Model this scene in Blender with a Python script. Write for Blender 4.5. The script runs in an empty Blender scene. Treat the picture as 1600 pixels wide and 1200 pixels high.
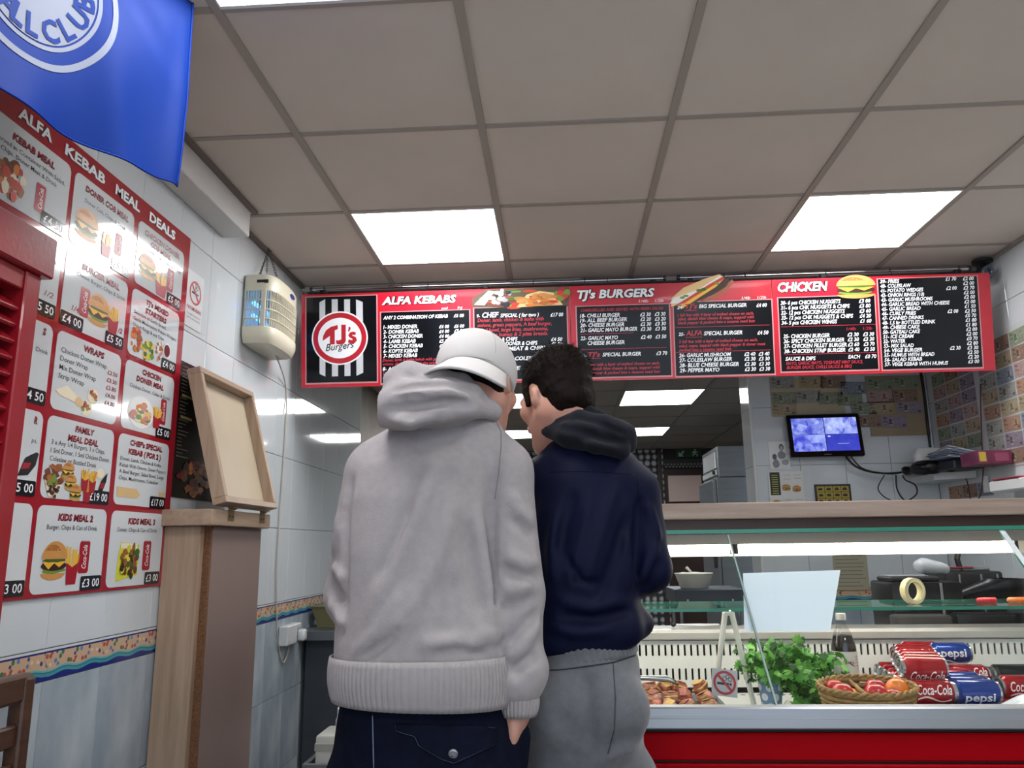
import bpy, bmesh, math, random
import numpy as np
from mathutils import Vector, Matrix
from mathutils.bvhtree import BVHTree
random.seed(7); np.random.seed(7)
SC = bpy.context.scene
COL = SC.collection
# ------------------------------------------------------------------ camera
F = 1205.0
PITCH, YAW, ROLL = 0.2069, 0.0587, -0.013
CAM = np.array([0.0, 0.0, 1.30])
FLOOR = 0.08            # the floor level in these coordinates
CEIL = 2.612
def _axes():
    cp, sp, cy, sy = math.cos(PITCH), math.sin(PITCH), math.cos(YAW), math.sin(YAW)
    f = np.array([-sy*cp, cy*cp, sp]); r = np.array([cy, sy, 0.0]); u = np.cross(r, f)
    c, s = math.cos(ROLL), math.sin(ROLL)
    return r*c+u*s, -r*s+u*c, f
RT, UP, FW = _axes()
cd = bpy.data.cameras.new('camera'); cam = bpy.data.objects.new('camera', cd); COL.objects.link(cam)
cd.sensor_width = 36.0; cd.lens = F/1600*36; cd.clip_start = 0.05
m = Matrix.Identity(4)
for i in range(3):
    m[i][0], m[i][1], m[i][2], m[i][3] = RT[i], UP[i], -FW[i], CAM[i]
cam.matrix_world = m
SC.camera = cam
def ray(x, y): return RT*(x-800)/F+UP*(600-y)/F+FW
def at(x, y, ax, v):
    d = ray(x, y); return CAM+d*((v-CAM[ax])/d[ax])
def W(x, y, Y): return at(x, y, 1, Y)
# ------------------------------------------------------------------ world light and exposure
w = bpy.data.worlds.new('world'); SC.world = w; w.use_nodes = True
bg = w.node_tree.nodes['Background']; bg.inputs[0].default_value = (0.74, 0.85, 1.0, 1); bg.inputs[1].default_value = 0.95
vs = SC.view_settings
vs.view_transform = 'Standard'; vs.look = 'None'; vs.gamma = 1.0; vs.use_curve_mapping = False; vs.exposure = 0.80
LAMP_POWER = 9.0       # emission of the ceiling panels
# ------------------------------------------------------------------ materials
def lin(h):
    h = h.lstrip('#'); c = [int(h[i:i+2], 16)/255 for i in (0, 2, 4)]
    return tuple((x/12.92 if x <= .04045 else ((x+.055)/1.055)**2.4) for x in c)+(1.0,)
_M = {}
def mat(col, rough=.5, metal=0., spec=.5, var=0., vscale=8., bump=0., bscale=60., emit=0., coat=0., sheen=0., col2=None, stretch=None, name=None, sss=0.):
    key = (col, rough, metal, spec, var, vscale, bump, bscale, emit, coat, sheen, col2, stretch, sss)
    if key in _M: return _M[key]
    M = bpy.data.materials.new(name or 'm_'+col.strip('#')); M.use_nodes = True
    nt = M.node_tree; b = nt.nodes['Principled BSDF']; L = nt.links.new
    b.inputs['Base Color'].default_value = lin(col); b.inputs['Roughness'].default_value = rough
    b.inputs['Metallic'].default_value = metal; b.inputs['Specular IOR Level'].default_value = spec
    b.inputs['Coat Weight'].default_value = coat; b.inputs['Sheen Weight'].default_value = sheen
    if sss:
        b.inputs['Subsurface Weight'].default_value = sss; b.inputs['Subsurface Radius'].default_value = (.01, .004, .002)
    if emit:
        b.inputs['Emission Color'].default_value = lin(col); b.inputs['Emission Strength'].default_value = emit
    tc = nt.nodes.new('ShaderNodeTexCoord'); src = tc.outputs['Object']
    if stretch:
        mp = nt.nodes.new('ShaderNodeMapping'); mp.inputs['Scale'].default_value = stretch; L(src, mp.inputs[0]); src = mp.outputs[0]
    if var or col2:
        n = nt.nodes.new('ShaderNodeTexNoise'); n.inputs['Scale'].default_value = vscale; n.inputs['Detail'].default_value = 6
        L(src, n.inputs['Vector'])
        cr = nt.nodes.new('ShaderNodeValToRGB'); c1 = lin(col); v = var or .0
        cr.color_ramp.elements[0].position = .32; cr.color_ramp.elements[1].position = .68
        cr.color_ramp.elements[0].color = tuple(max(0, x*(1-v)) for x in c1[:3])+(1,)
        cr.color_ramp.elements[1].color = lin(col2) if col2 else tuple(min(1, x*(1+v)) for x in c1[:3])+(1,)
        L(n.outputs['Fac'], cr.inputs[0]); L(cr.outputs[0], b.inputs['Base Color'])
    if bump:
        n2 = nt.nodes.new('ShaderNodeTexNoise'); n2.inputs['Scale'].default_value = bscale; n2.inputs['Detail'].default_value = 4
        L(src, n2.inputs['Vector']); bp = nt.nodes.new('ShaderNodeBump'); bp.inputs['Strength'].default_value = bump; bp.inputs['Distance'].default_value = .004
        L(n2.outputs['Fac'], bp.inputs['Height']); L(bp.outputs[0], b.inputs['Normal'])
    _M[key] = M
    return M
def glass_mat(name, tint=(.93, .98, .96), refl=.06, rough=.0):
    M = bpy.data.materials.new(name); M.use_nodes = True; nt = M.node_tree; nt.nodes.clear(); L = nt.links.new
    o = nt.nodes.new('ShaderNodeOutputMaterial'); mx = nt.nodes.new('ShaderNodeMixShader'); t = nt.nodes.new('ShaderNodeBsdfTransparent')
    g = nt.nodes.new('ShaderNodeBsdfGlossy'); lw = nt.nodes.new('ShaderNodeLayerWeight'); lw.inputs['Blend'].default_value = .5
    t.inputs[0].default_value = tint+(1,); g.inputs['Roughness'].default_value = rough; g.inputs[0].default_value = (1, 1, 1, 1)
    pw = nt.nodes.new('ShaderNodeMath'); pw.operation = 'POWER'; pw.inputs[1].default_value = 5.; ad = nt.nodes.new('ShaderNodeMath'); ad.operation = 'MULTIPLY_ADD'; ad.inputs[1].default_value = .9; ad.inputs[2].default_value = refl
    L(lw.outputs['Facing'], pw.inputs[0]); L(pw.outputs[0], ad.inputs[0]); L(ad.outputs[0], mx.inputs[0]); L(t.outputs[0], mx.inputs[1]); L(g.outputs[0], mx.inputs[2]); L(mx.outputs[0], o.inputs[0])
    return M
def ramp_mat(name, build, rough=.3, coat=0.):
    """material whose base colour comes from build(nt, texcoord_node) -> colour socket"""
    M = bpy.data.materials.new(name); M.use_nodes = True; nt = M.node_tree; b = nt.nodes['Principled BSDF']
    b.inputs['Roughness'].default_value = rough; b.inputs['Coat Weight'].default_value = coat
    s = build(nt, nt.nodes.new('ShaderNodeTexCoord')); nt.links.new(s, b.inputs['Base Color'])
    return M
def wood_mat(name, c1, c2, axis=0, rough=.42, scale=9.):
    def bld(nt, tc):
        L = nt.links.new; mp = nt.nodes.new('ShaderNodeMapping'); sc = [scale, scale, scale]; sc[axis] = scale*.06
        mp.inputs['Scale'].default_value = sc; L(tc.outputs['Object'], mp.inputs[0])
        n = nt.nodes.new('ShaderNodeTexNoise'); n.inputs['Scale'].default_value = 3.2; n.inputs['Detail'].default_value = 8; n.inputs['Roughness'].default_value = .65
        L(mp.outputs[0], n.inputs['Vector']); cr = nt.nodes.new('ShaderNodeValToRGB')
        cr.color_ramp.elements[0].position = .3; cr.color_ramp.elements[1].position = .72
        cr.color_ramp.elements[0].color = lin(c1); cr.color_ramp.elements[1].color = lin(c2); L(n.outputs['Fac'], cr.inputs[0]); return cr.outputs[0]
    return ramp_mat(name, bld, rough)
# ------------------------------------------------------------------ mesh helpers
def link(o, parent=None):
    COL.objects.link(o)
    if parent is not None: o.parent = parent
    return o
def tag(o, label=None, cat=None, group=None, kind=None):
    for k, v in (('label', label), ('category', cat), ('group', group), ('kind', kind)):
        if v: o[k] = v
    return o
def thing(name, label, cat, group=None, loc=(0, 0, 0)):
    o = bpy.data.objects.new(name, None); o.empty_display_size = .05; COL.objects.link(o); o.location = loc
    return tag(o, label, cat, group)
class MB:
    def __init__(s): s.v = []; s.f = []; s.mi = []; s.m = []
    def mid(s, m):
        if m not in s.m: s.m.append(m)
        return s.m.index(m)
    def add(s, verts, faces, m=None):
        b = len(s.v); s.v += [tuple(map(float, p)) for p in verts]; k = s.mid(m) if m else 0
        for f in faces: s.f.append(tuple(i+b for i in f)); s.mi.append(k)
        return s
    def box(s, lo, hi, m=None, bev=0., M=None):
        lo = np.minimum(lo, hi).astype(float) if False else np.array(lo, float); hi = np.array(hi, float)
        a = np.minimum(lo, hi); c = np.maximum(lo, hi)
        if bev <= 0:
            v = [(x, y, z) for x in (a[0], c[0]) for y in (a[1], c[1]) for z in (a[2], c[2])]
            f = [(0, 1, 3, 2), (4, 6, 7, 5), (0, 4, 5, 1), (2, 3, 7, 6), (0, 2, 6, 4), (1, 5, 7, 3)]
        else:
            bev = min(bev, .45*float((c-a).min()))
            bm = bmesh.new(); bmesh.ops.create_cube(bm, size=1.0)
            for q in bm.verts:
                q.co = Vector([(a[i]+c[i])/2+q.co[i]*(c[i]-a[i]) for i in range(3)])
            bmesh.ops.bevel(bm, geom=bm.edges[:], offset=bev, segments=2 if bev > .006 else 1, affect='EDGES', profile=.5)
            bm.verts.index_update(); v = [tuple(q.co) for q in bm.verts]; f = [tuple(q.index for q in p.verts) for p in bm.faces]; bm.free()
        if M is not None: v = [tuple(M @ Vector(p)) for p in v]
        return s.add(v, f, m)
    def lathe(s, prof, seg=24, m=None, M=None, cap=True):
        v = []; f = []
        for (r, z) in prof:
            for k in range(seg): a = 2*math.pi*k/seg; v.append((r*math.cos(a), r*math.sin(a), z))
        n = len(prof)
        for i in range(n-1):
            for k in range(seg): f.append((i*seg+k, i*seg+(k+1) % seg, (i+1)*seg+(k+1) % seg, (i+1)*seg+k))
        if cap:
            f.append(tuple(range(seg))[::-1]); f.append(tuple((n-1)*seg+k for k in range(seg)))
        if M is not None: v = [tuple(M @ Vector(p)) for p in v]
        return s.add(v, f, m)
    def tube(s, pts, r, seg=8, m=None, closed=False):
        pts = [Vector(p) for p in pts]; n = len(pts); rs = r if hasattr(r, '__len__') else [r]*n
        v = []; f = []; prev = None
        for i, p in enumerate(pts):
            if closed: t = pts[(i+1) % n]-pts[i-1]
            else: t = pts[min(i+1, n-1)]-pts[max(i-1, 0)]
            t.normalize()
            if prev is None:
                a = Vector((0, 0, 1)) if abs(t.z) < .9 else Vector((1, 0, 0)); nx = t.cross(a).normalized()
            else: nx = (prev-t*prev.dot(t)).normalized()
            prev = nx; ny = t.cross(nx)
            for k in range(seg):
                a = 2*math.pi*k/seg; v.append(tuple(p+(nx*math.cos(a)+ny*math.sin(a))*rs[i]))
        for i in range(n if closed else n-1):
            j = (i+1) % n
            for k in range(seg): f.append((i*seg+k, i*seg+(k+1) % seg, j*seg+(k+1) % seg, j*seg+k))
        if not closed: f.append(tuple(range(seg))[::-1]); f.append(tuple((n-1)*seg+k for k in range(seg)))
        return s.add(v, f, m)
    def prism(s, poly, o, u, v, n, t, m=None, mside=None):
        """2D polygon poly extruded along n by t"""
        o, u, v, n = (np.array(q, float) for q in (o, u, v, n)); k = len(poly)
        a = [o+u*p[0]+v*p[1] for p in poly]; b = [q+n*t for q in a]
        s.add(a+b, [tuple(range(k))[::-1], tuple(range(k, 2*k))], m)
        s.add(a+b, [(i, (i+1) % k, k+(i+1) % k, k+i) for i in range(k)], mside or m); return s
    def grid(s, P, m=None, closed_u=False):
        """P: array (r,c,3)"""
        P = np.asarray(P, float); r, c = P.shape[:2]
        f = []
        for i in range(r-1):
            for j in range(c if closed_u else c-1):
                j2 = (j+1) % c; f.append((i*c+j, i*c+j2, (i+1)*c+j2, (i+1)*c+j))
        return s.add(P.reshape(-1, 3), f, m)
    def mesh(s, name):
        me = bpy.data.meshes.new(name); me.from_pydata(s.v, [], s.f)
        for q in s.m: me.materials.append(q)
        if len(s.m) > 1: me.polygons.foreach_set('material_index', s.mi)
        me.update(); return me
    def build(s, name, parent=None, m=None, smooth=False, loc=None, angle=None):
        if m is not None and not s.m: s.m = [m]
        me = s.mesh(name)
        if smooth:
            me.polygons.foreach_set('use_smooth', [True]*len(me.polygons))
            if angle: me.set_sharp_from_angle(angle=math.radians(angle))
        o = bpy.data.objects.new(name, me)
        if loc is not None: o.location = loc
        return link(o, parent)
def box(name, lo, hi, m, parent=None, bev=0.):
    return MB().box(lo, hi, m, bev).build(name, parent)
def struct(o): o['kind'] = 'structure'; return o
def frame_mat(o, x, y, z):
    M = Matrix.Identity(4)
    for i in range(3): M[i][0], M[i][1], M[i][2], M[i][3] = x[i], y[i], z[i], o[i]
    return M
def copy_tree(o, loc=None, rot=None, parent=None):
    c = o.copy(); COL.objects.link(c); c.parent = parent
    if loc is not None: c.location = loc
    if rot is not None: c.rotation_euler = rot
    for ch in o.children: copy_tree(ch, parent=c)
    return c
# ------------------------------------------------------------------ printed planes and lettering
class Plane:
    def __init__(s, o, u, v, n): s.o, s.u, s.v, s.n = (np.array(q, float) for q in (o, u, v, n))
    def uv(s, x, y):
        d = ray(x, y); t = ((s.o-CAM) @ s.n)/(d @ s.n); p = CAM+t*d-s.o
        return float(p @ s.u), float(p @ s.v)
    def p(s, a, b, e=0.): return s.o+s.u*a+s.v*b+s.n*e
    def poly(s, mb, pts, m, e=.001): mb.add([s.p(a, b, e) for a, b in pts], [tuple(range(len(pts)))], m)
    def rect(s, mb, a0, b0, a1, b1, m, e=.001): s.poly(mb, [(a0, b0), (a1, b0), (a1, b1), (a0, b1)], m, e)
    def ell(s, mb, a, b, ra, rb, m, e=.001, n=20, t0=0, t1=360, rot=0):
        c, q = math.cos(rot), math.sin(rot); pts = []
        for k in range(n+(1 if t1-t0 < 360 else 0)):
            t = math.radians(t0+(t1-t0)*k/n); x, y = ra*math.cos(t), rb*math.sin(t); pts.append((a+x*c-y*q, b+x*q+y*c))
        s.poly(mb, pts, m, e)
    def ring(s, mb, a, b, r0, r1, m, e=.001, n=48, asp=1.):
        v = []; f = []
        for k in range(n):
            t = 2*math.pi*k/n; v += [s.p(a+r0*math.cos(t)*asp, b+r0*math.sin(t), e), s.p(a+r1*math.cos(t)*asp, b+r1*math.sin(t), e)]
        for k in range(n): j = (k+1) % n; f.append((2*k, 2*k+1, 2*j+1, 2*j))
        mb.add(v, f, m)
    def blob(s, mb, a, b, ra, rb, m, e=.001, n=9, j=.3):
        p0 = random.random()*6
        s.poly(mb, [(a+ra*math.cos(p0+6.2832*k/n)*(1-j*random.random()), b+rb*math.sin(p0+6.2832*k/n)*(1-j*random.random())) for k in range(n)], m, e)
TEXTS = []
def text(pl, parent, s, a, b, width, cap, m, e=.0016, bold=.012, shear=0., rot=0., align='L', name='lettering', warp=None):
    """queue a line of print: left end (a,b) of the baseline on plane pl, metres; width None keeps the natural width"""
    TEXTS.append(dict(pl=pl, parent=parent, s=s, a=a, b=b, w=width, cap=cap, m=m, e=e, bold=bold, shear=shear, rot=rot, align=align, name=name, warp=warp))
CAPH = 0.695
def flush_texts():
    obs = []
    cache = {}
    for t in TEXTS:
        k = (t['s'], t['bold'], t['shear'])
        if k in cache: continue
        cu = bpy.data.curves.new('txt', 'FONT'); cu.body = t['s']; cu.size = 1.0; cu.shear = t['shear']; cu.offset = t['bold']; cu.resolution_u = 2; cu.fill_mode = 'FRONT'
        o = bpy.data.objects.new('txt', cu); COL.objects.link(o); cache[k] = o; obs.append(o)
    dg = bpy.context.evaluated_depsgraph_get(); geo = {}
    for k, o in cache.items():
        me = bpy.data.meshes.new_from_object(o.evaluated_get(dg))
        v = np.empty(len(me.vertices)*3); me.vertices.foreach_get('co', v)
        geo[k] = (v.reshape(-1, 3)[:, :2].copy(), [tuple(p.vertices) for p in me.polygons]); bpy.data.meshes.remove(me)
    for o in obs:
        cu = o.data; bpy.data.objects.remove(o); bpy.data.curves.remove(cu)
    groups = {}
    fine = {}
    def finer(k):
        if k not in fine:
            v, f = geo[k]; bm = bmesh.new(); vs_ = [bm.verts.new((p[0], p[1], 0)) for p in v]
            for q in f:
                try: bm.faces.new([vs_[i] for i in q])
                except ValueError: pass
            bmesh.ops.triangulate(bm, faces=bm.faces[:])
            for _ in range(4):
                es = [e for e in bm.edges if e.calc_length() > .13]
                if not es: break
                bmesh.ops.subdivide_edges(bm, edges=es, cuts=1); bmesh.ops.triangulate(bm, faces=[q for q in bm.faces if len(q.verts) > 3])
            bm.verts.index_update(); fine[k] = (np.array([tuple(q.co)[:2] for q in bm.verts]), [tuple(q.index for q in p.verts) for p in bm.faces]); bm.free()
        return fine[k]
    for t in TEXTS:
        k = (t['s'], t['bold'], t['shear'])
        v, f = finer(k) if t['warp'] else geo[k]
        if len(v) == 0: continue
        x0, x1 = v[:, 0].min(), v[:, 0].max(); sy = t['cap']/CAPH
        sx = sy if t['w'] is None else t['w']/max(1e-6, x1-x0)
        q = np.stack([(v[:, 0]-x0)*sx, v[:, 1]*sy], 1); wd = (x1-x0)*sx
        if t['align'] == 'C': q[:, 0] -= wd/2
        if t['align'] == 'R': q[:, 0] -= wd
        if t['rot']:
            c, s_ = math.cos(t['rot']), math.sin(t['rot']); q = np.stack([q[:, 0]*c-q[:, 1]*s_, q[:, 0]*s_+q[:, 1]*c], 1)
        pl = t['pl']
        if t['warp']: P = [t['warp'](t['a']+a, t['b']+b, t['e']) for a, b in q]
        else: P = pl.o+np.outer(q[:, 0]+t['a'], pl.u)+np.outer(q[:, 1]+t['b'], pl.v)+pl.n*t['e']
        key = (id(t['parent']), t['name'], t['m'].name, t['s'], round(t['b'], 4), round(t['a'], 4))
        g = groups.setdefault(key, (MB(), t['parent'], t['name'])); g[0].add(P, f, t['m'])
    for mb, par, nm in groups.values(): mb.build(nm, par)
# ------------------------------------------------------------------ implicit surfaces (cloth, bodies, soft things)
def smin(a, b, k):
    if k <= 0: return np.minimum(a, b)
    h = np.clip(.5+.5*(b-a)/k, 0, 1); return b+(a-b)*h-k*h*(1-h)
class Sdf:
    def __init__(s, lo, hi, step, zs=None):
        s.ax = [np.arange(lo[i], hi[i]+step, step) for i in range(3)]
        if zs is not None: s.ax[2] = np.array(zs)
        s.D = np.full([len(a) for a in s.ax], 1.0, np.float32)
    def reg(s, lo, hi):
        sl = []
        for i in range(3):
            a = max(0, np.searchsorted(s.ax[i], lo[i])-1); b = min(len(s.ax[i]), np.searchsorted(s.ax[i], hi[i])+1); sl.append(slice(a, max(a, b)))
        X, Y, Z = np.meshgrid(*[s.ax[i][sl[i]].astype(np.float32) for i in range(3)], indexing='ij')
        return tuple(sl), X, Y, Z
    def put(s, sl, d, k, op):
        c = s.D[sl]
        if c.size == 0: return s
        if op == 'u': s.D[sl] = smin(c, d, k)
        elif op == 's': s.D[sl] = -smin(-c, d, k)
        else: s.D[sl] = -smin(-c, -d, k)
        return s
    def cone(s, p, q, r0, r1, k=.02, op='u'):
        p, q = np.array(p, float), np.array(q, float); mg = max(r0, r1)+k+.03
        sl, X, Y, Z = s.reg(np.minimum(p, q)-mg, np.maximum(p, q)+mg); d = q-p; L = d @ d+1e-12
        t = np.clip(((X-p[0])*d[0]+(Y-p[1])*d[1]+(Z-p[2])*d[2])/L, 0, 1)
        dd = np.sqrt((X-p[0]-t*d[0])**2+(Y-p[1]-t*d[1])**2+(Z-p[2]-t*d[2])**2)-(r0+(r1-r0)*t)
        return s.put(sl, dd, k, op)
    def path(s, pts, rs, k=.02, op='u'):
        for i in range(len(pts)-1): s.cone(pts[i], pts[i+1], rs[i], rs[i+1], k if i == 0 else max(k*.6, .012), op)
        return s
    def ell(s, c, r, R=None, k=.02, op='u'):
        c, r = np.array(c, float), np.array(r, float); mg = max(r)+k+.03
        sl, X, Y, Z = s.reg(c-mg, c+mg); x, y, z = X-c[0], Y-c[1], Z-c[2]
        if R is not None:
            x, y, z = (R[i][0]*x+R[i][1]*y+R[i][2]*z for i in range(3))
        k0 = np.sqrt((x/r[0])**2+(y/r[1])**2+(z/r[2])**2); k1 = np.sqrt((x/r[0]**2)**2+(y/r[1]**2)**2+(z/r[2]**2)**2)+1e-9
        return s.put(sl, k0*(k0-1)/k1, k, op)
    def loft(s, rows, k=.03, n=2.3, op='u'):
        """rows: (z, cx, cy, rx, ry) sorted by z"""
        R = np.array(sorted(rows), float); mg = .06
        lo = [(R[:, 1]-R[:, 3]).min()-mg, (R[:, 2]-R[:, 4]).min()-mg, R[0, 0]-mg]; hi = [(R[:, 1]+R[:, 3]).max()+mg, (R[:, 2]+R[:, 4]).max()+mg, R[-1, 0]+mg]
        sl, X, Y, Z = s.reg(lo, hi); z = s.ax[2][sl[2]]
        if Z.size == 0: return s
        zz = np.linspace(R[0, 0], R[-1, 0], 160); I = []
        for j in range(1, 5):
            a = np.interp(zz, R[:, 0], R[:, j]); p = np.pad(a, 6, mode='edge'); a = np.convolve(p, np.hanning(13)/np.hanning(13).sum(), 'valid'); I.append(np.interp(z, zz, a)[None, None, :])
        dx, dy = np.abs(X-I[0])/I[2], np.abs(Y-I[1])/I[3]
        d = ((dx**n+dy**n)**(1/n)-1)*np.minimum(I[2], I[3])
        dz = np.maximum(Z-R[-1, 0], R[0, 0]-Z)
        d = np.where((d > 0) & (dz > 0), np.sqrt(np.maximum(d, 0)**2+np.maximum(dz, 0)**2), np.maximum(d, dz))
        return s.put(sl, d, k, op)
    def half(s, p, n, k=0., op='i'):
        """keep the side where (x-p).n < 0"""
        n = np.array(n, float); n /= np.linalg.norm(n); sl, X, Y, Z = s.reg([-9]*3, [9]*3)
        return s.put(sl, (X-p[0])*n[0]+(Y-p[1])*n[1]+(Z-p[2])*n[2], k, op)
    def fold(s, pts, w, amp):
        """a soft ridge (amp > 0) or crease (amp < 0) along a polyline, fading out at both ends"""
        P = np.array(pts, float); mg = 2.6*w; n = len(P)-1
        sl, X, Y, Z = s.reg(P.min(0)-mg, P.max(0)+mg)
        if X.size == 0: return s
        best = np.full(X.shape, 9., np.float32); S_ = np.zeros(X.shape, np.float32)
        for i in range(n):
            p = P[i]; d = P[i+1]-p; L = d @ d+1e-12; t = np.clip(((X-p[0])*d[0]+(Y-p[1])*d[1]+(Z-p[2])*d[2])/L, 0, 1)
            d2 = (X-p[0]-t*d[0])**2+(Y-p[1]-t*d[1])**2+(Z-p[2]-t*d[2])**2; m_ = d2 < best; best = np.where(m_, d2, best); S_ = np.where(m_, (i+t)/n, S_)
        tp = np.clip(np.minimum(S_, 1-S_)*3.5, 0, 1); tp = tp*tp*(3-2*tp)
        s.D[sl] -= amp*tp*np.exp(-best/w**2)
        return s
    def noise(s, amp, scale, seed=0):
        rg = np.random.RandomState(seed); X, Y, Z = np.meshgrid(*[a.astype(np.float32) for a in s.ax], indexing='ij', sparse=True)
        N = 0
        for i in range(5):
            d = rg.normal(size=3); d /= np.linalg.norm(d); f = scale*(.6+rg.rand()); N = N+np.sin((X*d[0]+Y*d[1]+Z*d[2])*f+rg.rand()*6+1.5*np.sin((X*d[1]-Y*d[2]+Z*d[0])*f*.6))
        s.D -= amp*N/3; return s
    def surf(s):
        D = s.D; ins = D < 0; nx, ny, nz = D.shape
        acc = np.zeros((nx-1, ny-1, nz-1, 3), np.float32); cnt = np.zeros((nx-1, ny-1, nz-1), np.float32)
        cross = []
        for a in range(3):
            s0 = [slice(None)]*3; s1 = [slice(None)]*3; s0[a] = slice(0, -1); s1[a] = slice(1, None)
            d0, d1 = D[tuple(s0)], D[tuple(s1)]; c = (d0 < 0) != (d1 < 0); idx = np.argwhere(c)
            v0, v1 = d0[c], d1[c]; t = v0/(v0-v1)
            P = np.stack([s.ax[i][idx[:, i]] for i in range(3)], 1); P[:, a] += t*(s.ax[a][idx[:, a]+1]-s.ax[a][idx[:, a]])
            o = [i for i in range(3) if i != a]
            for e0 in (0, -1):
                for e1 in (0, -1):
                    j = idx.copy(); j[:, o[0]] += e0; j[:, o[1]] += e1
                    ok = (j >= 0).all(1) & (j[:, 0] < nx-1) & (j[:, 1] < ny-1) & (j[:, 2] < nz-1); jj = j[ok]
                    np.add.at(acc, (jj[:, 0], jj[:, 1], jj[:, 2]), P[ok]); np.add.at(cnt, (jj[:, 0], jj[:, 1], jj[:, 2]), 1)
            cross.append((a, idx, v0 < 0))
        act = cnt > 0; num = np.full(act.shape, -1, np.int64); num[act] = np.arange(act.sum()); V = acc[act]/cnt[act][:, None]
        Q = []
        for a, idx, neg in cross:
            o = [(a+1) % 3, (a+2) % 3]; ok = (idx[:, o[0]] > 0) & (idx[:, o[1]] > 0) & (idx[:, o[0]] < D.shape[o[0]]-1) & (idx[:, o[1]] < D.shape[o[1]]-1)
            idx, neg = idx[ok], neg[ok]; q = []
            for e0, e1 in ((-1, -1), (0, -1), (0, 0), (-1, 0)):
                j = idx.copy(); j[:, o[0]] += e0; j[:, o[1]] += e1; q.append(num[j[:, 0], j[:, 1], j[:, 2]])
            q = np.stack(q, 1); q[~neg] = q[~neg][:, ::-1]; Q.append(q)
        Q = np.concatenate(Q); Q = Q[(Q >= 0).all(1)]
        return V.astype(float), Q
    def build(s, name, m, parent=None, smooth_it=1):
        V, Q = s.surf()
        for _ in range(smooth_it):
            A = np.zeros_like(V); n = np.zeros(len(V))
            for i in range(4):
                np.add.at(A, Q[:, i], V[Q[:, (i+1) % 4]]); np.add.at(A, Q[:, i], V[Q[:, i-1]]); np.add.at(n, Q[:, i], 2)
            V = V*.4+.6*A/np.maximum(n, 1)[:, None]
        me = bpy.data.meshes.new(name); me.vertices.add(len(V)); me.vertices.foreach_set('co', V.ravel())
        me.loops.add(Q.size); me.loops.foreach_set('vertex_index', Q.ravel().astype(np.int32))
        me.polygons.add(len(Q)); me.polygons.foreach_set('loop_start', np.arange(0, Q.size, 4, dtype=np.int32))
        me.polygons.foreach_set('use_smooth', np.ones(len(Q), bool)); me.update(calc_edges=True); me.validate()
        me.materials.append(m); o = bpy.data.objects.new(name, me); o['_nv'] = len(V); del o['_nv']
        s.V, s.Q = V, Q
        return link(o, parent)
    def pre(s): s.V, s.Q = s.surf(); return s.bvh()
    def bvh(s): return BVHTree.FromPolygons([tuple(v) for v in s.V], [tuple(map(int, q)) for q in s.Q])
def cast(bvh, x, y, off=.003):
    d = Vector(ray(x, y)).normalized(); h = bvh.ray_cast(Vector(CAM), d)
    return None if h[0] is None else h[0]-d*off
def sfold(S, bv, pts, w, a, n=5):
    """crease or ridge laid exactly on the current surface"""
    P = []
    for i in range(len(pts)-1):
        for k in range(n): t = k/n; P.append(cast(bv, pts[i][0]*(1-t)+pts[i+1][0]*t, pts[i][1]*(1-t)+pts[i+1][1]*t, 0.))
    P.append(cast(bv, pts[-1][0], pts[-1][1], 0.)); P = [tuple(p) for p in P if p is not None]
    if len(P) > 2: S.fold(P, w, a)
# ================================================================== SETTING
XL, XR, YB, YK = -1.30, 2.10, 4.42, 9.2
M_grout = mat('#a9a9a4', .8); M_tile = mat('#d0d6da', .07, var=.02, vscale=3., coat=.3, name='white_glazed_tile')
M_tileb = mat('#93a3b2', .10, var=.22, vscale=5., col2='#bcc6cd', coat=.2, name='blue_marbled_tile', stretch=(1, 1, .6))
M_paint = mat('#b9b4ac', .7, var=.03, vscale=2.); M_ceil = mat('#cac1b8', .85, var=.035, vscale=2.5, bump=.05, bscale=140.); M_tee = mat('#9c948b', .6)
M_white = mat('#d9dad9', .35); M_dark = mat('#141414', .6); M_black = mat('#0b0b0d', .35); M_steel = mat('#8c9094', .28, metal=1., var=.06, vscale=4., stretch=(1, 1, 14))
M_steeld = mat('#4d5257', .33, metal=.9, var=.1, vscale=3.); M_alu = mat('#b7babd', .3, metal=.85)
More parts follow.
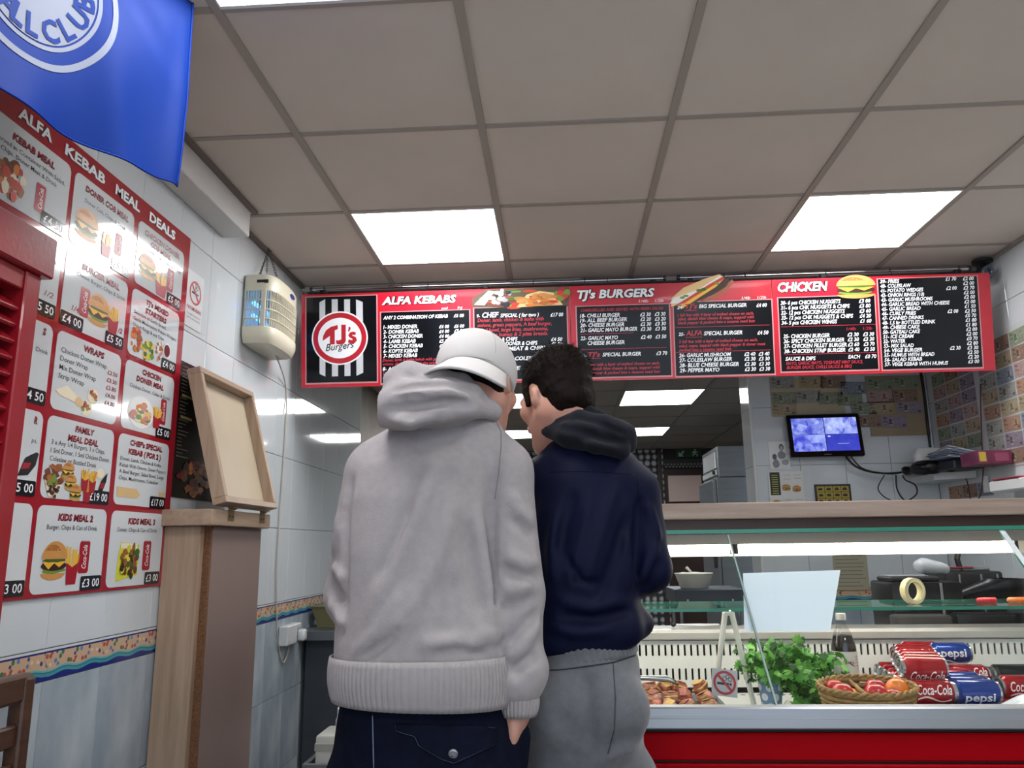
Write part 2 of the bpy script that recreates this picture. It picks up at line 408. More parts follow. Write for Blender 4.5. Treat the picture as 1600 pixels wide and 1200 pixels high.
def border_cols(nt, tc):
    L = nt.links.new; N = nt.nodes.new
    sp = N('ShaderNodeSeparateXYZ'); L(tc.outputs['Object'], sp.inputs[0])
    ux = N('ShaderNodeMath'); ux.operation = 'ADD'; L(sp.outputs[0], ux.inputs[0]); L(sp.outputs[1], ux.inputs[1])
    sn = N('ShaderNodeMath'); sn.operation = 'MULTIPLY'; sn.inputs[1].default_value = 52.; L(ux.outputs[0], sn.inputs[0])
    sn2 = N('ShaderNodeMath'); sn2.operation = 'SINE'; L(sn.outputs[0], sn2.inputs[0])
    sn3 = N('ShaderNodeMath'); sn3.operation = 'MULTIPLY_ADD'; sn3.inputs[1].default_value = .0035; L(sn2.outputs[0], sn3.inputs[0]); L(sp.outputs[2], sn3.inputs[2])
    dv = N('ShaderNodeMath'); dv.operation = 'DIVIDE'; dv.inputs[1].default_value = .076; L(sn3.outputs[0], dv.inputs[0])
    cr = N('ShaderNodeValToRGB'); cr.color_ramp.interpolation = 'CONSTANT'; E = cr.color_ramp.elements
    E[0].color = lin('#27307a'); E[0].position = 0; E[1].position = .15; E[1].color = lin('#4d97a0')
    for p, c in ((.24, '#3b7f8f'), (.30, '#6fb0b0'), (.36, '#caa98c')): e = E.new(p); e.color = lin(c)
    L(dv.outputs[0], cr.inputs[0])
    vo = N('ShaderNodeTexVoronoi'); vo.inputs['Scale'].default_value = 62.; L(tc.outputs['Object'], vo.inputs['Vector'])
    lt = N('ShaderNodeMath'); lt.operation = 'LESS_THAN'; lt.inputs[1].default_value = .38; L(vo.outputs['Distance'], lt.inputs[0])
    pal = N('ShaderNodeValToRGB'); pal.color_ramp.interpolation = 'CONSTANT'; E = pal.color_ramp.elements
    sx = N('ShaderNodeSeparateColor'); L(vo.outputs['Color'], sx.inputs[0]); L(sx.outputs[0], pal.inputs[0])
    E[0].color = lin('#caa98c'); E[1].position = .28; E[1].color = lin('#3f4f86')
    for p, c in ((.42, '#b0584e'), (.54, '#3f7a5d'), (.66, '#5f7fb0'), (.78, '#d9c9a5'), (.9, '#6b4a44')): e = E.new(p); e.color = lin(c)
    hi = N('ShaderNodeMath'); hi.operation = 'GREATER_THAN'; hi.inputs[1].default_value = .40; L(dv.outputs[0], hi.inputs[0])
    mu = N('ShaderNodeMath'); mu.operation = 'MULTIPLY'; L(hi.outputs[0], mu.inputs[0]); L(lt.outputs[0], mu.inputs[1])
    mx = N('ShaderNodeMix'); mx.data_type = 'RGBA'; L(mu.outputs[0], mx.inputs[0]); L(cr.outputs[0], mx.inputs[6]); L(pal.outputs[0], mx.inputs[7])
    pz = N('ShaderNodeMath'); pz.operation = 'DIVIDE'; pz.inputs[1].default_value = .076; L(sp.outputs[2], pz.inputs[0])
    top = N('ShaderNodeValToRGB'); top.color_ramp.interpolation = 'CONSTANT'; E = top.color_ramp.elements
    E[0].color = (0, 0, 0, 1); E[1].position = .86; E[1].color = (1, 1, 1, 1); L(pz.outputs[0], top.inputs[0])
    tc2 = N('ShaderNodeValToRGB'); tc2.color_ramp.interpolation = 'CONSTANT'; E = tc2.color_ramp.elements
    E[0].color = lin('#2c3572'); E[1].position = .925; E[1].color = lin('#cfd2d6'); L(pz.outputs[0], tc2.inputs[0])
    m2 = N('ShaderNodeMix'); m2.data_type = 'RGBA'; L(top.outputs[0], m2.inputs[0]); L(mx.outputs[2], m2.inputs[6]); L(tc2.outputs[0], m2.inputs[7])
    return m2.outputs[2]
M_border = ramp_mat('seaside_border_tile', border_cols, .12)
floor = struct(box('floor', (-1.4, -1.6, FLOOR-.1), (2.7, YK+.1, FLOOR), mat('#77726c', .35, var=.15, vscale=4.)))
TW, TH = .2475, .33
ROWS = [(2.383, CEIL), (2.053, 2.383), (1.723, 2.053), (1.393, 1.723), (1.063, 1.393), ('b', .985), (.655, .985), (.325, .655), (FLOOR, .325)]
def tile_mesh(w, h, axis, m):
    b = MB(); g = .0011
    b.box((0, g, g), (.008, w-g, h-g), m, .0012) if axis == 1 else b.box((g, 0, g), (w-g, .008, h-g), m, .0012)
    return b.mesh('tile')
def border_mesh(w, axis):
    zz = [(0, 0), (w-.002, 0), (w+.013, .030), (w-.003, .048), (w-.004, .076), (-.002, .076), (-.001, .048), (.015, .030)]
    b = MB()
    b.prism(zz, (0, 0, 0), (0, 1, 0) if axis == 1 else (1, 0, 0), (0, 0, 1), (1, 0, 0) if axis == 1 else (0, 1, 0), .009, M_border)
    return b.mesh('border_tile')
_tc = {}
def tile_wall(parent, axis, fixed, u0, u1, start, skip=lambda u, z: False):
    """tiles on plane; axis 1: u runs along Y at X=fixed, axis 0: along X at Y=fixed"""
    k0 = math.floor((u0-start)/TW); k1 = math.ceil((u1-start)/TW)
    for za, zb in ROWS:
        for k in range(k0, k1):
            a, b = max(u0, start+k*TW), min(u1, start+(k+1)*TW)
            if b-a < .012 or skip((a+b)/2, zb): continue
            if za == 'b':
                key = ('b', axis, round(b-a, 3))
                if key not in _tc: _tc[key] = border_mesh(b-a, axis)
                z = zb+.001; nm = 'border_tile'
            else:
                mm = M_tile if za > 1 else M_tileb; key = (round(b-a, 3), round(zb-za, 3), axis, mm.name); z = za; nm = 'tile'
                if key not in _tc: _tc[key] = tile_mesh(b-a, zb-za, axis, mm)
            o = bpy.data.objects.new(nm, _tc[key]); link(o, parent)
            o.location = (fixed, a, z) if axis == 1 else (a, fixed, z)
            o.rotation_euler = (random.uniform(-.0012, .0012),)*3
wall_left = struct(box('wall_left', (XL-.12, -1.6, FLOOR), (XL, 4.96, CEIL+.1), M_grout)); tile_wall(wall_left, 1, XL, .70, 4.96, 1.95)
wall_right = struct(box('wall_right', (XR, -1.6, FLOOR), (XR+.12, YB+.2, CEIL+.1), M_grout)); tile_wall(wall_right, 1, XR-.008, 2.55, YB, 3.0+.06, skip=lambda u, z: z < .7)
wall_back = struct(MB().box((1.105, YB, FLOOR), (XR, YB+.2, CEIL+.1), M_grout).build('wall_back')); tile_wall(wall_back, 0, YB-.008, 1.105, XR-.01, 1.105, skip=lambda u, z: z < .7)
# glazed return of the back wall and its edge trim
for za, zb in ROWS[1:5]:
    box('return_tile', (1.097, YB-.002, za+.001), (1.105, YB+.2, zb-.001), M_tile, wall_back, .001)
box('tile_trim', (1.094, YB-.014, .9), (1.108, YB-.004, 2.4), M_white, wall_back, .003)
# bulkhead above the counter, carrying the menu boards
wall_front = struct(box('wall_front', (XL, 3.72, 2.14), (XR, 3.84, CEIL+.1), M_paint))
struct(box('trim_1', (XL+.01, 3.685, CEIL-.028), (.14, 3.722, CEIL-.002), mat('#c5c0b8', .5), None, .004))
# suspended ceiling of the shop
ceiling = struct(box('ceiling', (XL-.1, -1.6, CEIL+.03), (XR+.1, 3.84, CEIL+.12), mat('#8f8a83', .9)))
GX = [XL, -.817, -.217, .383, .983, 1.583, XR]; GY = [-1.6+.0]+[1.635+.595*k for k in range(-5, 4)]+[3.72]
LIGHTS = {(1, 8), (4, 8), (1, 5), (4, 5), (1, 2), (4, 2)}     # (column, row) cells that hold a lamp panel; unseen ones added for ambient light
for i in range(len(GX)-1):
    for j in range(len(GY)-1):
        if (i, j) in LIGHTS: continue
        a, b, c, d = GX[i]+.004, GX[i+1]-.004, GY[j]+.004, GY[j+1]-.004
        if i == 0 and d < 2.79: a = -1.19
        o = MB().box((0, 0, 0), (b-a, d-c, .014), M_ceil).build('ceiling_tile', ceiling, loc=(a, c, CEIL+random.uniform(0, .0015)))
for x in GX[1:-1]: box('ceiling_tee', (x-.012, -1.6, CEIL-.006), (x+.012, 3.72, CEIL+.004), M_tee, ceiling, .001)
for j, y in enumerate(GY[1:-1]):
    for i in range(len(GX)-1): box('ceiling_cross_tee', (GX[i]+.013, y-.010, CEIL-.004), (GX[i+1]-.013, y+.010, CEIL+.004), M_tee, ceiling)
box('wall_angle', (XL+.008, 2.78, CEIL-.012), (XL+.03, 3.72, CEIL-.002), mat('#6f665e', .6), ceiling); box('wall_angle', (XL+.04, 3.69, CEIL-.034), (XR, 3.72, CEIL-.03), mat('#5d564f', .6), ceiling)
box('wall_angle', (XR-.03, -1.6, CEIL-.012), (XR-.009, 3.72, CEIL-.002), M_tee, ceiling)
# boxed-in beam along the left wall
beam = struct(MB().box((XL+.009, -.2, 2.497), (-1.187, 2.773, CEIL+.01), mat('#cbcac6', .55, var=.03), .003).build('trim_2'))
struct(box('trim_3', (-1.187, 0, CEIL-.012), (-1.165, 2.79, CEIL-.001), mat('#70675f', .6)))
M_lamp = mat('#ffffff', .5, emit=LAMP_POWER, name='lamp_diffuser')
def lamp(x0, x1, y0, y1, z, label, group, m=M_lamp):
    t = thing('ceiling_light', label, 'light', group, ((x0+x1)/2, (y0+y1)/2, z))
    hx, hy = (x1-x0)/2-.004, (y1-y0)/2-.004; b = MB()
    for s in (-1, 1): b.box((s*(hx-.012), -hy, -.005), (s*hx, hy, .012), M_white, .001); b.box((-hx+.012, s*(hy-.012), -.005), (hx-.012, s*hy, .012), M_white, .001)
    b.build('frame', t); box('diffuser', (-hx+.012, -hy+.012, -.002), (hx-.012, hy-.012, .006), m, t); return t
names = {(1, 8): 'square white ceiling light above the logo menu board', (4, 8): 'square white ceiling light above the chicken menu board', (1, 5): 'square white ceiling light beside the blue flag',
         (4, 5): 'unseen square white ceiling light added nearer the shop door for ambient light', (1, 2): 'unseen square ceiling light added by the entrance for ambient light, flag side', (4, 2): 'unseen square ceiling light added by the entrance for ambient light, far from the flag'}
for i, j in sorted(LIGHTS): lamp(GX[i], GX[i+1], GY[j], GY[j+1], CEIL, names[(i, j)], 'shop ceiling lights')
# ------------------------------------------------------------------ kitchen shell behind the counter
KZ = 2.40
M_kceil = mat('#8f8b87', .8, var=.05, vscale=2.); M_ktee = mat('#7d7a77', .6)
kceil = struct(box('ceiling_kitchen', (XL-.1, 3.85, KZ+.03), (2.7, YK+.1, KZ+.1), mat('#7a7672', .9)))
KX = [XL, -1.31+.62, -.11, .49, 1.09, 1.69, 2.6]; KY = [3.85, 4.36, 4.96, 5.56, 6.19, 6.79, 7.40, 7.99, 8.60, YK]
KL = {(3, 3), (3, 6), (1, 3), (1, 6)}
for i in range(len(KX)-1):
    for j in range(len(KY)-1):
        if (i, j) in KL: continue
        MB().box((0, 0, 0), (KX[i+1]-KX[i]-.006, KY[j+1]-KY[j]-.006, .012), M_kceil).build('ceiling_tile', kceil, loc=(KX[i]+.003, KY[j]+.003, KZ))
for x in KX[1:-1]: box('ceiling_tee', (x-.013, 3.85, KZ-.006), (x+.013, YK, KZ), M_ktee, kceil)
for y in KY[1:-1]: box('ceiling_cross_tee', (XL, y-.009, KZ-.004), (2.6, y+.009, KZ), M_ktee, kceil)
KN = {(3, 3): 'white ceiling light in the kitchen above the open doorway', (3, 6): 'white ceiling light at the rear of the kitchen by the exit sign', (1, 3): 'white kitchen ceiling light hidden behind the two men', (1, 6): 'rear white kitchen ceiling light behind the two men'}
M_klamp = mat('#fffffe', .5, emit=8.0, name='kitchen_lamp_diffuser')
for i, j in sorted(KL): lamp(KX[i], KX[i+1], KY[j], KY[j+1], KZ, KN[(i, j)], 'kitchen ceiling lights', M_klamp)
struct(box('wall_kitchen_left', (XL-.12, 4.97, FLOOR), (XL-.02, YK, KZ+.1), mat('#8a8075', .45, var=.1)))
struct(box('wall_kitchen_right', (2.6, YB+.2, FLOOR), (2.7, YK, KZ+.1), mat('#a5a4a1', .5)))
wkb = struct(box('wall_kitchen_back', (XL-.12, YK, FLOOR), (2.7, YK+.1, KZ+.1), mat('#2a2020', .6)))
# ================================================================== PRINTED FOOD PICTURES
K = {k: mat(v, .3) for k, v in dict(bun='#c98f4e', bun2='#a96a2e', bunl='#e3bd84', patty='#3b2117', cheese='#eab23c', green='#6f8f3a', dgreen='#3f5f24', fry='#e8b94e', fry2='#c78e2a', red='#a3172a', dred='#6f0f1c',
    white='#e6e6e4', meat='#9a5a34', meat2='#6d3a22', tom='#c23a22', cream='#e9dcc0', card='#d9b884', dk='#15151a', grey='#9aa0a6', lime='#cfcf3a', orange='#d77a2c', pink='#c98a80').items()}
def p_burger(pl, mb, a, b, w, h, e=.0016):
    pl.ell(mb, a, b-h*.30, w*.46, h*.16, K['bun'], e, 20, 180, 360); pl.blob(mb, a, b-h*.22, w*.5, h*.10, K['green'], e+.0002, 14, .25)
    pl.ell(mb, a, b-h*.12, w*.48, h*.12, K['patty'], e+.0004); pl.poly(mb, [(a-w*.45, b-h*.02), (a+w*.45, b-h*.02), (a+w*.2, b-h*.16), (a, b-h*.06), (a-w*.2, b-h*.2)], K['cheese'], e+.0006)
    pl.blob(mb, a, b+h*.02, w*.5, h*.07, K['dgreen'], e+.0007, 16, .3); pl.ell(mb, a, b+h*.04, w*.48, h*.42, K['bun'], e+.0008, 22, 0, 180); pl.ell(mb, a-w*.08, b+h*.16, w*.3, h*.22, K['bun2'], e+.0009, 16, 20, 160)
    for k in range(12): pl.ell(mb, a+random.uniform(-.3, .3)*w, b+h*random.uniform(.12, .33), w*.012, h*.012, K['bunl'], e+.001, 5)
def p_fries(pl, mb, a, b, w, h, e=.0018):
    for k in range(16):
        x = a+random.uniform(-.42, .42)*w; t = random.uniform(-.25, .25)*w; y1 = b+h*random.uniform(.25, .5); q = w*.06
        pl.poly(mb, [(x-q, b-h*.1), (x+q, b-h*.1), (x+q+t, y1), (x-q+t, y1)], K[random.choice(['fry', 'fry', 'fry2', 'cheese'])], e+.00003*k)
    pl.poly(mb, [(a-w*.36, b-h*.5), (a+w*.36, b-h*.5), (a+w*.48, b+h*.06), (a, b-h*.06), (a-w*.48, b+h*.06)], K['red'], e+.0006)
def p_can(pl, mb, par, a, b, w, h, e=.0018):
    pl.poly(mb, [(a-w*.5, b-h*.44), (a-w*.38, b-h*.5), (a+w*.38, b-h*.5), (a+w*.5, b-h*.44), (a+w*.5, b+h*.42), (a+w*.38, b+h*.5), (a-w*.38, b+h*.5), (a-w*.5, b+h*.42)], K['red'], e)
    pl.rect(mb, a-w*.38, b+h*.47, a+w*.38, b+h*.5, K['grey'], e+.0002)
    text(pl, par, 'Coca-Cola', a+w*.22, b-h*.36, h*.72, w*.42, K['white'], e+.0005, .01, .3, rot=math.pi/2)
def p_pile(pl, mb, a, b, w, h, cols, n=26, e=.0016, sz=.2):
    for k in range(n):
        t = random.random()*6.28; r = math.sqrt(random.random())
        pl.blob(mb, a+w*.5*r*math.cos(t), b+h*.5*r*math.sin(t), w*sz*random.uniform(.5, 1.1), h*sz*random.uniform(.5, 1.1), K[random.choice(cols)], e+.00004*k)
# ================================================================== MEAL DEAL POSTER ON THE LEFT WALL
RED = mat('#9d1b28', .12, coat=.5, name='poster_red'); PW = mat('#d3d7da', .10, coat=.5, name='poster_white'); PBK = mat('#16171c', .15, coat=.4); TRED = mat('#8f1a2a', .3); TBK = mat('#22232a', .4); TWH = mat('#e9ebee', .3)
PX = XL+.0145
pl = Plane((PX, 0, 0), (0, 1, 0), (0, 0, 1), (1, 0, 0))
poster = thing('menu_poster', 'large red poster of kebab meal deals in white boxes on the left wall', 'poster', loc=(0, 0, 0))
box('board', (XL+.009, 1.22, 1.189), (PX, 2.507, 2.384), RED, poster, .001)
for s, x0, y0, x1, y1 in (('ALFA', 25, 186, 81, 224), ('KEBAB', 99, 240, 164, 286), ('MEAL', 178, 303, 218, 332), ('DEALS', 231, 351, 273, 378)):
    a0, b0 = pl.uv(x0, y0); a1, _ = pl.uv(x1, y1)
    for mm, e, bo in ((TBK, .001, .07), (TWH, .0016, .034)): text(pl, poster, s, a0+.004, 2.333, a1-a0-.006, .029, mm, e, bo)
COLU = [1.537, 1.851, 2.172]; ROWV = [(2.108, 2.312), (1.883, 2.090), (1.658, 1.865), (1.433, 1.641), (1.198, 1.415)]; CW = .296
def rrect(a0, b0, a1, b1, r, n=5):
    P = []
    for cx, cy, t in ((a1-r, b1-r, 0), (a0+r, b1-r, 90), (a0+r, b0+r, 180), (a1-r, b0+r, 270)):
        for k in range(n+1): q = math.radians(t+90*k/n); P.append((cx+r*math.cos(q), cy+r*math.sin(q)))
    return P
def price(par, s, a, b, w=.094, h=.037):
    mb = MB(); pl.poly(mb, rrect(a, b, a+w, b+h, .004, 2), PBK, .0022); mb.build('price_tag', par); text(pl, par, s, a+w*.09, b+h*.22, w*.82, h*.58, TWH, .0027, .01, name='price_lettering')
def head(par, s, a, b, w, cap=.0165):
    text(pl, par, s, a+.0012, b-.0014, w, cap, PBK, .0017, .03, .12, align='C', name='title_lettering'); text(pl, par, s, a, b, w, cap, TRED, .0021, .03, .12, align='C', name='title_lettering')
def body(par, s, a, b, w, cap=.0112): text(pl, par, s, a, b, w, cap, TBK, .0017, .002, name='lettering')
CELL = {}
for c in range(3):
    for r in range(5):
        b0, b1 = ROWV[r]; mb = MB(); mb.prism(rrect(COLU[c], b0, COLU[c]+CW, b1, .022), pl.o+pl.n*.0004, pl.u, pl.v, pl.n, .0006, PW); CELL[c, r] = mb.build('meal_box', poster)
def cell(c, r): return CELL[c, r], COLU[c], ROWV[r][0], MB()
def done(mb, par): mb.build('food_picture', par)
P, a, b, mb = cell(0, 0); head(P, 'KEBAB MEAL', a+.15, b+.162, .155); body(P, 'Served in Container With Salad,', a+.02, b+.138, .255); body(P, 'Chips, Doner Meat & Drink', a+.04, b+.118, .205)
p_pile(pl, mb, a+.075, b+.06, .11, .085, ['meat', 'meat2', 'orange', 'tom', 'cream'], 40); p_can(pl, mb, P, a+.19, b+.063, .037, .075); done(mb, P); price(P, '£4 50', a+.2, b+.0)
P, a, b, mb = cell(0, 1); body(P, 'Drink', a+.235, b+.142, .045); text(pl, P, '1/2', a+.245, b+.052, .035, .014, TRED, .002, .02, .2); p_burger(pl, mb, a+.13, b+.07, .09, .08); done(mb, P); price(P, '£5 50', a+.2, b)
P, a, b, mb = cell(0, 2); head(P, 'S', a+.262, b+.178, .012); body(P, 'Drink', a+.24, b+.13, .045); p_can(pl, mb, P, a+.17, b+.06, .035, .07); p_fries(pl, mb, a+.1, b+.06, .05, .06); done(mb, P); price(P, '£4 50', a+.2, b)
P, a, b, mb = cell(0, 3); head(P, 'R', a+.268, b+.178, .012); body(P, 'ps,', a+.262, b+.13, .02)
pl.poly(mb, [(a+.225, b+.045), (a+.262, b+.05), (a+.285, b+.075), (a+.293, b+.105), (a+.284, b+.108), (a+.265, b+.1), (a+.245, b+.09)], K['dk'], .002); pl.poly(mb, [(a+.235, b+.062), (a+.262, b+.066), (a+.268, b+.08), (a+.242, b+.078)], K['red'], .0022); done(mb, P); price(P, '£5 00', a+.2, b)
P, a, b, mb = cell(0, 4); p_fries(pl, mb, a+.12, b+.07, .05, .07); done(mb, P); price(P, '£3 00', a+.2, b)
P, a, b, mb = cell(1, 0); head(P, 'DONER COB MEAL', a+.155, b+.168, .215, .016); body(P, 'Doner Cob, Chips & Drink', a+.05, b+.135, .205)
p_burger(pl, mb, a+.07, b+.075, .11, .095); p_fries(pl, mb, a+.165, b+.055, .05, .07); p_can(pl, mb, P, a+.225, b+.08, .034, .066); done(mb, P); price(P, '£5 00', a+.2, b-.003)
P, a, b, mb = cell(1, 1); head(P, 'BURGER MEAL', a+.16, b+.172, .18, .0165); body(P, 'Cheese Burger, Chips & Drink', a+.05, b+.148, .235)
p_can(pl, mb, P, a+.095, b+.085, .042, .082); p_burger(pl, mb, a+.16, b+.082, .105, .1); p_fries(pl, mb, a+.235, b+.075, .055, .08); done(mb, P)
text(pl, P, '1/4', a+.042, b+.047, .034, .015, TRED, .002, .02, .2); text(pl, P, '1/2', a+.252, b+.047, .034, .015, TRED, .002, .02, .2); price(P, '£4 00', a+.0, b, .098); price(P, '£5 50', a+.203, b, .092)
P, a, b, mb = cell(1, 2); head(P, 'WRAPS', a+.16, b+.178, .095, .0165)
for k, (s, wd, p) in enumerate((('Chicken Doner Wrap', .205, '£3.50'), ('Doner Wrap', .12, '£3.30'), ('Mix Doner Wrap', .16, '£3.80'), ('Strip Wrap', .11, '£4.00'))):
    body(P, s, a+.02, b+.152-.023*k, wd, .0135); text(pl, P, p, a+.232, b+.139-.022*k, .05, .012, TRED, .0018, .012)
text(pl, P, '£4.80', a+.232, b+.051, .05, .012, TRED, .0018, .012)
pl.poly(mb, [(a+.015, b+.05), (a+.06, b+.07), (a+.115, b+.045), (a+.125, b+.03), (a+.075, b+.034), (a+.03, b+.04)], K['cream'], .002); pl.ell(mb, a+.115, b+.036, .017, .013, K['card'], .0022)
for x, y in ((.175, .062), (.15, .025)): pl.ell(mb, a+x, b+y, .025, .021, K['cream'], .002); p_pile(pl, mb, a+x, b+y, .035, .03, ['meat', 'green', 'tom', 'meat2'], 10, .0022, .25)
done(mb, P)
P, a, b, mb = cell(1, 3); head(P, 'FAMILY', a+.155, b+.181, .085, .0155); head(P, 'MEAL DEAL', a+.152, b+.154, .135, .0155)
for k, (s, wd) in enumerate((('3 x Any 1/4 Burgers, 3 x Chips,', .235), ('1 Sml Doner, 1 Sml Chicken Doner,', .262), ('Coleslaw or Bottled Drink', .2))): body(P, s, a+.022, b+.136-.021*k, wd, .0125)
p_pile(pl, mb, a+.05, b+.058, .075, .06, ['meat', 'meat2', 'bun2', 'green'], 30); pl.poly(mb, [(a+.01, b+.045), (a+.05, b+.03), (a+.08, b+.04), (a+.06, b+.0), (a+.03, b+.006)], K['cream'], .0022); p_pile(pl, mb, a+.05, b+.018, .05, .03, ['meat2', 'dk', 'patty'], 14, .0026)
for x, y in ((.1, .075), (.115, .045), (.14, .02)): p_burger(pl, mb, a+x, b+y, .052, .048, .0024)
for x, y in ((.175, .058), (.21, .055), (.19, .028)): p_fries(pl, mb, a+x, b+y, .034, .062, .0024+.0004*y)
pl.ell(mb, a+.245, b+.08, .018, .014, K['cream'], .002); pl.poly(mb, [(a+.235, b+.02), (a+.26, b+.03), (a+.275, b+.06), (a+.278, b+.085), (a+.266, b+.075), (a+.25, b+.06)], K['dk'], .0026); pl.poly(mb, [(a+.244, b+.038), (a+.262, b+.04), (a+.268, b+.056), (a+.252, b+.055)], K['red'], .003); done(mb, P); price(P, '£19 00', a+.196, b-.004, .1)
P, a, b, mb = cell(1, 4); head(P, 'KIDS MEAL 2', a+.155, b+.182, .15, .0165); body(P, 'Burger, Chips & Can of Drink', a+.04, b+.158, .215, .012)
p_burger(pl, mb, a+.083, b+.08, .105, .105); p_fries(pl, mb, a+.158, b+.068, .055, .1); p_can(pl, mb, P, a+.207, b+.088, .046, .086); done(mb, P); price(P, '£3 00', a+.2, b+.0)
P, a, b, mb = cell(2, 0); head(P, 'CHICKEN DONER', a+.15, b+.172, .225, .0155); head(P, 'COB MEAL', a+.14, b+.146, .13, .0155); body(P, 'Doner Cob, Chips & Drink', a+.06, b+.122, .22)
p_burger(pl, mb, a+.07, b+.072, .105, .085); p_fries(pl, mb, a+.16, b+.045, .075, .08); p_can(pl, mb, P, a+.215, b+.078, .04, .078); done(mb, P); price(P, '£5 00', a+.2, b-.002)
P, a, b, mb = cell(2, 1); head(P, "TJ's MIXED", a+.15, b+.178, .14, .0155); head(P, 'STARTERS', a+.145, b+.151, .13, .0155)
for k, (s, wd) in enumerate((('Selection of Garlic Bread,', .195), ('Garlic Mushrooms, Potato Wedges,', .265), ('Onion Rings & any Dips', .185))): body(P, s, a+.018, b+.13-.02*k, wd, .0115)
p_pile(pl, mb, a+.045, b+.05, .06, .07, ['tom', 'orange', 'meat', 'bun2'], 26); p_pile(pl, mb, a+.11, b+.035, .075, .06, ['lime', 'green', 'fry', 'dgreen'], 26); p_pile(pl, mb, a+.18, b+.05, .05, .06, ['bun2', 'pink', 'meat', 'white'], 18); pl.ell(mb, a+.228, b+.062, .024, .026, K['white'], .0026); pl.ell(mb, a+.228, b+.062, .019, .021, K['dred'], .003); done(mb, P); price(P, '£4 00', a+.2, b-.002)
P, a, b, mb = cell(2, 2); head(P, 'CHICKEN', a+.15, b+.18, .115, .0155); head(P, 'DONER MEAL', a+.145, b+.154, .165, .0155); body(P, 'Chicken Doner, Chips & Drink', a+.03, b+.128, .245)
pl.ell(mb, a+.105, b+.06, .075, .05, K['white'], .0018); p_pile(pl, mb, a+.105, b+.055, .11, .06, ['cream', 'bunl', 'pink', 'green', 'orange'], 34, .002); p_fries(pl, mb, a+.2, b+.06, .05, .07); p_can(pl, mb, P, a+.238, b+.085, .036, .085); done(mb, P); price(P, '£5 00', a+.2, b-.002)
P, a, b, mb = cell(2, 3); head(P, "CHEF's SPECIAL", a+.155, b+.18, .19, .0155); head(P, 'KEBAB ( FOR 2 )', a+.15, b+.153, .19, .0155)
for k, (s, wd) in enumerate((('Doner, Lamb, Chicken & Kofte', .235), ('Kebab With Onions, Green Peppers', .268), ('A Beef Burger, Salad Bowl, Large', .258), ('Chips, Mushrooms, Coleslaw', .225))): body(P, s, a+.016, b+.13-.019*k, wd, .0112)
pl.poly(mb, [(a+.012, b+.052), (a+.12, b+.05), (a+.14, b+.034), (a+.12, b+.022), (a+.014, b+.024)], K['card'], .0018); done(mb, P); mb = MB(); pl.poly(mb, [(a+.25, b+.05), (a+.285, b+.05), (a+.285, b+.022), (a+.25, b+.024)], K['card'], .0018); done(mb, P); price(P, '£17 00', a+.2, b-.002)
P, a, b, mb = cell(2, 4); head(P, 'KIDS MEAL 3', a+.165, b+.182, .155, .0165); body(P, 'Doner, Chips & Can of Drink', a+.035, b+.158, .225, .012)
pl.poly(mb, [(a+.045, b+.015), (a+.075, b+.02), (a+.16, b+.03), (a+.16, b+.12), (a+.06, b+.128), (a+.05, b+.09)], K['lime'], .0018); pl.poly(mb, [(a+.06, b+.125), (a+.15, b+.122), (a+.15, b+.107), (a+.06, b+.11)], K['cream'], .002); p_pile(pl, mb, a+.115, b+.07, .095, .095, ['patty', 'meat2', 'meat', 'lime', 'dgreen'], 44, .0022, .16); p_can(pl, mb, P, a+.208, b+.088, .045, .09); done(mb, P); price(P, '£3 00', a+.205, b, .088)
# ================================================================== SMALL NOTICES ON THE LEFT WALL
ns = thing('no_smoking_notice', 'white paper no smoking notice on tiles beside the meal deal poster', 'notice')
box('sheet', (XL+.009, 2.514, 2.072), (XL+.0105, 2.638, 2.278), mat('#cfd3d6', .35), ns)
npl = Plane((XL+.0106, 0, 0), (0, 1, 0), (0, 0, 1), (1, 0, 0)); mb = MB(); MR = mat('#b5322f', .4)
npl.ring(mb, 2.577, 2.204, .036, .044, MR, .0005, 32); npl.rect(mb, 2.55, 2.199, 2.59, 2.206, K['dk'], .0004); npl.rect(mb, 2.592, 2.199, 2.6, 2.206, K['dk'], .0004)
for q in ((2.58, 2.218), (2.588, 2.226), (2.578, 2.232)): npl.ring(mb, q[0], q[1], .006, .008, K['dk'], .0004, 12)
npl.poly(mb, [(2.549, 2.236), (2.543, 2.230), (2.604, 2.171), (2.61, 2.177)], MR, .0007); mb.build('no_smoking_symbol', ns)
text(npl, ns, 'NO SMOKING', 2.524, 2.136, .105, .014, MR, .0005, .01)
for k, s in enumerate(('It is against the law to', 'smoke in these premises')): text(npl, ns, s, 2.526, 2.117-.014*k, .1, .007, TBK, .0005, 0.)
# dark menu poster behind the flap
dp = thing('menu_poster', 'black takeaway menu poster with gold print behind the raised wooden flap', 'poster')
box('sheet', (XL+.009, 2.512, 1.474), (XL+.0108, 2.86, 1.942), mat('#16130f', .18, coat=.4, var=.3, vscale=9.), dp)
dpl = Plane((XL+.011, 0, 0), (0, 1, 0), (0, 0, 1), (1, 0, 0)); mb = MB(); GOLD = mat('#a08a52', .4); DIM = mat('#5c574b', .4)
for k in range(26):
    v = 1.925-.0125*k
    if k in (8, 14): dpl.rect(mb, 2.535, v-.006, 2.60+.05*random.random(), v+.004, GOLD, .0004)
    else: dpl.rect(mb, 2.525, v-.001, 2.55+.06*random.random(), v+.0025, DIM, .0004)
mb.build('menu_lines', dp); mb = MB(); p_pile(dpl, mb, 2.67, 1.545, .22, .12, ['meat', 'meat2', 'dred', 'orange', 'patty'], 60, .0005, .14); mb.build('food_picture', dp)
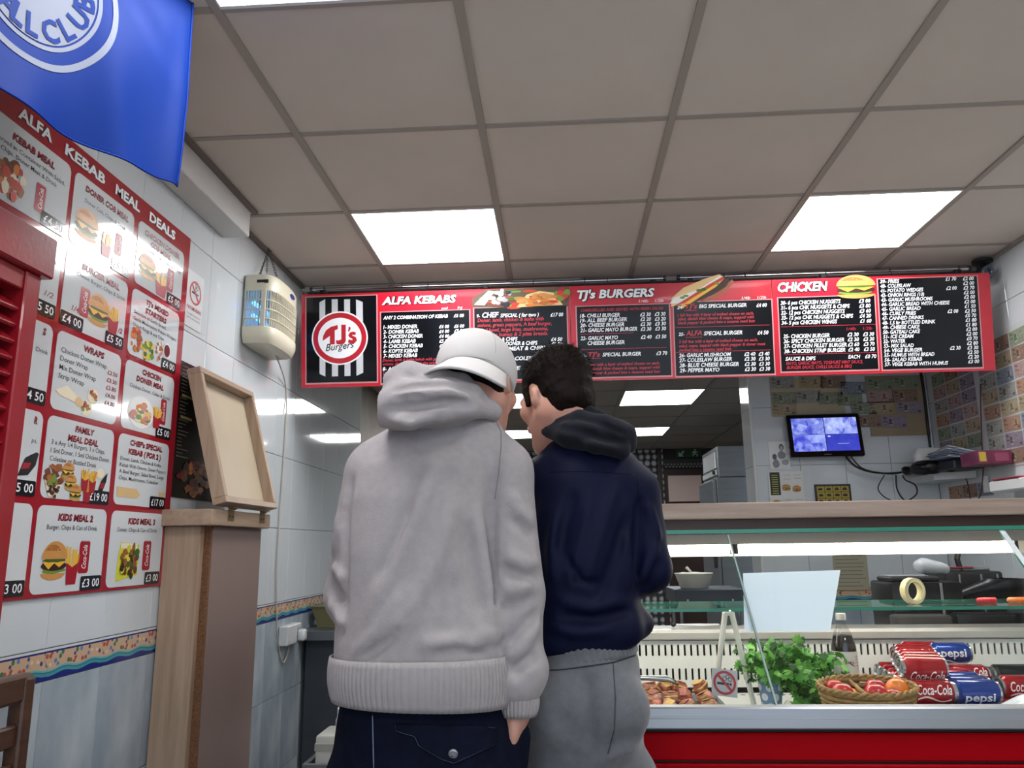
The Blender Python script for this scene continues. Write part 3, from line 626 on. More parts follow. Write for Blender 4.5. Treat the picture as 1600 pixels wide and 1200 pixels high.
# ================================================================== BLUE CLUB FLAG
MF = mat('#0a2c78', .55, spec=.12, bump=.06, bscale=400., name='blue_satin'); MFW = mat('#7f8595', .6, spec=.1)
q1, q0 = np.array((-.862, 1.605)), np.array((-.974, 1.165)); fd = (q1-q0)/np.linalg.norm(q1-q0); fn = np.array((fd[1], -fd[0]))
fpl = Plane((q1[0], q1[1], 0), (fd[0], fd[1], 0), (0, 0, 1), (fn[0], fn[1], 0))
FZ0, FZ1, FL = 2.128, 2.606, 1.15
def flagp(u, z, e=0.):
    t = (FZ1-z)/(FZ1-FZ0); s = -u
    wv = t*(.010*math.sin(s*9+.6+t*2.6)+.006*math.sin(s*21-t*5)+.016*math.exp(-((s-.14-.16*(1-t))/.05)**2)*(1 if t > 0 else 0)-.03*math.exp(-((s-.27)/.08)**2)*t)+.012*math.exp(-((s-.02)/.02)**2)*t
    if z < FZ0: t = 1.0
    d_ = ((s-.03)*.60+(t-.0)*.478*.80)-.17; wv += -.024*math.exp(-(d_/.03)**2)*t*min(1., max(0., s-.02)/.10)-.07*max(0., d_)*min(1, max(0., d_)/.06)
    p = fpl.p(u, z); return p+fpl.n*(wv+e)
flag = thing('flag', 'blue satin football club flag with white crest hanging from the ceiling', 'flag')
nu, nz = 150, 64; G = np.zeros((nz+1, nu+1, 3))
for i in range(nz+1):
    for j in range(nu+1):
        u = -FL*j/nu; zb = FZ0-.004
        G[i, j] = flagp(u, FZ1+(zb-FZ1)*i/nz)
fo = MB().grid(G, MF).build('cloth', flag, smooth=True); sm = fo.modifiers.new('thick', 'SOLIDIFY'); sm.thickness = .0012
mb = MB(); mb.tube([flagp(-.004, FZ1+(FZ0-FZ1)*i/60, .001) for i in range(61)], .0028, 6, mat('#123085', .6, spec=.1)); mb.tube([flagp(-FL*j/100, FZ0-.002, .0005) for j in range(101)], .0024, 6, mat('#123085', .6, spec=.1)); mb.build('hem', flag, smooth=True)
(xa, ya), (xb, yb), (xc, yc) = fpl.uv(0, 38), fpl.uv(110, 107), fpl.uv(185, 0); q_ = 2*(xa*(yb-yc)+xb*(yc-ya)+xc*(ya-yb))
uc = ((xa*xa+ya*ya)*(yb-yc)+(xb*xb+yb*yb)*(yc-ya)+(xc*xc+yc*yc)*(ya-yb))/q_; vc = ((xa*xa+ya*ya)*(xc-xb)+(xb*xb+yb*yb)*(xa-xc)+(xc*xc+yc*yc)*(xb-xa))/q_; R_ = math.hypot(xb-uc, yb-vc)
def fring(mb, r0, r1, m, e, n=96, k=6):
    for i in range(k):
        a0, a1 = r0+(r1-r0)*i/k, r0+(r1-r0)*(i+1)/k
        for t in range(n):
            A, B = 6.28319*t/n, 6.28319*(t+1)/n; Q = [(uc+a*math.cos(T), vc+a*math.sin(T)) for a, T in ((a0, A), (a1, A), (a1, B), (a0, B))]
            if max(q[1] for q in Q) > FZ1-.002: continue
            mb.add([flagp(u, z, e) for u, z in Q], [(0, 1, 2, 3)], m)
mb = MB(); fring(mb, R_*.93, R_, MFW, .0012); fring(mb, R_*.755, R_*.80, MFW, .0012); fring(mb, .0, R_*.735, MFW, .0012, 96, 18); mb.build('crest', flag, smooth=True)
LET = [('A', 27, 6), ('L', 43, 26), ('L', 68, 43), ('C', 97, 44), ('L', 119, 37), ('U', 136, 24), ('B', 152, 8)]
for ch, x, y in LET:
    uu, vv = fpl.uv(x, y); t = math.atan2(vv-vc, uu-uc); r = R_*.60+R_*.105
    text(fpl, flag, ch, uc+r*math.cos(t), vc+r*math.sin(t), None, R_*.22, MF, .0026, .03, rot=t+math.pi/2, align='C', name='crest_lettering', warp=lambda u, z, e: flagp(u, z, e))
# ================================================================== RED LOUVRED SHUTTER, CHAIR
MS = mat('#8a1420', .28, coat=.4, var=.06, bump=.08, bscale=90., name='red_gloss_paint')
sh = thing('louvred_shutter', 'red gloss painted louvred shutter in front of the meal deal poster', 'shutter', loc=(-1.2, 1.3, 1.1))
def sb(n, lo, hi, bev=.003, par=sh): o = MB().box(np.array(lo)-(-1.2, 1.3, 1.1), np.array(hi)-(-1.2, 1.3, 1.1), MS, bev).build(n, par); return o
sb('cornice', (XL+.016, .85, 1.905), (-1.135, 1.603, 2.0), .004); sb('stile', (-1.205, 1.535, 1.06), (-1.15, 1.583, 1.905)); sb('stile', (-1.205, .87, 1.06), (-1.15, .918, 1.905)); sb('rail', (-1.2, .918, 1.86), (-1.155, 1.535, 1.905)); sb('rail', (-1.2, .918, 1.06), (-1.155, 1.535, 1.11)); sb('back_board', (XL+.016, .87, 1.06), (-1.206, 1.583, 1.905), .001)
for k in range(20):
    z = 1.135+.0365*k; o = MB().box((-.024, -.308, -.005), (.024, .308, .005), MS, .002).build('slat', sh, loc=(-1.178+1.2, 1.2265-1.3, z-1.1)); o.rotation_euler = (0, math.radians(40), 0)
MC = wood_mat('chair_wood', '#3b261d', '#5d4030', 1, .35)
ch = thing('chair', 'dark brown wooden slat back chair against the tiled wall', 'chair', loc=(-1.2, 1.55, FLOOR))
def cb(n, lo, hi, bev=.006): return MB().box(np.array(lo)-(-1.2, 1.55, FLOOR), np.array(hi)-(-1.2, 1.55, FLOOR), MC, bev).build(n, ch)
for y in (1.35, 1.735): cb('back_post', (-1.225, y-.0, FLOOR), (-1.185, y+.034, 1.03), .008)
cb('top_rail', (-1.222, 1.36, .975), (-1.19, 1.765, 1.036), .008)
for z in (.885, .805, .725, .645): cb('slat', (-1.214, 1.384, z), (-1.196, 1.735, z+.045), .004)
cb('seat', (-1.225, 1.34, .50), (-.80, 1.78, .535), .01)
for y in (1.355, 1.73): cb('leg', (-.85, y, FLOOR), (-.812, y+.036, .50)); cb('apron', (-1.185, y+.006, .44), (-.85, y+.028, .50), .002)
# ================================================================== FLY KILLER WITH CABLE
fk = thing('fly_killer', 'cream plastic electric fly killer hanging on chains by the left wall', 'fly killer')
MCr = mat('#cdc7b2', .35, name='cream_plastic'); P0 = [(-1.283, 2.985), (-1.205, 2.985), (-1.178, 2.998), (-1.163, 3.03), (-1.157, 3.08), (-1.155, 3.15), (-1.157, 3.22), (-1.163, 3.27), (-1.178, 3.302), (-1.205, 3.315), (-1.283, 3.315)]
def scl(s): return [(-1.283+(x+1.283)*s, 3.15+(y-3.15)*s) for x, y in P0]
def stack(name, levels, m, par):
    mb = MB(); V = []; n = len(P0)
    for z, s in levels: V += [(x, y, z) for x, y in scl(s)]
    f = []
    for i in range(len(levels)-1):
        for k in range(n): f.append((i*n+k, i*n+(k+1) % n, (i+1)*n+(k+1) % n, (i+1)*n+k))
    f += [tuple(range(n))[::-1], tuple((len(levels)-1)*n+k for k in range(n))]; return mb.add(V, f, m).build(name, par, smooth=True, angle=40)
stack('top_cap', [(2.352, 1.0), (2.405, 1.0), (2.424, .95), (2.43, .86)], MCr, fk); bc = stack('base_tray', [(2.128, .8), (2.131, .92), (2.145, .985), (2.165, 1.03), (2.195, 1.03), (2.2, 1.0)], MCr, fk)
def peri(d):
    P = P0; 
    for i in range(len(P)-1):
        L = math.dist(P[i], P[i+1])
        if d <= L: t = d/L; return (P[i][0]+(P[i+1][0]-P[i][0])*t, P[i][1]+(P[i+1][1]-P[i][1])*t)
        d -= L
    return P[-1]
LP = sum(math.dist(P0[i], P0[i+1]) for i in range(len(P0)-1)); gm = MB()
for k in range(46): x, y = peri(LP*(k+.5)/46); gm.box((x-.0017, y-.0017, 2.195), (x+.0017, y+.0017, 2.356), MCr)
gm.build('grille_bars', fk); hb = MB()
for z in (2.232, 2.272, 2.312): hb.tube([(x+.001, y, z) for x, y in [peri(LP*k/40) for k in range(41)]], .0035, 6, MCr)
hb.build('grille_bands', fk, smooth=True)
box('back_plate', (-1.287, 2.99, 2.19), (-1.281, 3.31, 2.36), MCr, fk); box('corner_post', (-1.212, 2.984, 2.19), (-1.192, 2.994, 2.36), MCr, fk, .002)
UV = mat('#4f9df5', .4, emit=2.2, name='uv_tube'); box('front_baffle', (-1.186, 3.02, 2.2), (-1.183, 3.29, 2.352), mat('#a9a493', .5), fk)
for z in (2.25, 2.305):
    mb = MB(); mb.lathe([(.009, 0), (.009, .29)], 12, UV, Matrix.Translation((-1.25, 3.005, z)) @ Matrix.Rotation(-math.pi/2, 4, 'X')); mb.build('uv_tube', fk, smooth=True)
mb = MB()
for k in range(22): mb.box((-1.224, 3.0+.014*k, 2.205), (-1.222, 3.002+.014*k, 2.35), M_steeld)
mb.build('killing_grid', fk); bpl = Plane((-1.1545, 0, 0), (0, 1, 0), (0, 0, 1), (1, 0, 0)); mb = MB(); bpl.ell(mb, 3.19, 2.388, .033, .014, mat('#c9ccd6', .3), .0005); bpl.ell(mb, 3.19, 2.388, .03, .0115, mat('#28346e', .3), .0008); mb.build('badge', fk)
mb = MB(); mb.box((-1.235, 2.984, 2.385), (-1.185, 2.9905, 2.4), M_black, .002); mb.build('vent', fk)
def chain(name, p, q, par, n=16):
    p, q = Vector(p), Vector(q); d = (q-p)/n; t = d.normalized(); mb = MB()
    a = t.cross(Vector((0, 0, 1) if abs(t.z) < .95 else (1, 0, 0))).normalized(); b_ = t.cross(a)
    for k in range(n):
        c = p+d*(k+.5); s = a if k % 2 else b_; mb.tube([c+t*(d.length*.68*math.cos(x))+s*(.0048*math.sin(x)) for x in [6.283*i/10 for i in range(10)]], .0013, 5, closed=True, m=mat('#57504a', .4, metal=.7))
    return mb.build(name, par, smooth=True)
hook = (-1.265, 3.17, 2.605); chain('chain', hook, (-1.25, 3.04, 2.425), fk); chain('chain', hook, (-1.23, 3.27, 2.425), fk); chain('chain', (-1.262, 3.15, 2.56), (-1.24, 3.1, 2.47), fk, 7)
mb = MB(); mb.tube([(-1.265, 3.17, 2.62), (-1.265, 3.17, 2.603), (-1.258, 3.172, 2.597), (-1.252, 3.174, 2.603)], .002, 6, M_steeld); mb.build('ceiling_hook', fk)
cpts = [(-1.22, 3.2, 2.13)]+[tuple(at(x, y, 0, -1.284)) for x, y in ((446, 600), (447, 660), (442, 740), (436, 820), (432, 900), (433, 985), (437, 1018), (442, 1036), (449, 1022), (452, 1008))]
def smooth_path(P, n=8):
    P = [Vector(p) for p in P]; o = []
    for i in range(len(P)-1):
        a, b_, c, d = P[max(i-1, 0)], P[i], P[i+1], P[min(i+2, len(P)-1)]
        for k in range(n):
            t = k/n; o.append(.5*((2*b_)+(c-a)*t+(2*a-5*b_+4*c-d)*t*t+(3*b_-a-3*c+d)*t**3))
    return o+[P[-1]]
MCab = mat('#b9b3aa', .5); mb = MB(); mb.tube(smooth_path(cpts), .0035, 6, MCab); mb.build('cable', fk, smooth=True)
so = thing('wall_socket', 'white double wall socket below the fly killer cable', 'socket', loc=(XL, 3.72, .91))
MWp = mat('#c9cccf', .3); MB().box((.009, -.125, -.043), (.052, .0, .043), MWp, .004).build('back_box', so); MB().box((.009, .002, -.043), (.045, .085, .043), MWp, .004).build('face_plate', so)
MB().box((.0445, .03, .012), (.048, .045, .03), mat('#a9acb0', .4), .001).build('switch', so); MB().box((.0445, .055, .012), (.048, .07, .03), mat('#a9acb0', .4), .001).build('switch', so)
mb = MB(); mb.box((XL+.046, 3.745, .872), (XL+.082, 3.79, .925), MWp, .01); mb.build('plug', fk, smooth=True, angle=50)
# ================================================================== COUNTER END WITH RAISED FLAP
WY = wood_mat('pale_oak_laminate', '#8f7763', '#b39a83', 1); WZ = wood_mat('pale_oak_upright', '#8d745f', '#b59c85', 2); WX = wood_mat('oak_laminate_shelf', '#7d6a5c', '#a8968a', 0, .4)
LAM = mat('#87736d', .4, var=.05, vscale=3., name='taupe_laminate'); CHIP = mat('#6d4a30', .9, var=.35, vscale=150.)
ce = thing('counter_end', 'wooden counter end with a lift up flap raised against the left wall', 'counter', loc=(-1.2, 2.7, FLOOR))
def eb(n, lo, hi, m_, bev=.002, par=ce): o = (-1.2, 2.7, FLOOR); return MB().box(np.array(lo)-o, np.array(hi)-o, m_, bev).build(n, par)
eb('front_post', (-1.288, 2.485, FLOOR), (-1.166, 2.515, 1.376), WZ); eb('panel_edge', (-1.17, 2.516, FLOOR), (-1.146, 2.53, 1.376), CHIP, 0); eb('side_panel', (-1.17, 2.531, FLOOR), (-1.145, 2.95, 1.376), LAM, .001); eb('back_panel', (-1.288, 2.93, FLOOR), (-1.171, 2.95, 1.376), LAM, .001)
eb('ledge', (-1.288, 2.455, 1.377), (-1.118, 2.965, 1.43), WY, .003)
FM = frame_mat(Vector((-1.137, 2.5, 1.442))-Vector((-1.2, 2.7, FLOOR)), (0, 1, 0), (-.258, 0, .966), (.966, 0, .258))
fl = MB().box((0.001, .001, 0), (.469, .479, .008), mat('#b7a992', .5, var=.05, vscale=4., name='plywood_panel'), 0, FM).build('flap', ce)
for n, lo, hi in (('flap_rail', (0, 0, -.002), (.47, .022, .046)), ('flap_rail', (0, .458, -.002), (.47, .48, .046)), ('flap_rail', (0, .022, -.002), (.022, .458, .046)), ('flap_rail', (.448, .022, -.002), (.47, .458, .046))):
    MB().box(lo, hi, WY if lo[0] == 0 and hi[0] > .1 else WZ, .002, FM).build(n, fl)
BR = mat('#8a7148', .4, metal=.8)
for y in (2.575, 2.855):
    hgx = MB(); o = np.array((-1.2, 2.7, FLOOR)); hgx.box(np.array((-1.1185, y, 1.395))-o, np.array((-1.1165, y+.05, 1.432))-o, BR); hgx.tube([np.array((-1.114, y, 1.436))-o, np.array((-1.114, y+.05, 1.436))-o], .004, 8, BR)
    hgx.box(np.array((-1.118, y, 1.437))-o, np.array((-1.098, y+.05, 1.4395))-o, BR)
    for q in (.012, .038): hgx.lathe([(.003, 0), (.003, .0015)], 8, M_dark, Matrix.Translation(Vector((-1.1165, y+q, 1.41))-Vector(o)) @ Matrix.Rotation(math.pi/2, 4, 'Y'))
    hgx.build('hinge', ce)
# ================================================================== STEEL BENCH BEHIND THE FLAP GAP
sbn = thing('steel_bench', 'low stainless steel bench against the left wall behind the counter', 'bench', loc=(-.8, 4.2, FLOOR))
def stb(n, lo, hi, m_=M_steeld, bev=.002): o = (-.8, 4.2, FLOOR); return MB().box(np.array(lo)-o, np.array(hi)-o, m_, bev).build(n, sbn)
stb('worktop', (XL+.01, 3.87, .86), (-.15, 4.55, .905), mat('#6f7478', .4, metal=.7)); stb('cabinet', (XL+.03, 3.93, FLOOR+.12), (-.18, 4.52, .858), mat('#3b4046', .5, metal=.3, var=.1))
for x in (XL+.06, -.24):
    for y in (3.96, 4.48): stb('leg', (x-.02, y-.02, FLOOR), (x+.02, y+.02, FLOOR+.12))
tr = thing('tray', 'olive green tray on the steel bench', 'tray', loc=(-1.08, 4.15, .911)); mb = MB()
mb.grid([[( -.16, -.13, 0), (.16, -.13, 0), (.16, .13, 0), (-.16, .13, 0), (-.16, -.13, 0)], [(-.19, -.16, .1), (.19, -.16, .1), (.19, .16, .1), (-.19, .16, .1), (-.19, -.16, .1)]], mat('#6f6a4a', .4)); mb.add([(-.16, -.13, 0), (.16, -.13, 0), (.16, .13, 0), (-.16, .13, 0)], [(0, 1, 2, 3)], mat('#6f6a4a', .4)); o = mb.build('tub', tr); o.modifiers.new('t', 'SOLIDIFY').thickness = .004
rm = MB(); rm.tube([(-.19, -.16, .1), (.19, -.16, .1), (.19, .16, .1), (-.19, .16, .1)], .005, 6, mat('#6f6a4a', .4), closed=True); rm.build('rim', tr)
pp = Sdf((-1.14, 3.87, .90), (-.9, 4.05, .95), .006); pp.ell((-1.02, 3.95, .918), (.1, .06, .016)).noise(.002, 60); po = pp.build('paper_bundle', mat('#c3c5c4', .7)); tag(po, 'crumpled white paper bundle at the front edge of the steel bench', 'paper')
cr_ = thing('storage_crate', 'grey plastic crate on the floor behind the counter gap', 'crate', loc=(-.9, 3.42, FLOOR)); b = MB(); cm = mat('#6a6d70', .5)
for lo, hi in (((-.15, -.12, 0), (.15, .12, .01)), ((-.15, -.12, .01), (-.14, .12, .37)), ((.14, -.12, .01), (.15, .12, .37)), ((-.14, -.12, .01), (.14, -.11, .37)), ((-.14, .11, .01), (.14, .12, .37))): b.box(lo, hi, cm)
b.build('shell', cr_); b = MB(); b.box((-.16, -.13, .34), (.16, -.121, .372), cm, .003); b.box((-.16, .121, .34), (.16, .13, .372), cm, .003); b.box((-.16, -.12, .34), (-.151, .12, .372), cm, .003); b.box((.151, -.12, .34), (.16, .12, .372), cm, .003); b.build('rim', cr_)
pk = thing('paper_pack', 'white paper wrapped pack standing in the grey crate', 'pack', loc=(-.9, 3.42, FLOOR+.011)); MB().box((-.12, -.095, 0), (.12, .095, .46), mat('#bdbdb6', .7, var=.05), .012).build('wrapped_stack', pk, smooth=True, angle=40); MB().box((-.1215, -.0965, .40), (.1215, .0965, .43), mat('#a5a49c', .6), .002).build('paper_band', pk)
# ================================================================== MENU BOARDS ABOVE THE COUNTER
mv = np.array((0, -.06, .447)); mv /= np.linalg.norm(mv); mn = np.cross((1, 0, 0), mv); mn = mn if mn[1] < 0 else -mn
mp = Plane((0, 3.5, 2.503), (1, 0, 0), mv, mn)
MRED = mat('#b81a2e', .2, coat=.2, name='menu_red'); MBLK = mat('#0a0b10', .14, spec=.3, name='menu_black'); MEDGE = mat('#c9888c', .3); MTR = mat('#b02838', .3); MTW = mat('#eceef2', .3)
def board(label, x0, x1, px0):
    t = thing('menu_board', label, 'menu board', 'menu boards hanging over the counter'); MB().prism([(x0, -.452), (x1, -.452), (x1, 0), (x0, 0)], mp.o-mp.n*.009, mp.u, mp.v, mp.n, .009, MRED).build('board', t); return t
def panel(par, x0, y0, x1, y1, name='black_panel'):
    a0, b1 = mp.uv(x0, y0); a1, _ = mp.uv(x1, y0); _, b0 = mp.uv((x0+x1)/2, y1); mb = MB()
    mp.rect(mb, a0-.006, b0-.008, a1+.006, b1+.004, MEDGE, .0008); mb.build('panel_edge', par); o = MB().prism([(a0, b0), (a1, b0), (a1, b1), (a0, b1)], mp.o+mp.n*.001, mp.u, mp.v, mp.n, .0008, MBLK).build(name, par); return o
def mt(par, s, x0, x1, y, cap, m_, yref=None, bold=.026, shear=.22, e=.0032, nm='lettering'):
    a0 = mp.uv(x0, yref or y)[0]; a1 = mp.uv(x1, yref or y)[0]; b = mp.uv(x0, y)[1]; text(mp, par, s, a0, b, a1-a0, cap*.00303, m_, e, bold, shear, name=nm)
def heading(par, s, x0, x1, y, cap, shear=.2):
    a0, b = mp.uv(x0, y); a1 = mp.uv(x1, y)[0]
    for mm, e, bo in ((MBLK, .0022, .085), (MTW, .003, .04)): text(mp, par, s, a0, b, a1-a0, cap*.00303, mm, e, bo, shear, name='title_lettering')
def rows(par, x0, yref, data, cap=5.2, m_=MTW):
    for s, x1, y in data: mt(par, s, x0, x1, y, cap, m_, yref)
def rule(par, x0, x1, y):
    a0, b = mp.uv(x0, y); a1 = mp.uv(x1, y)[0]; mb = MB(); mp.rect(mb, a0, b-.0012, a1, b+.0012, MTR, .0026); mb.build('rule', par)
bA = board('red and black menu board with round striped logo and kebab list', -1.222, .0725, 0)
bB = board('red and black menu board of burgers with a burger picture', .0755, 1.0145, 0)
bC = board('red and black menu board of chicken and side orders', 1.0175, 2.003, 0)
P = panel(bA, 479, 465, 588, 597, 'logo_panel'); mb = MB(); SW = mat('#c6c8ce', .3)
for x0, x1, q in ((499.4, 508.4, 1), (518.5, 528, 0), (538, 547.2, 0), (556.5, 567, -1)):
    a0, bt = mp.uv(x0, 468); a1, _ = mp.uv(x1, 468); bb = mp.uv(530, 588)[1]; d1, d2 = (.014, 0) if q > 0 else ((0, .014) if q < 0 else (0, 0)); mp.poly(mb, [(a0, bb+d1), (a1, bb+d2), (a1, bt-d2), (a0, bt-d1)], SW, .003)
mb.build('stripes', P); ca, cb_ = mp.uv(531.2, 528.4); mb = MB()
mp.ell(mb, ca, cb_, .137, .130, MTW, .0036, 56); mp.ell(mb, ca, cb_, .130, .123, mat('#b3202e', .2), .0040, 56); mp.ell(mb, ca, cb_, .106, .098, MTW, .0044, 56); mb.build('logo_disc', P)
RL = mat('#b3202e', .25); ML = MB()
def lp(pts): mp.poly(ML, [(ca+x*.001, cb_+y*.001) for x, y in pts], RL, .0050)
lp([(-84, -12), (-80, 14), (-66, 40), (-44, 55), (-10, 64), (-8, 44), (-24, 38), (-24, -30), (-48, -30), (-48, 12), (-62, 2)])       # T with swept left arm
lp([(8, 64), (30, 64), (30, -14), (22, -28), (4, -32), (-16, -28), (-18, -10), (-4, -12), (8, -6)])                                  # J
lp([(42, 50), (52, 54), (54, 42), (44, 28), (40, 34), (44, 42)])                                                                    # apostrophe
lp([(80, 24), (66, 30), (50, 26), (42, 12), (48, 2), (62, -6), (62, -12), (44, -8), (40, -22), (56, -29), (74, -26), (84, -14), (80, 2), (62, 10), (62, 14), (76, 12)])   # s
ML.build('logo_letters', P); text(mp, P, 'Burgers', ca-.068, cb_-.062, .14, .034, PBK, .0052, .004, .35, rot=.10, name='logo_lettering')
heading(bA, 'ALFA KEBABS', 597, 713, 476, 11.5); mt(bA, 'sml', 689.5, 700, 483.7, 4, MTW, bold=.0); mt(bA, 'lrg', 715, 723, 482.5, 4, MTW, bold=.0)
P = panel(bA, 595.5, 488.5, 733, 597); mt(P, 'ANY 2 COMBINATION OF KEBAB', 599, 700, 499.5, 5.4, MTW); mt(P, '£6 00', 709, 725, 496, 5, MTW)
pz = ['£4 00', '£4 00', '£4 00', '£5 00', '£4 50', '£4 50', '£5 00']
for k, (s, x1) in enumerate((('1- MIXED DONER', 652), ('2- DONER KEBAB', 654.5), ('3- CHICKEN DONER', 660.5), ('4- LAMB KEBAB', 649.5), ('5- CHICKEN KEBAB', 660.5), ('6- KOFTE KEBAB', 652.5), ('7- MIXED KEBAB', 651.5))):
    y = 514.2+7.5*k; mt(P, s, 599, x1, y, 5.6, MTW, 514); mt(P, pz[k], 686, 702, y-1.2, 5, MTW, 514); mt(P, ('£6 00', '£5 50', '£5 50')[min(k, 2)], 709.5, 725.5, y-2, 5, MTW, 514)
for s, x1, y in (('Doner, lamb & kofte kebab with green peppers', 712, 565), ('onions, charcoal grilled in the original way', 700, 571), ('Doner, lamb, chicken and kofte kebab with', 705, 585.3), ('peppers, onions and all salad', 690, 591.3)): mt(P, s, 598, x1, y, 4.2, MTR, 560)
mt(P, '8- ALFA SPECIAL', 598, 655, 579.5, 5.6, MTW, 570)
P = panel(bA, 741, 482, 885, 592); mb = MB(); fa, fb = mp.uv(815, 467)
mp.poly(mb, [mp.uv(738, 480), mp.uv(738, 466), mp.uv(760, 452.5), mp.uv(888, 447.6), mp.uv(888, 477), mp.uv(885, 480)], mat('#5b4a3a', .25), .0014)
p_pile(mp, mb, fa+.0, fb, .40, .085, ['dgreen', 'green', 'patty', 'meat2', 'tom'], 50, .0016, .12); a0, b0 = mp.uv(757, 466); mp.poly(mb, [(a0-.05, b0-.03), (a0, b0-.035), (a0+.05, b0+.03), (a0+.02, b0+.035)], K['cream'], .004)
a0, b0 = mp.uv(785, 466); p_pile(mp, mb, a0, b0, .1, .075, ['grey', 'white', 'dk'], 18, .0042, .2)
a0, b0 = mp.uv(843, 468); mp.poly(mb, [(a0-.11, b0-.035), (a0-.06, b0+.025), (a0+.0, b0+.04), (a0+.07, b0+.03), (a0+.11, b0-.03)], K['bunl'], .0044); p_pile(mp, mb, a0, b0-.003, .19, .055, ['orange', 'bun', 'bun2', 'tom', 'orange'], 46, .0048, .16)
a0, b0 = mp.uv(877, 462); p_pile(mp, mb, a0, b0, .07, .06, ['tom', 'tom', 'red', 'green'], 14, .0052, .3); mb.build('food_picture', bA)
mt(P, '9-', 745, 750, 496.5, 5, MTW); mt(P, 'CHEF', 753.5, 779.5, 496.5, 8, MTW); mt(P, 'SPECIAL ( for two )', 782, 842, 496, 5.6, MTW); mt(P, '£17 00', 860, 880, 494.8, 5.6, MTW)
for s, x1, y in (('Doner, lamb, chicken & kofte with', 850, 503.5), ('onions, green peppers, A beef burger,', 862, 511.2), ('salad bowl, large fries, mushrooms,', 856, 519), ('humus or humus & 2 pitta breads.', 856, 526.5)): mt(P, s, 746, x1, y, 5.6, MTR, 503)
for s, x0, x1, y in (('10- DONER & CHIPS', 749, 809, 534), ('11- CHICKEN DONER & CHIPS', 749, 840, 541), ('12- DONER MEAT & CHIPS', 749, 852, 549), ('13- BURGER & COLESLAW', 749, 850, 564.5), ('14- CHEESE', 749, 813, 579.5), ('15- PITTA', 749, 805, 587)): mt(P, s, x0, x1, y, 5.8, MTW, 540)
for s, y in (('£4 50', 533), ('£5 50', 540.4), ('£5 50', 548)): mt(P, s, 861, 879, y, 5.4, MTW, 540)
heading(bB, "TJ's BURGERS", 902, 1023, 466.8, 12.5); mt(bB, '1/4lb', 998, 1013, 473, 4.4, MTW, bold=0.); mt(bB, '1/2lb', 1023, 1037, 472.4, 4.4, MTW, bold=0.)
P = panel(bB, 901, 479.5, 1045, 588); mt(P, 'CHARGRILLED AND SERVED WITH FRESH SALAD', 907.5, 1036.5, 487.5, 4.4, MTR)
for s, x1, y, p1, p2 in (('18- CHILLI BURGER', 968.5, 496.6, '£2 30', '£3 30'), ('19- ALL BEEF BURGER', 979.5, 504, '£2 20', '£3 20'), ('20- CHEESE BURGER', 975, 511.6, '£2 30', '£3 30'), ('21- GARLIC MAYO BURGER', 995, 519.3, '£2 30', '£3 30'), ('22- GARLIC MAYO', 964.5, 531.8, '£2 40', '£3 50')):
    mt(P, s, 906, x1, y, 5.8, MTW, 497); mt(P, p1, 1000, 1017, y-2.2, 5.6, MTW, 497); mt(P, p2, 1022.7, 1040, y-2.8, 5.6, MTW, 497)
mt(P, 'CHEESE BURGER', 918, 976, 539.2, 5.8, MTW); rule(P, 906, 990, 522.5); rule(P, 905, 1042, 546.5)
mt(P, '23-', 907.5, 916.5, 558.5, 5, MTW); mt(P, "TJ's", 918.5, 938, 558, 7.4, MTR); mt(P, 'SPECIAL BURGER', 941.5, 1001.5, 557, 5.6, MTW); mt(P, '£3 70', 1025, 1042.5, 555, 5.6, MTW); rule(P, 918.5, 938, 560.6)
for s, x1, y in (('1 full 4oz with a layer of melted cheese on each,', 1031, 572.5), ('salad, danish blue cheese & mayo, topped with', 1031, 579), ('black pepper & packed into a sesame seed bun', 1031, 585.6)): mt(P, s, 908, x1, y, 4.6, MTR, 575)
P = panel(bB, 1052.5, 473, 1205, 585.5); mb = MB(); a0, b0 = mp.uv(1093, 456); R2 = math.radians(24)
def hd(x, y): return (a0+x*math.cos(R2)-y*math.sin(R2), b0+x*math.sin(R2)+y*math.cos(R2))
for poly, c_, e in (([(-.15, -.005), (-.13, .03), (-.06, .05), (.05, .045), (.12, .035), (.13, .01), (.05, .0), (-.1, -.02)], 'bunl', .002), ([(-.15, .01), (-.12, .026), (-.0, .012), (.12, .028), (.125, .012), (0, -.0), (-.1, -.012)], 'white', .0024), ([(-.14, -.01), (-.05, .0), (.05, .012), (.13, .018), (.135, .002), (.05, -.01), (-.06, -.022)], 'tom', .0027), ([(-.13, -.025), (-.04, -.012), (.06, -.002), (.135, .006), (.13, -.012), (.02, -.022), (-.1, -.035)], 'cheese', .003), ([(-.09, -.035), (0, -.022), (.08, -.012), (.14, .01), (.15, -.012), (.12, -.032), (.05, -.04)], 'patty', .0033), ([(-.02, -.045), (.06, -.042), (.125, -.032), (.16, -.01), (.165, -.028), (.12, -.05), (.04, -.06)], 'meat', .0025)):
    mp.poly(mb, [hd(*q) for q in poly], K[c_], e)
for k in range(9): x, y = hd(random.uniform(-.12, .09), random.uniform(0, .012)); mp.blob(mb, x, y, .015, .007, K['green'], .0036)
mb.build('food_picture', bB); mt(bB, '1/4lb', 1158.5, 1172, 468, 4.4, MTW, bold=0.); mt(bB, '1/2lb', 1183, 1197, 467.2, 4.4, MTW, bold=0.)
mt(P, '24-', 1058, 1068, 483.2, 5, MTW); mt(P, "TJ's", 1070, 1089.5, 482.6, 7.4, MTR); mt(P, 'BIG SPECIAL BURGER', 1092, 1166.5, 481.6, 5.6, MTW); mt(P, '£4 00', 1181.5, 1198, 480, 5.6, MTW); rule(P, 1069, 1089, 485.5)
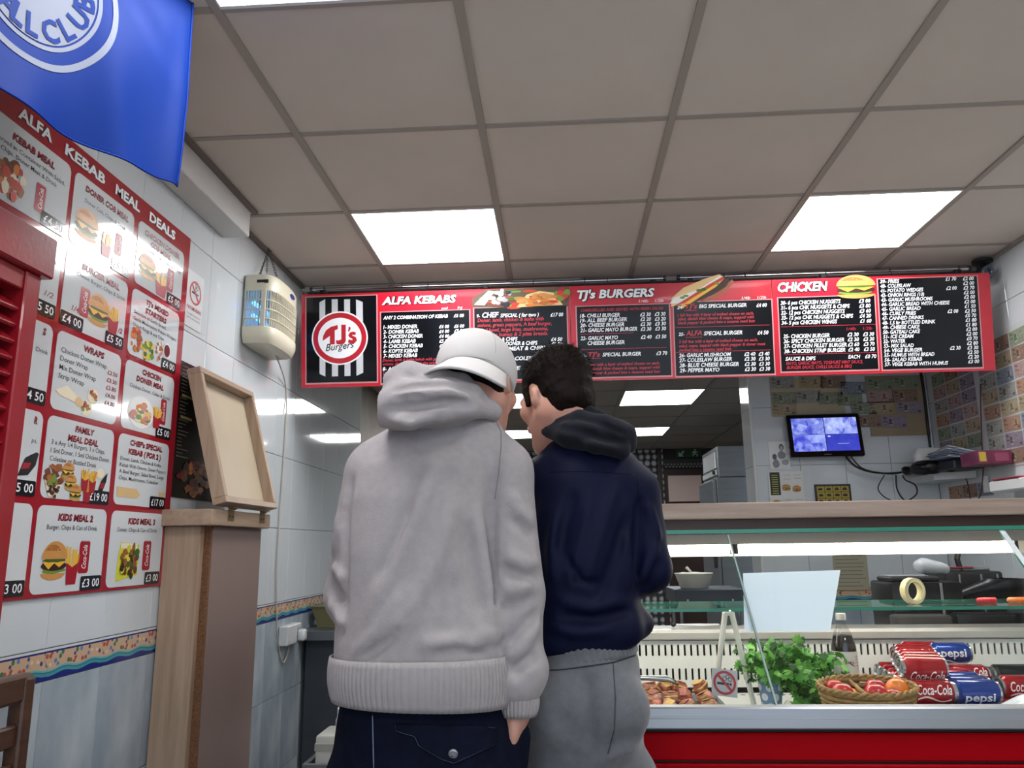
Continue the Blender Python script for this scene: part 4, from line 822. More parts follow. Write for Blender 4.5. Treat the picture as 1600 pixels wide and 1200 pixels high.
for s, x1, y in (('1 full 4oz with 4 layer of melted cheese on each,', 1178, 495), ('salad, danish blue cheese & mayo, topped with', 1178, 500.8), ('black pepper & packed into a sesame seed bun', 1179, 507)): mt(P, s, 1058.5, x1, y, 4.6, MTR, 500)
rule(P, 1055, 1203, 512); mt(P, '25-', 1060, 1069.5, 525, 5, MTW); mt(P, 'ALFA', 1071.5, 1097, 524.5, 7.4, MTR); mt(P, 'SPECIAL BURGER', 1099.5, 1160, 524, 5.8, MTW); mt(P, '£4 50', 1183, 1200.5, 522.8, 5.6, MTW); rule(P, 1071, 1097, 527.4)
for s, x1, y in (('2 full 4oz with a layer of melted cheese on each,', 1184, 536.4), ('salad, mayo, topped with black pepper & doner meat', 1196, 543), ('packed into a sesame seed bun', 1142, 549.3)): mt(P, s, 1060.5, x1, y, 4.6, MTR, 540)
rule(P, 1056, 1204, 550.8)
for s, x1, y, p1, p2 in (('26- GARLIC MUSHROOM', 1142.5, 558.5, '£2 40', '£3 40'), ('27- COLESLAW BURGER', 1143.5, 566, '£2 30', '£3 30'), ('28- BLUE CHEESE BURGER', 1154, 574, '£2 30', '£3 30'), ('29- PEPPER MAYO', 1123.5, 582, '£2 30', '£3 30')):
    mt(P, s, 1061, x1, y, 5.8, MTW, 565); mt(P, p1, 1162.8, 1180.5, y-2.2, 5.6, MTW, 565); mt(P, p2, 1185.3, 1202.5, y-2.6, 5.6, MTW, 565)
heading(bC, 'CHICKEN', 1215, 1293.5, 456, 13.5); P = panel(bC, 1216, 466, 1366, 578.5); mb = MB(); a0, b0 = mp.uv(1337, 448); p_burger(mp, mb, a0, b0, .185, .12, .002); mb.build('food_picture', bC)
for s, x1, y, p in (('30- 6 pcs CHICKEN NUGGETS', 1313.5, 476.5, '£3 00'), ('31- 6 pcs CHK NUGGETS & CHIPS', 1327.5, 484.2, '£3 80'), ('32- 12 pcs CHICKEN NUGGETS', 1319.5, 492, '£3 60'), ('33- 12 pcs CHK NUGGETS & CHIPS', 1332, 499.8, '£4 20'), ('34- 5 pcs CHICKEN WINGS', 1306.5, 507.7, '£1 60')): mt(P, s, 1219.5, x1, y, 5.8, MTW, 480); mt(P, p, 1341.8, 1360, y-3.2, 5.6, MTW, 480)
rule(P, 1220, 1368, 511); mt(P, '1/4lb', 1322, 1337, 516.5, 4.6, MTR, bold=0.); mt(P, '1/2lb', 1348, 1362.5, 515.6, 4.6, MTR, bold=0.)
for s, x1, y, p1, p2 in (('35- CHICKEN BURGER', 1296.5, 528.8, '£2 30', '£3 30'), ('36- SPICY CHICKEN BURGER', 1319, 536.4, '£2 30', '£3 30'), ('37- CHICKEN FILLET BURGER', 1322.5, 544.2, '£2 60', '£3 70'), ('38- CHICKEN STRIP BURGER', 1320, 552.2, '£2 40', '£3 50')):
    mt(P, s, 1224, x1, y, 5.8, MTW, 535); mt(P, p1, 1324, 1342, y-3, 5.6, MTW, 535); mt(P, p2, 1348.5, 1366, y-3.6, 5.6, MTW, 535)
rule(P, 1225, 1370, 554.5); mt(P, 'SAUCE & DIPS', 1227, 1274.5, 563.8, 5.6, MTW); mt(P, 'EACH', 1325, 1344, 560.5, 5.6, MTW); mt(P, '£0 70', 1351, 1369, 559.8, 5.6, MTW)
mt(P, 'MAYO, GARLIC MAYO, YOGHURT MINT SAUCE,', 1228, 1348, 570.5, 4.8, MTR); mt(P, 'BURGER SAUCE, CHILLI SAUCE & BBQ', 1229, 1331, 577, 4.8, MTR)
P = panel(bC, 1371.5, 436.5, 1526, 575.5)
L57 = [('FRIES', 1405, '£1 70', '£2 00'), ('COLESLAW', 1424, '', '£2 00'), ('POTATO WEDGES', 1443.5, '£2 00', '£2 70'), ('ONION RINGS (10)', 1445, '', '£2 00'), ('GARLIC MUSHROOMS', 1459, '', '£2 00'), ('GARLIC BREAD WITH CHEESE', 1486, '', '£2 00'), ('GARLIC BREAD', 1441, '', '£1 50'), ('CURLY FRIES', 1434.5, '£2 00', '£2 50'), ('CANNED DRINKS', 1447, '', '£0 70'), ('1.5 ltr BOTTLED DRINK', 1465.5, '', '£1 80'), ('CHEESE CAKE', 1441.5, '', '£1 80'), ('GATEAU CAKE', 1442.5, '', '£2 00'), ('ICE CREAM', 1433, '', '£2 00'), ('WATER', 1420, '', '£0 70'), ('MIX SALAD', 1434, '', '£2 80'), ('VEGE BURGER', 1447.5, '£2 30', '£3 30'), ('HUMUS WITH BREAD', 1467, '', '£2 50'), ('SALAD KEBAB', 1448, '', '£2 20'), ('VEGE KEBAB WITH HUMUS', 1489, '', '£3 00')]
for k, (s, x1, p1, p2) in enumerate(L57):
    y = 442.9+7.2*k; sh_ = .88*k; a0 = 1374.6+sh_; mt(P, f'{39+k}- '+s, 1374.6, x1-sh_, y, 5.4, MTW, 443)
    if p1: mt(P, p1, 1477, 1494, y-4.0, 5.4, MTW, 443)
    mt(P, p2, 1504, 1521.5, y-4.6, 5.4, MTW, 443)
# rails and hooks the boards hang from
CH = mat('#b9bcc2', .12, metal=1., name='chrome')
def rail(x0, x1, label):
    t = thing('hanging_rail', label, 'rail', 'chrome rails above the menu boards', ((x0+x1)/2, 3.6, 2.562)); h = (x1-x0)/2
    mb = MB(); mb.tube([(-h, 0, 0), (h, 0, 0)], .0095, 12, CH); mb.build('pole', t, smooth=True, angle=50)
    for s in (-1, 1): mb = MB(); mb.lathe([(.013, 0), (.013, .012), (.010, .014)], 14, M_steeld, Matrix.Translation((s*h, 0, 0)) @ Matrix.Rotation(s*math.pi/2, 4, 'Y')); mb.build('end_cap', t, smooth=True, angle=50)
    for x in (-h+.05, 0, h-.05): mb = MB(); mb.tube([(x, .12, .0), (x, .0, .0)], .006, 8, M_steeld); mb.lathe([(.016, 0), (.016, .006)], 12, M_steeld, Matrix.Translation((x, .119, 0)) @ Matrix.Rotation(math.pi/2, 4, 'X')); mb.box((x-.012, -.012, -.026), (x+.012, .012, -.006), M_dark, .002); mb.build('bracket', t)
    return t, (x0+x1)/2
r1, c1_ = rail(-1.2, .53, 'chrome rail with hooks holding the kebab and burger boards'); r2, c2_ = rail(.61, 1.965, 'chrome rail with hooks holding the chicken board')
for t, c_, xs in ((r1, c1_, (-1.14, -.75, -.62, -.1, .15, .26)), (r2, c2_, (.82, .92, 1.3, 1.6, 1.92))):
    for x in xs: mb = MB(); mb.tube([(x-c_, .0, .014), (x-c_, -.014, .006), (x-c_, -.016, -.01), (x-c_, -.06, -.055), (x-c_, -.1, -.062)], .0016, 5, M_dark); mb.build('hook', t)
cc = thing('security_camera', 'small black security camera in the ceiling corner by the menu', 'camera', loc=(2.035, 3.6, CEIL-.012)); mb = MB(); mb.lathe([(.045, 0), (.045, -.012), (.03, -.02)][::-1], 20, M_dark); mb.build('mount', cc)
mb = MB(); mb.tube([(0, 0, -.018), (-.005, -.01, -.045)], .012, 10, M_dark); mb.build('arm', cc); B_ = Sdf((-.06, -.09, -.14), (.06, .06, -.01), .004); B_.ell((-.008, -.02, -.07), (.036, .04, .036)); B_.build('housing', mat('#1d1f22', .3), cc)
mb = MB(); mb.lathe([(.028, 0), (.028, .006), (.018, .008), (.014, .003), (.005, .002)], 20, mat('#5a6470', .2, metal=.5), Matrix.Translation((-.014, -.054, -.076)) @ Matrix.Rotation(math.radians(100), 4, 'X')); mb.build('lens', cc, smooth=True, angle=40)
# ================================================================== DISPLAY CASE
GL = glass_mat('clear_glass', (.975, .988, .985), .02); GLE = mat('#2f7a66', .15, emit=.0, name='green_glass_edge')
dc = thing('display_case', 'glass fronted refrigerated display counter with red panelled base', 'display case', loc=(.7, 2.4, FLOOR))
DO = np.array((.7, 2.4, FLOOR)); CX0, CX1 = -.56, 2.085
def db(n, lo, hi, m_, bev=.0, par=dc): return MB().box(np.array(lo)-DO, np.array(hi)-DO, m_, bev).build(n, par)
YF = 2.0; zl = [float(at(1300, y, 1, YF)[2]) for y in (1105, 1119, 1122, 1136, 1139, 1146)]
prof = [(YF, zl[0]-.004), (YF+.004, zl[0]), (YF+.035, zl[0]), (YF+.035, zl[4]), (YF-.004, zl[4]), (YF-.006, zl[3]), (YF-.012, zl[3]), (YF-.012, zl[2]), (YF-.004, zl[2]-.001), (YF-.004, zl[1]), (YF, zl[1])]
MB().prism([(a, b) for a, b in prof], np.array((CX0, 0, 0))-DO, (0, 1, 0), (0, 0, 1), (1, 0, 0), CX1-CX0, mat('#a5a9ae', .3, metal=.6)).build('ledge', dc)
DR = mat('#96000c', .5, spec=.06, name='dark_red_panel'); z = zl[5]; db('kick_gap', (CX0, YF+.014, FLOOR+.06), (CX1, YF+.03, zl[4]), M_dark)
while z > .22: db('front_plank', (CX0, YF, z-.062), (CX1, YF+.016, z), DR, .004); z -= .068
db('kick_plate', (CX0+.02, YF+.05, FLOOR), (CX1-.02, YF+.07, .2), M_steeld)
DK = .80; db('deck', (CX0, YF+.036, DK-.012), (CX1, 2.83, DK), mat('#c9cbc9', .35)); mb = MB()
for k in range(96): x = CX0+.04+.0265*k; mb.box(np.array((x, 2.79, DK))-DO, np.array((x+.014, 2.795, DK+.0008))-DO, M_dark)
mb.build('deck_vents', dc); db('body', (CX0, YF+.04, FLOOR+.05), (CX1, 2.93, DK-.013), mat('#c2c4c4', .5))
# slotted rear panel: two rows of real slots with round ends
WP = mat('#cfcfca', .4); zz = [float(at(1100, y, 1, 2.83)[2]) for y in (1074, 1063, 1044, 1025, 1007, 1001)]; sw, pit = .0075, .0219
def slotted(x0, x1, z0, z1, s0, s1):
    mb = MB(); n = int((x1-x0)/pit); w_ = (x1-x0)/n; seg = 5
    hole = [(sw/2*math.cos(math.radians(180-180*k/seg)), s1-sw/2+sw/2*math.sin(math.radians(180*k/seg))) for k in range(seg+1)]+[(sw/2*math.cos(math.radians(-180*k/seg)), s0+sw/2-sw/2*math.sin(math.radians(180*k/seg))) for k in range(seg+1)]
    m2 = len(hole); outer = []
    for x, zq in hole:
        t_ = max(abs(x)/(w_/2), 1e-6); top = zq > (s0+s1)/2
        outer.append((w_/2*(x/(sw/2)), z1 if top else z0))
    for i in range(n):
        cx = x0+w_*(i+.5)-DO[0]; V = [(cx+x, 2.83-DO[1], q-DO[2]) for x, q in hole]+[(cx+x, 2.83-DO[1], q-DO[2]) for x, q in outer]+[(cx+x, 2.838-DO[1], q-DO[2]) for x, q in hole]
        f = [(k, (k+1) % m2, m2+(k+1) % m2, m2+k) for k in range(m2)]+[(k, 2*m2+k, 2*m2+(k+1) % m2, (k+1) % m2) for k in range(m2)]
        mb.add(V, f, WP)
    return mb
mid = (zz[2]+zz[3])/2
slotted(CX0+.02, CX1-.02, mid, zz[5], zz[3], zz[4]).build('slotted_panel', dc); slotted(CX0+.02, CX1-.02, zz[0], mid, zz[1], zz[2]).build('slotted_panel', dc)
db('panel_back', (CX0, 2.87, DK-.01), (CX1, 2.9, .99), M_dark); db('panel_gap', (CX0, 2.842, zz[5]), (CX1, 2.86, zz[5]+.03), M_black)
zr = [float(at(1300, y, 1, 2.83)[2]) for y in (981, 999)]
mb = MB(); mb.prism([(2.83, zr[1]), (2.815, zr[1]+.006), (2.812, zr[0]-.012), (2.82, zr[0]-.002), (2.835, zr[0]), (2.93, zr[0]), (2.93, zr[1])], np.array((CX0, 0, 0))-DO, (0, 1, 0), (0, 0, 1), (1, 0, 0), CX1-CX0, mat('#b9b7b2', .35, metal=.3)); mb.build('rear_rail', dc)
# glazing
GY0, GZ0, GY1, GZ1 = YF+.02, zl[0]-.01, 2.45, 1.325
gd = np.array((0, GY1-GY0, GZ1-GZ0)); gl_ = np.linalg.norm(gd); gd /= gl_; gn = np.array((0, -gd[2], gd[1]))
for x0, x1 in ((CX0+.01, .5115), (.5165, 1.318), (1.336, CX1-.005)):
    b = MB(); b.box((x0-DO[0], 0, -.003), (x1-DO[0], gl_, .003), GL); M_ = frame_mat(np.array((0, GY0, GZ0))-(0, DO[1], DO[2]), (1, 0, 0), gd, -gn); b.v = [tuple(M_ @ Vector(v)) for v in b.v]; b.m = [GL, GLE]
    b.mi = [1 if i in (0, 1) else 0 for i in range(6)]; b.build('glass_pane', dc)
for x, ww, m_ in ((.514, .0022, mat('#8d9a98', .3)), (1.327, .008, mat('#cfd6da', .4))):
    b = MB(); b.box((x-ww-DO[0], 0, -.0035), (x+ww-DO[0], gl_, .0035), m_); b.v = [tuple(M_ @ Vector(v)) for v in b.v]; b.build('glazing_bar', dc)
def gslab(n, lo, hi):
    b = MB(); b.box(np.array(lo)-DO, np.array(hi)-DO, GL); b.m = [GL, GLE]; b.mi = [0, 0, 1, 1, 0, 0]; return b.build(n, dc)
gslab('glass_top', (CX0, 2.44, 1.329), (CX1, 2.95, 1.341)); gslab('glass_shelf', (CX0+.03, 2.5, 1.094), (.512, 2.80, 1.104)); gslab('glass_shelf', (.518, 2.5, 1.094), (CX1-.02, 2.80, 1.104))
db('lamp_housing', (CX0+.02, 2.57, 1.296), (CX1-.02, 2.70, 1.328), mat('#8a827a', .4)); FT = mat('#fff8ec', .4, emit=20., name='fluorescent_tube')
for x0, x1 in ((CX0+.06, .548), (.575, 1.44)):
    lt = MB(); lt.lathe([(.0135, 0), (.0135, x1-x0)], 14, FT, Matrix.Translation(np.array((x0, 2.61, 1.281))-DO) @ Matrix.Rotation(math.pi/2, 4, 'Y')); o = lt.build('lamp_tube', dc, smooth=True, angle=50)
    e_ = MB()
    for xx in (x0-.012, x1): e_.box(np.array((xx, 2.594, 1.265))-DO, np.array((xx+.012, 2.626, 1.299))-DO, M_dark, .002)
    e_.build('lamp_holder', o)
db('lamp_reflector', (CX0+.03, 2.645, 1.258), (1.7, 2.652, 1.3), mat('#e8dfca', .5)); db('end_panel', (CX1-.012, YF+.04, DK), (CX1, 2.93, 1.328), WP); db('end_panel', (CX0, YF+.04, DK), (CX0+.008, 2.93, 1.328), WP)
cs = thing('counter_shelf', 'long pale wood effect counter shelf above the glass display', 'counter', loc=(.75, 2.72, 1.375)); MB().box((-1.33, -.22, 0), (1.335, .24, .05), WX, .003).build('shelf_top', cs)
MB().box((-1.31, -.17, -.032), (1.33, -.15, -.001), wood_mat('dark_batten', '#2b1713', '#45271d', 0, .4), .001).build('batten', cs); MB().box((-1.31, .19, -.032), (1.33, .21, -.001), wood_mat('dark_batten2', '#2b1713', '#45271d', 0, .4), .001).build('batten', cs)
# white A-shaped stand under the glass shelf, with the hanging no smoking sign
af = thing('a_frame_stand', 'white A shaped plastic stand inside the display holding the glass shelf', 'stand', loc=tuple(W(1140, 1085, 2.56)*(1, 1, 0)+(0, 0, DK))); ao = np.array(af.location); WPl = mat('#d6d5cc', .4)
tp = [W(1133, 957, 2.53), W(1143, 957, 2.53)]; bt = [np.array((W(1113, 1085, 2.56)[0], 2.56, DK)), np.array((W(1178, 1085, 2.56)[0], 2.56, DK))]
for k in range(2): tp[k][2] = 1.088; MB().tube([bt[k]-ao, tp[k]-ao], .0085, 8, WPl).build('leg', af)
MB().tube([tp[0]-ao-(.004, 0, 0), tp[1]-ao+(.004, 0, 0)], .0085, 8, WPl).build('top_bar', af)
sg = thing('no_smoking_sign', 'small square silver no smoking sign on the white A stand', 'sign'); c_ = W(1132, 1067, 2.42); su = np.array((math.cos(.12), 0, -math.sin(.12))); sv = np.array((math.sin(.12)*.9, .18, math.cos(.12))); sv /= np.linalg.norm(sv); sn = np.cross(su, sv); sn = sn if sn[1] < 0 else -sn
sp_ = Plane(c_, su, sv, sn); h = .037; MB().prism([(-h, -h), (h, -h), (h, h), (-h, h)], sp_.o, su, sv, sn, .002, mat('#a9a9aa', .35, metal=.3)).build('plate', sg); mb = MB()
sp_.ring(mb, 0, 0, .026, .033, mat('#a1222b', .35), .003, 32); sp_.rect(mb, -.022, -.006, .012, .001, K['dk'], .0028); sp_.rect(mb, .014, -.006, .02, .001, K['dk'], .0028)
for q in ((.0, .012), (.008, .017), (.015, .011)): sp_.ring(mb, q[0], q[1], .0045, .0062, K['dk'], .0028, 12)
sp_.poly(mb, [(-.024, .019), (-.019, .024), (.024, -.019), (.019, -.024)], mat('#a1222b', .35), .0034); mb.build('no_smoking_symbol', sg)
# back of a paper sign on the inside of the glass
gp = Plane((0, GY0+.012, GZ0), (1, 0, 0), gd, gn); mb = MB(); PPm = bpy.data.materials.new('paper_sign'); PPm.use_nodes = True; pb_ = PPm.node_tree.nodes['Principled BSDF']; pb_.inputs['Base Color'].default_value = lin('#d3dfe8'); pb_.inputs['Roughness'].default_value = .7; pb_.inputs['Alpha'].default_value = .93
pq = [gp.uv(*q) for q in ((1163, 987), (1297, 986), (1313, 891), (1161, 896))]; mb.prism(pq, gp.o, gp.u, gp.v, gp.n, .0008, PPm); po = mb.build('paper_sign', None); tag(po, 'blank back of a white paper sign stuck inside the display glass', 'paper sign')
# ------------------------------------------------------------------ drinks cans
CRED = mat('#a5121f', .22, metal=.35, coat=.4, name='can_red'); CBLU = mat('#173a8c', .22, metal=.35, coat=.4, name='can_blue'); CSIL = mat('#b9bcc0', .25, metal=.9); CDK = mat('#2a2b2e', .25, metal=.4)
CL, CR = .122, .0325
def make_can(kind, label):
    t = thing('drinks_can', label, 'drinks can', 'drinks cans stacked in the display'); body_m = dict(c=CRED, p=CBLU, z=CDK)[kind]; RX = Matrix.Rotation(math.pi/2, 4, 'Y')
    mb = MB(); mb.lathe([(.026, .007), (CR, .014), (CR, CL-.014), (.027, CL-.005)], 22, body_m, RX, cap=False); mb.build('body', t, smooth=True, angle=40)
    mb = MB(); mb.lathe([(.0, .005), (.022, .005), (.024, .0), (.0265, .0), (.026, .0075)], 20, CSIL, RX, cap=False); mb.lathe([(.0272, CL-.0055), (.0272, CL), (.025, CL), (.023, CL-.006), (0, CL-.006)], 20, CSIL, RX, cap=False); mb.build('lid', t, smooth=True, angle=30)
    mb = MB(); mb.prism([(.006*math.cos(q)*1.0, .011*math.sin(q)) for q in [6.283*i/10 for i in range(10)]], (.0015, 0, .004), (0, 1, 0), (0, 0, 1), (-1, 0, 0), .0012, CSIL); mb.build('pull_tab', t)
    def wp(u, v, e): a = v/CR; return np.array((u, -math.cos(a)*(CR+e*.25), math.sin(a)*(CR+e*.25)))
    if kind == 'c': text(mp, t, 'Coca-Cola', .016, -.004, .092, .026, K['white'], .0016, .012, .35, warp=wp); 
    elif kind == 'p': text(mp, t, 'pepsi', .022, .002, .078, .024, K['white'], .0016, .02, .0, warp=wp)
    band = MB(); seg = 14
    if kind != 'z':
        G_ = []
        for i in range(seg+1):
            u = .016+.09*i/seg; v0 = -.02+.007*math.sin(i/seg*6.28); G_.append([wp(u, v0+d, .0016) for d in (0, .0025, .005)])
        band.grid(G_, K['white']); band.build('white_wave', t, smooth=True)
    return t
protos = {}
CANL = dict(c='red drinks can lying in the display pile', p='blue drinks can lying in the display pile', z='black and silver drinks can lying in the display pile'); 
def can_kind(k): return make_can(k, CANL[k])
CAN_LIST = []
X1 = float(W(1416, 1080, 2.33)[0]); z0 = DK+CR+.0005; dz = CR*1.76; pit_ = .0665
for j in range(7): CAN_LIST.append(('c' if j % 3 else 'c', X1-.006+.12*(j*pit_)*1.2, 2.297+pit_*j, z0))
for j in range(6): CAN_LIST.append(('c', X1+.15*j*pit_, 2.33+pit_*j, z0+dz))
for j in range(5): CAN_LIST.append(('c', X1+.004+.33*j*pit_, 2.363+pit_*j, z0+2*dz))
X2 = float(W(1487, 1083, 2.33)[0])
for j in range(6): CAN_LIST.append(('p' if j < 3 else 'c', X2+.006+.1*j*pit_, 2.297+pit_*j, z0))
for j, k in enumerate('pppc'): CAN_LIST.append((k, X2+.15*j*pit_+.002, 2.33+pit_*j, z0+dz))
CAN_LIST += [('c', X1+.14, 2.665, z0+dz+.0), ('p', X2+.1, 2.665, z0+2*dz), ('c', X1+.145, 2.7, z0+2*dz)]
X3 = X2+.135
for j in range(6): CAN_LIST.append(('c' if j < 4 else 'z', X3+.1*j*pit_, 2.297+pit_*j, z0))
CAN_LIST += [('c', X3-.02, 2.60, z0+dz), ('z', X3+.11, 2.60, z0+dz), ('c', X3+.03, 2.4, z0+dz)]
for k in range(4): CAN_LIST.append(('zzcc'[k], X3+.13, 2.43+pit_*k*1.0, z0))
def place_cans():
    base = {}
    for k in 'cpz': base[k] = can_kind(k)
    flush_texts(); TEXTS.clear()
    used = set()
    for k, x, y, z in CAN_LIST:
        o = base[k] if k not in used else copy_tree(base[k]); used.add(k)
        o['label'] = CANL[k].replace('lying in the display pile', 'on the '+['bottom', 'middle', 'top'][min(2, int(round((z-z0)/dz)))]+' layer of the display pile'); o.location = (x+random.uniform(-.002, .002), y, z); o.rotation_euler = (random.uniform(-.5, .9), 0, random.uniform(-.02, .02))
# ------------------------------------------------------------------ bottle, parsley, basket, food tray
bo = thing('cola_bottle', 'dark cola bottle with a white label and pale cap in the display', 'bottle', loc=(float(W(1317, 1000, 2.60)[0]), 2.60, DK)); BG = mat('#1a0d0a', .08, coat=.6); CLR = glass_mat('bottle_plastic', (.86, .86, .85), .03)
mb = MB(); mb.lathe([(.028, 0), (.036, .006), (.037, .03), (.034, .05), (.037, .07), (.037, .165), (.036, .18), (.031, .2), (.027, .211)], 28, BG); mb.build('cola', bo, smooth=True, angle=60)
mb = MB(); mb.lathe([(.0378, .165), (.0372, .18), (.033, .198), (.025, .222), (.015, .242), (.0135, .262)], 28, CLR, cap=False); mb.build('bottle_neck', bo, smooth=True); mb = MB(); mb.lathe([(.0384, .098), (.0384, .166)], 32, mat('#d2cdc3', .35), cap=False); lb = mb.build('label', bo, smooth=True)
mb = MB(); mb.lathe([(.0155, .258), (.0155, .276), (.014, .278)], 20, mat('#b3b1ab', .4)); mb.build('cap', bo, smooth=True, angle=40)
lpn = Plane((0, 0, 0), (1, 0, 0), (0, 0, 1), (0, -1, 0)); bw = lambda u, v, e: np.array((math.sin(u/.0385)*(.0384+e*.1), -math.cos(u/.0385)*(.0384+e*.1), v))
text(lpn, lb, 'Coca-Cola', -.018, .13, .034, .009, K['red'], .002, .01, .3, warp=bw)
for k in range(4): text(lpn, lb, 'zero sugar cola drink', .022, .15-.009*k, .03, .004, K['dk'], .002, 0, 0, warp=bw)
pt = thing('potted_parsley', 'fresh green parsley in a blue pot with white dots', 'plant', loc=(float(W(1205, 1090, 2.53)[0]), 2.53, DK)); mb = MB(); mb.lathe([(.0, 0), (.027, 0), (.028, .004), (.036, .09), (.0345, .091), (.0335, .075), (0, .075)], 28, mat('#6f93b3', .4), cap=False); po = mb.build('pot', pt, smooth=True, angle=40)
mb = MB()
for r_, zc in ((0, .018), (1, .045), (0, .072)):
    for k in range(6):
        a = (k+.5*r_)*math.pi/3+.2; R0 = .0283+.0083*zc/.09; mb.add([((R0+.0006+.0083*q*.011/.09)*math.cos(a+p*.011/R0), (R0+.0006+.0083*q*.011/.09)*math.sin(a+p*.011/R0), zc+q*.011) for p, q in [(math.cos(t), math.sin(t)) for t in [6.283*i/12 for i in range(12)]]], [tuple(range(12))], mat('#d9dee0', .4))
mb.build('dots', po); LG = [mat('#3f8a26', .5, var=.2, vscale=30.), mat('#64a83c', .5, var=.2, vscale=30.), mat('#2c5c22', .5)]; mb = MB(); stm = MB(); rg = random.Random(3)
for s_ in range(56):
    a = rg.uniform(0, 6.283); tip = Vector((.075+rg.gauss(0, .085), rg.gauss(-.01, .045), .11+rg.gauss(0, .045))); tip.x = max(-.06, min(.185, tip.x)); tip.z = max(.03, min(.20, tip.z+(.02 if tip.x < .12 else -.02))); tip.y = max(-.13, min(.12, tip.y)); tip.z = max(tip.z, .125) if tip.x < .045 else tip.z
    base = Vector((.012*math.cos(a), .012*math.sin(a), .075)); mid_ = (base+tip)/2+Vector((0, 0, .035)); pts = [base*(1-t)**2+mid_*2*t*(1-t)+tip*t*t for t in [i/5 for i in range(6)]]; stm.tube(pts, .0011, 4, LG[1])
    for l_ in range(17):
        c_ = pts[-1]+Vector((rg.gauss(0, .02), rg.gauss(0, .02), rg.gauss(0, .014))); sz = rg.uniform(.012, .023); d1 = Vector((rg.gauss(0, 1), rg.gauss(0, 1), rg.gauss(0, .6))).normalized(); d2 = d1.cross(Vector((rg.gauss(0, .6), rg.gauss(-.7, .5), rg.gauss(.7, .4)))).normalized(); n_ = d1.cross(d2)
        out = [(0, -.6), (.35, -.15), (.8, -.3), (.6, .1), (1., .35), (.5, .4), (.45, .9), (.1, .65), (-.1, 1.05), (-.3, .6), (-.6, .8), (-.5, .35), (-1, .2), (-.6, .0), (-.75, -.35), (-.3, -.2)]
        mb.add([c_+d1*(x*sz)+d2*(y*sz)+n_*(.25*sz*(x*x+y*y)) for x, y in out], [tuple(range(len(out)))], LG[rg.choice((0, 0, 1, 2))])
tag(mb.build('foliage', pt), kind='stuff'); tag(stm.build('stems', pt), kind='stuff')
bk = thing('wicker_basket', 'oblong woven straw basket of tomatoes and oranges in the display', 'basket', loc=(float(W(1356, 1090, 2.27)[0]), 2.27, DK)); ST = mat('#8f7140', .7, var=.3, vscale=60., name='straw'); mb = MB()
for r_ in range(9):
    t_ = r_/8; pts = []
    for k in range(90):
        a = 6.2832*k/90; q = .0022*math.sin(k*math.pi/1.5+r_*math.pi); pts.append(((.10+.024*t_+q)*math.cos(a), (.056+.018*t_+q)*math.sin(a), .006+.103*t_+.012*t_*math.sin(a)))
    mb.tube(pts, .0062, 5, ST, closed=True)
mb.build('woven_wall', bk, smooth=True); mb = MB()
for ph in (0, math.pi): mb.tube([((.127+.003*math.cos(k*.9+ph))*math.cos(6.2832*k/120), (.077+.003*math.cos(k*.9+ph))*math.sin(6.2832*k/120), .116+.004*math.sin(k*.9+ph)+.012*math.sin(6.2832*k/120)) for k in range(120)], .005, 5, ST, closed=True)
mb.build('rim', bk, smooth=True); mb = MB(); mb.prism([(.1*math.cos(6.283*k/24), .056*math.sin(6.283*k/24)) for k in range(24)], (0, 0, .001), (1, 0, 0), (0, 1, 0), (0, 0, 1), .004, ST); mb.build('base', bk); mb = MB(); mb.tube([(-.02, -.068, .1), (-.02, 0, .108), (-.02, .068, .118)], .005, 6, ST); mb.build('divider', bk)
fr0 = bk.location; FRU = [('tomato', '#b3231d', -.075, -.03, .085, .027), ('tomato', '#b3231d', -.075, .03, .085, .026), ('tomato', '#ad1f24', .01, -.035, .082, .029), ('tomato', '#a81c2a', .035, .03, .084, .028), ('orange', '#d9741f', .075, -.012, .088, .03), ('orange', '#e08b2b', -.05, .0, .068, .026), ('tomato', '#a81c2a', .05, -.045, .075, .024), ('orange', '#d9741f', .005, .0, .05, .028)]
for i, (n, c_, x, y, z, r_) in enumerate(FRU):
    t = thing(n, ('red tomato' if n == 'tomato' else 'orange fruit')+' in the straw basket of the display', n, 'fruit in the straw basket', (fr0[0]+x, fr0[1]+y, fr0[2]+z+.02-r_)); mb = MB(); mb.lathe([(.0005 if a in (0, 10) else r_*math.sin(math.pi*a/10)*(1.04 if n == 'tomato' else 1), r_-r_*math.cos(math.pi*a/10)*(.9 if n == 'tomato' else 1)-(.004 if a == 10 else 0)) for a in range(11)], 18, mat(c_, .25, var=.12, vscale=20., bump=.2 if n == 'orange' else 0., bscale=300.)); mb.build('skin', t, smooth=True)
    mb = MB(); mb.lathe([(.005, r_*1.86), (.002, r_*1.9), (.001, r_*1.98)], 6, LG[2]); mb.build('stalk', t)
ft = thing('food_tray', 'shallow steel tray of meat pieces at the left of the display', 'tray', loc=(float(W(1040, 1090, 2.50)[0]), 2.50, DK)); mb = MB(); mb.grid([[(-.17, -.10, .003), (.14, -.10, .003), (.14, .10, .003), (-.17, .10, .003), (-.17, -.10, .003)], [(-.19, -.12, .03), (.16, -.12, .03), (.16, .12, .03), (-.19, .12, .03), (-.19, -.12, .03)], [(-.2, -.13, .03), (.17, -.13, .03), (.17, .13, .03), (-.2, .13, .03), (-.2, -.13, .03)]], M_steel); mb.add([(-.17, -.1, .003), (.14, -.1, .003), (.14, .1, .003), (-.17, .1, .003)], [(0, 1, 2, 3)], M_steel); o = mb.build('pan', ft); o.modifiers.new('t', 'SOLIDIFY').thickness = .002
rr = MB(); rr.tube([(-.2, -.13, .031), (.17, -.13, .031), (.17, .13, .031), (-.2, .13, .031)], .003, 6, M_steel, closed=True); rr.build('rim', ft)
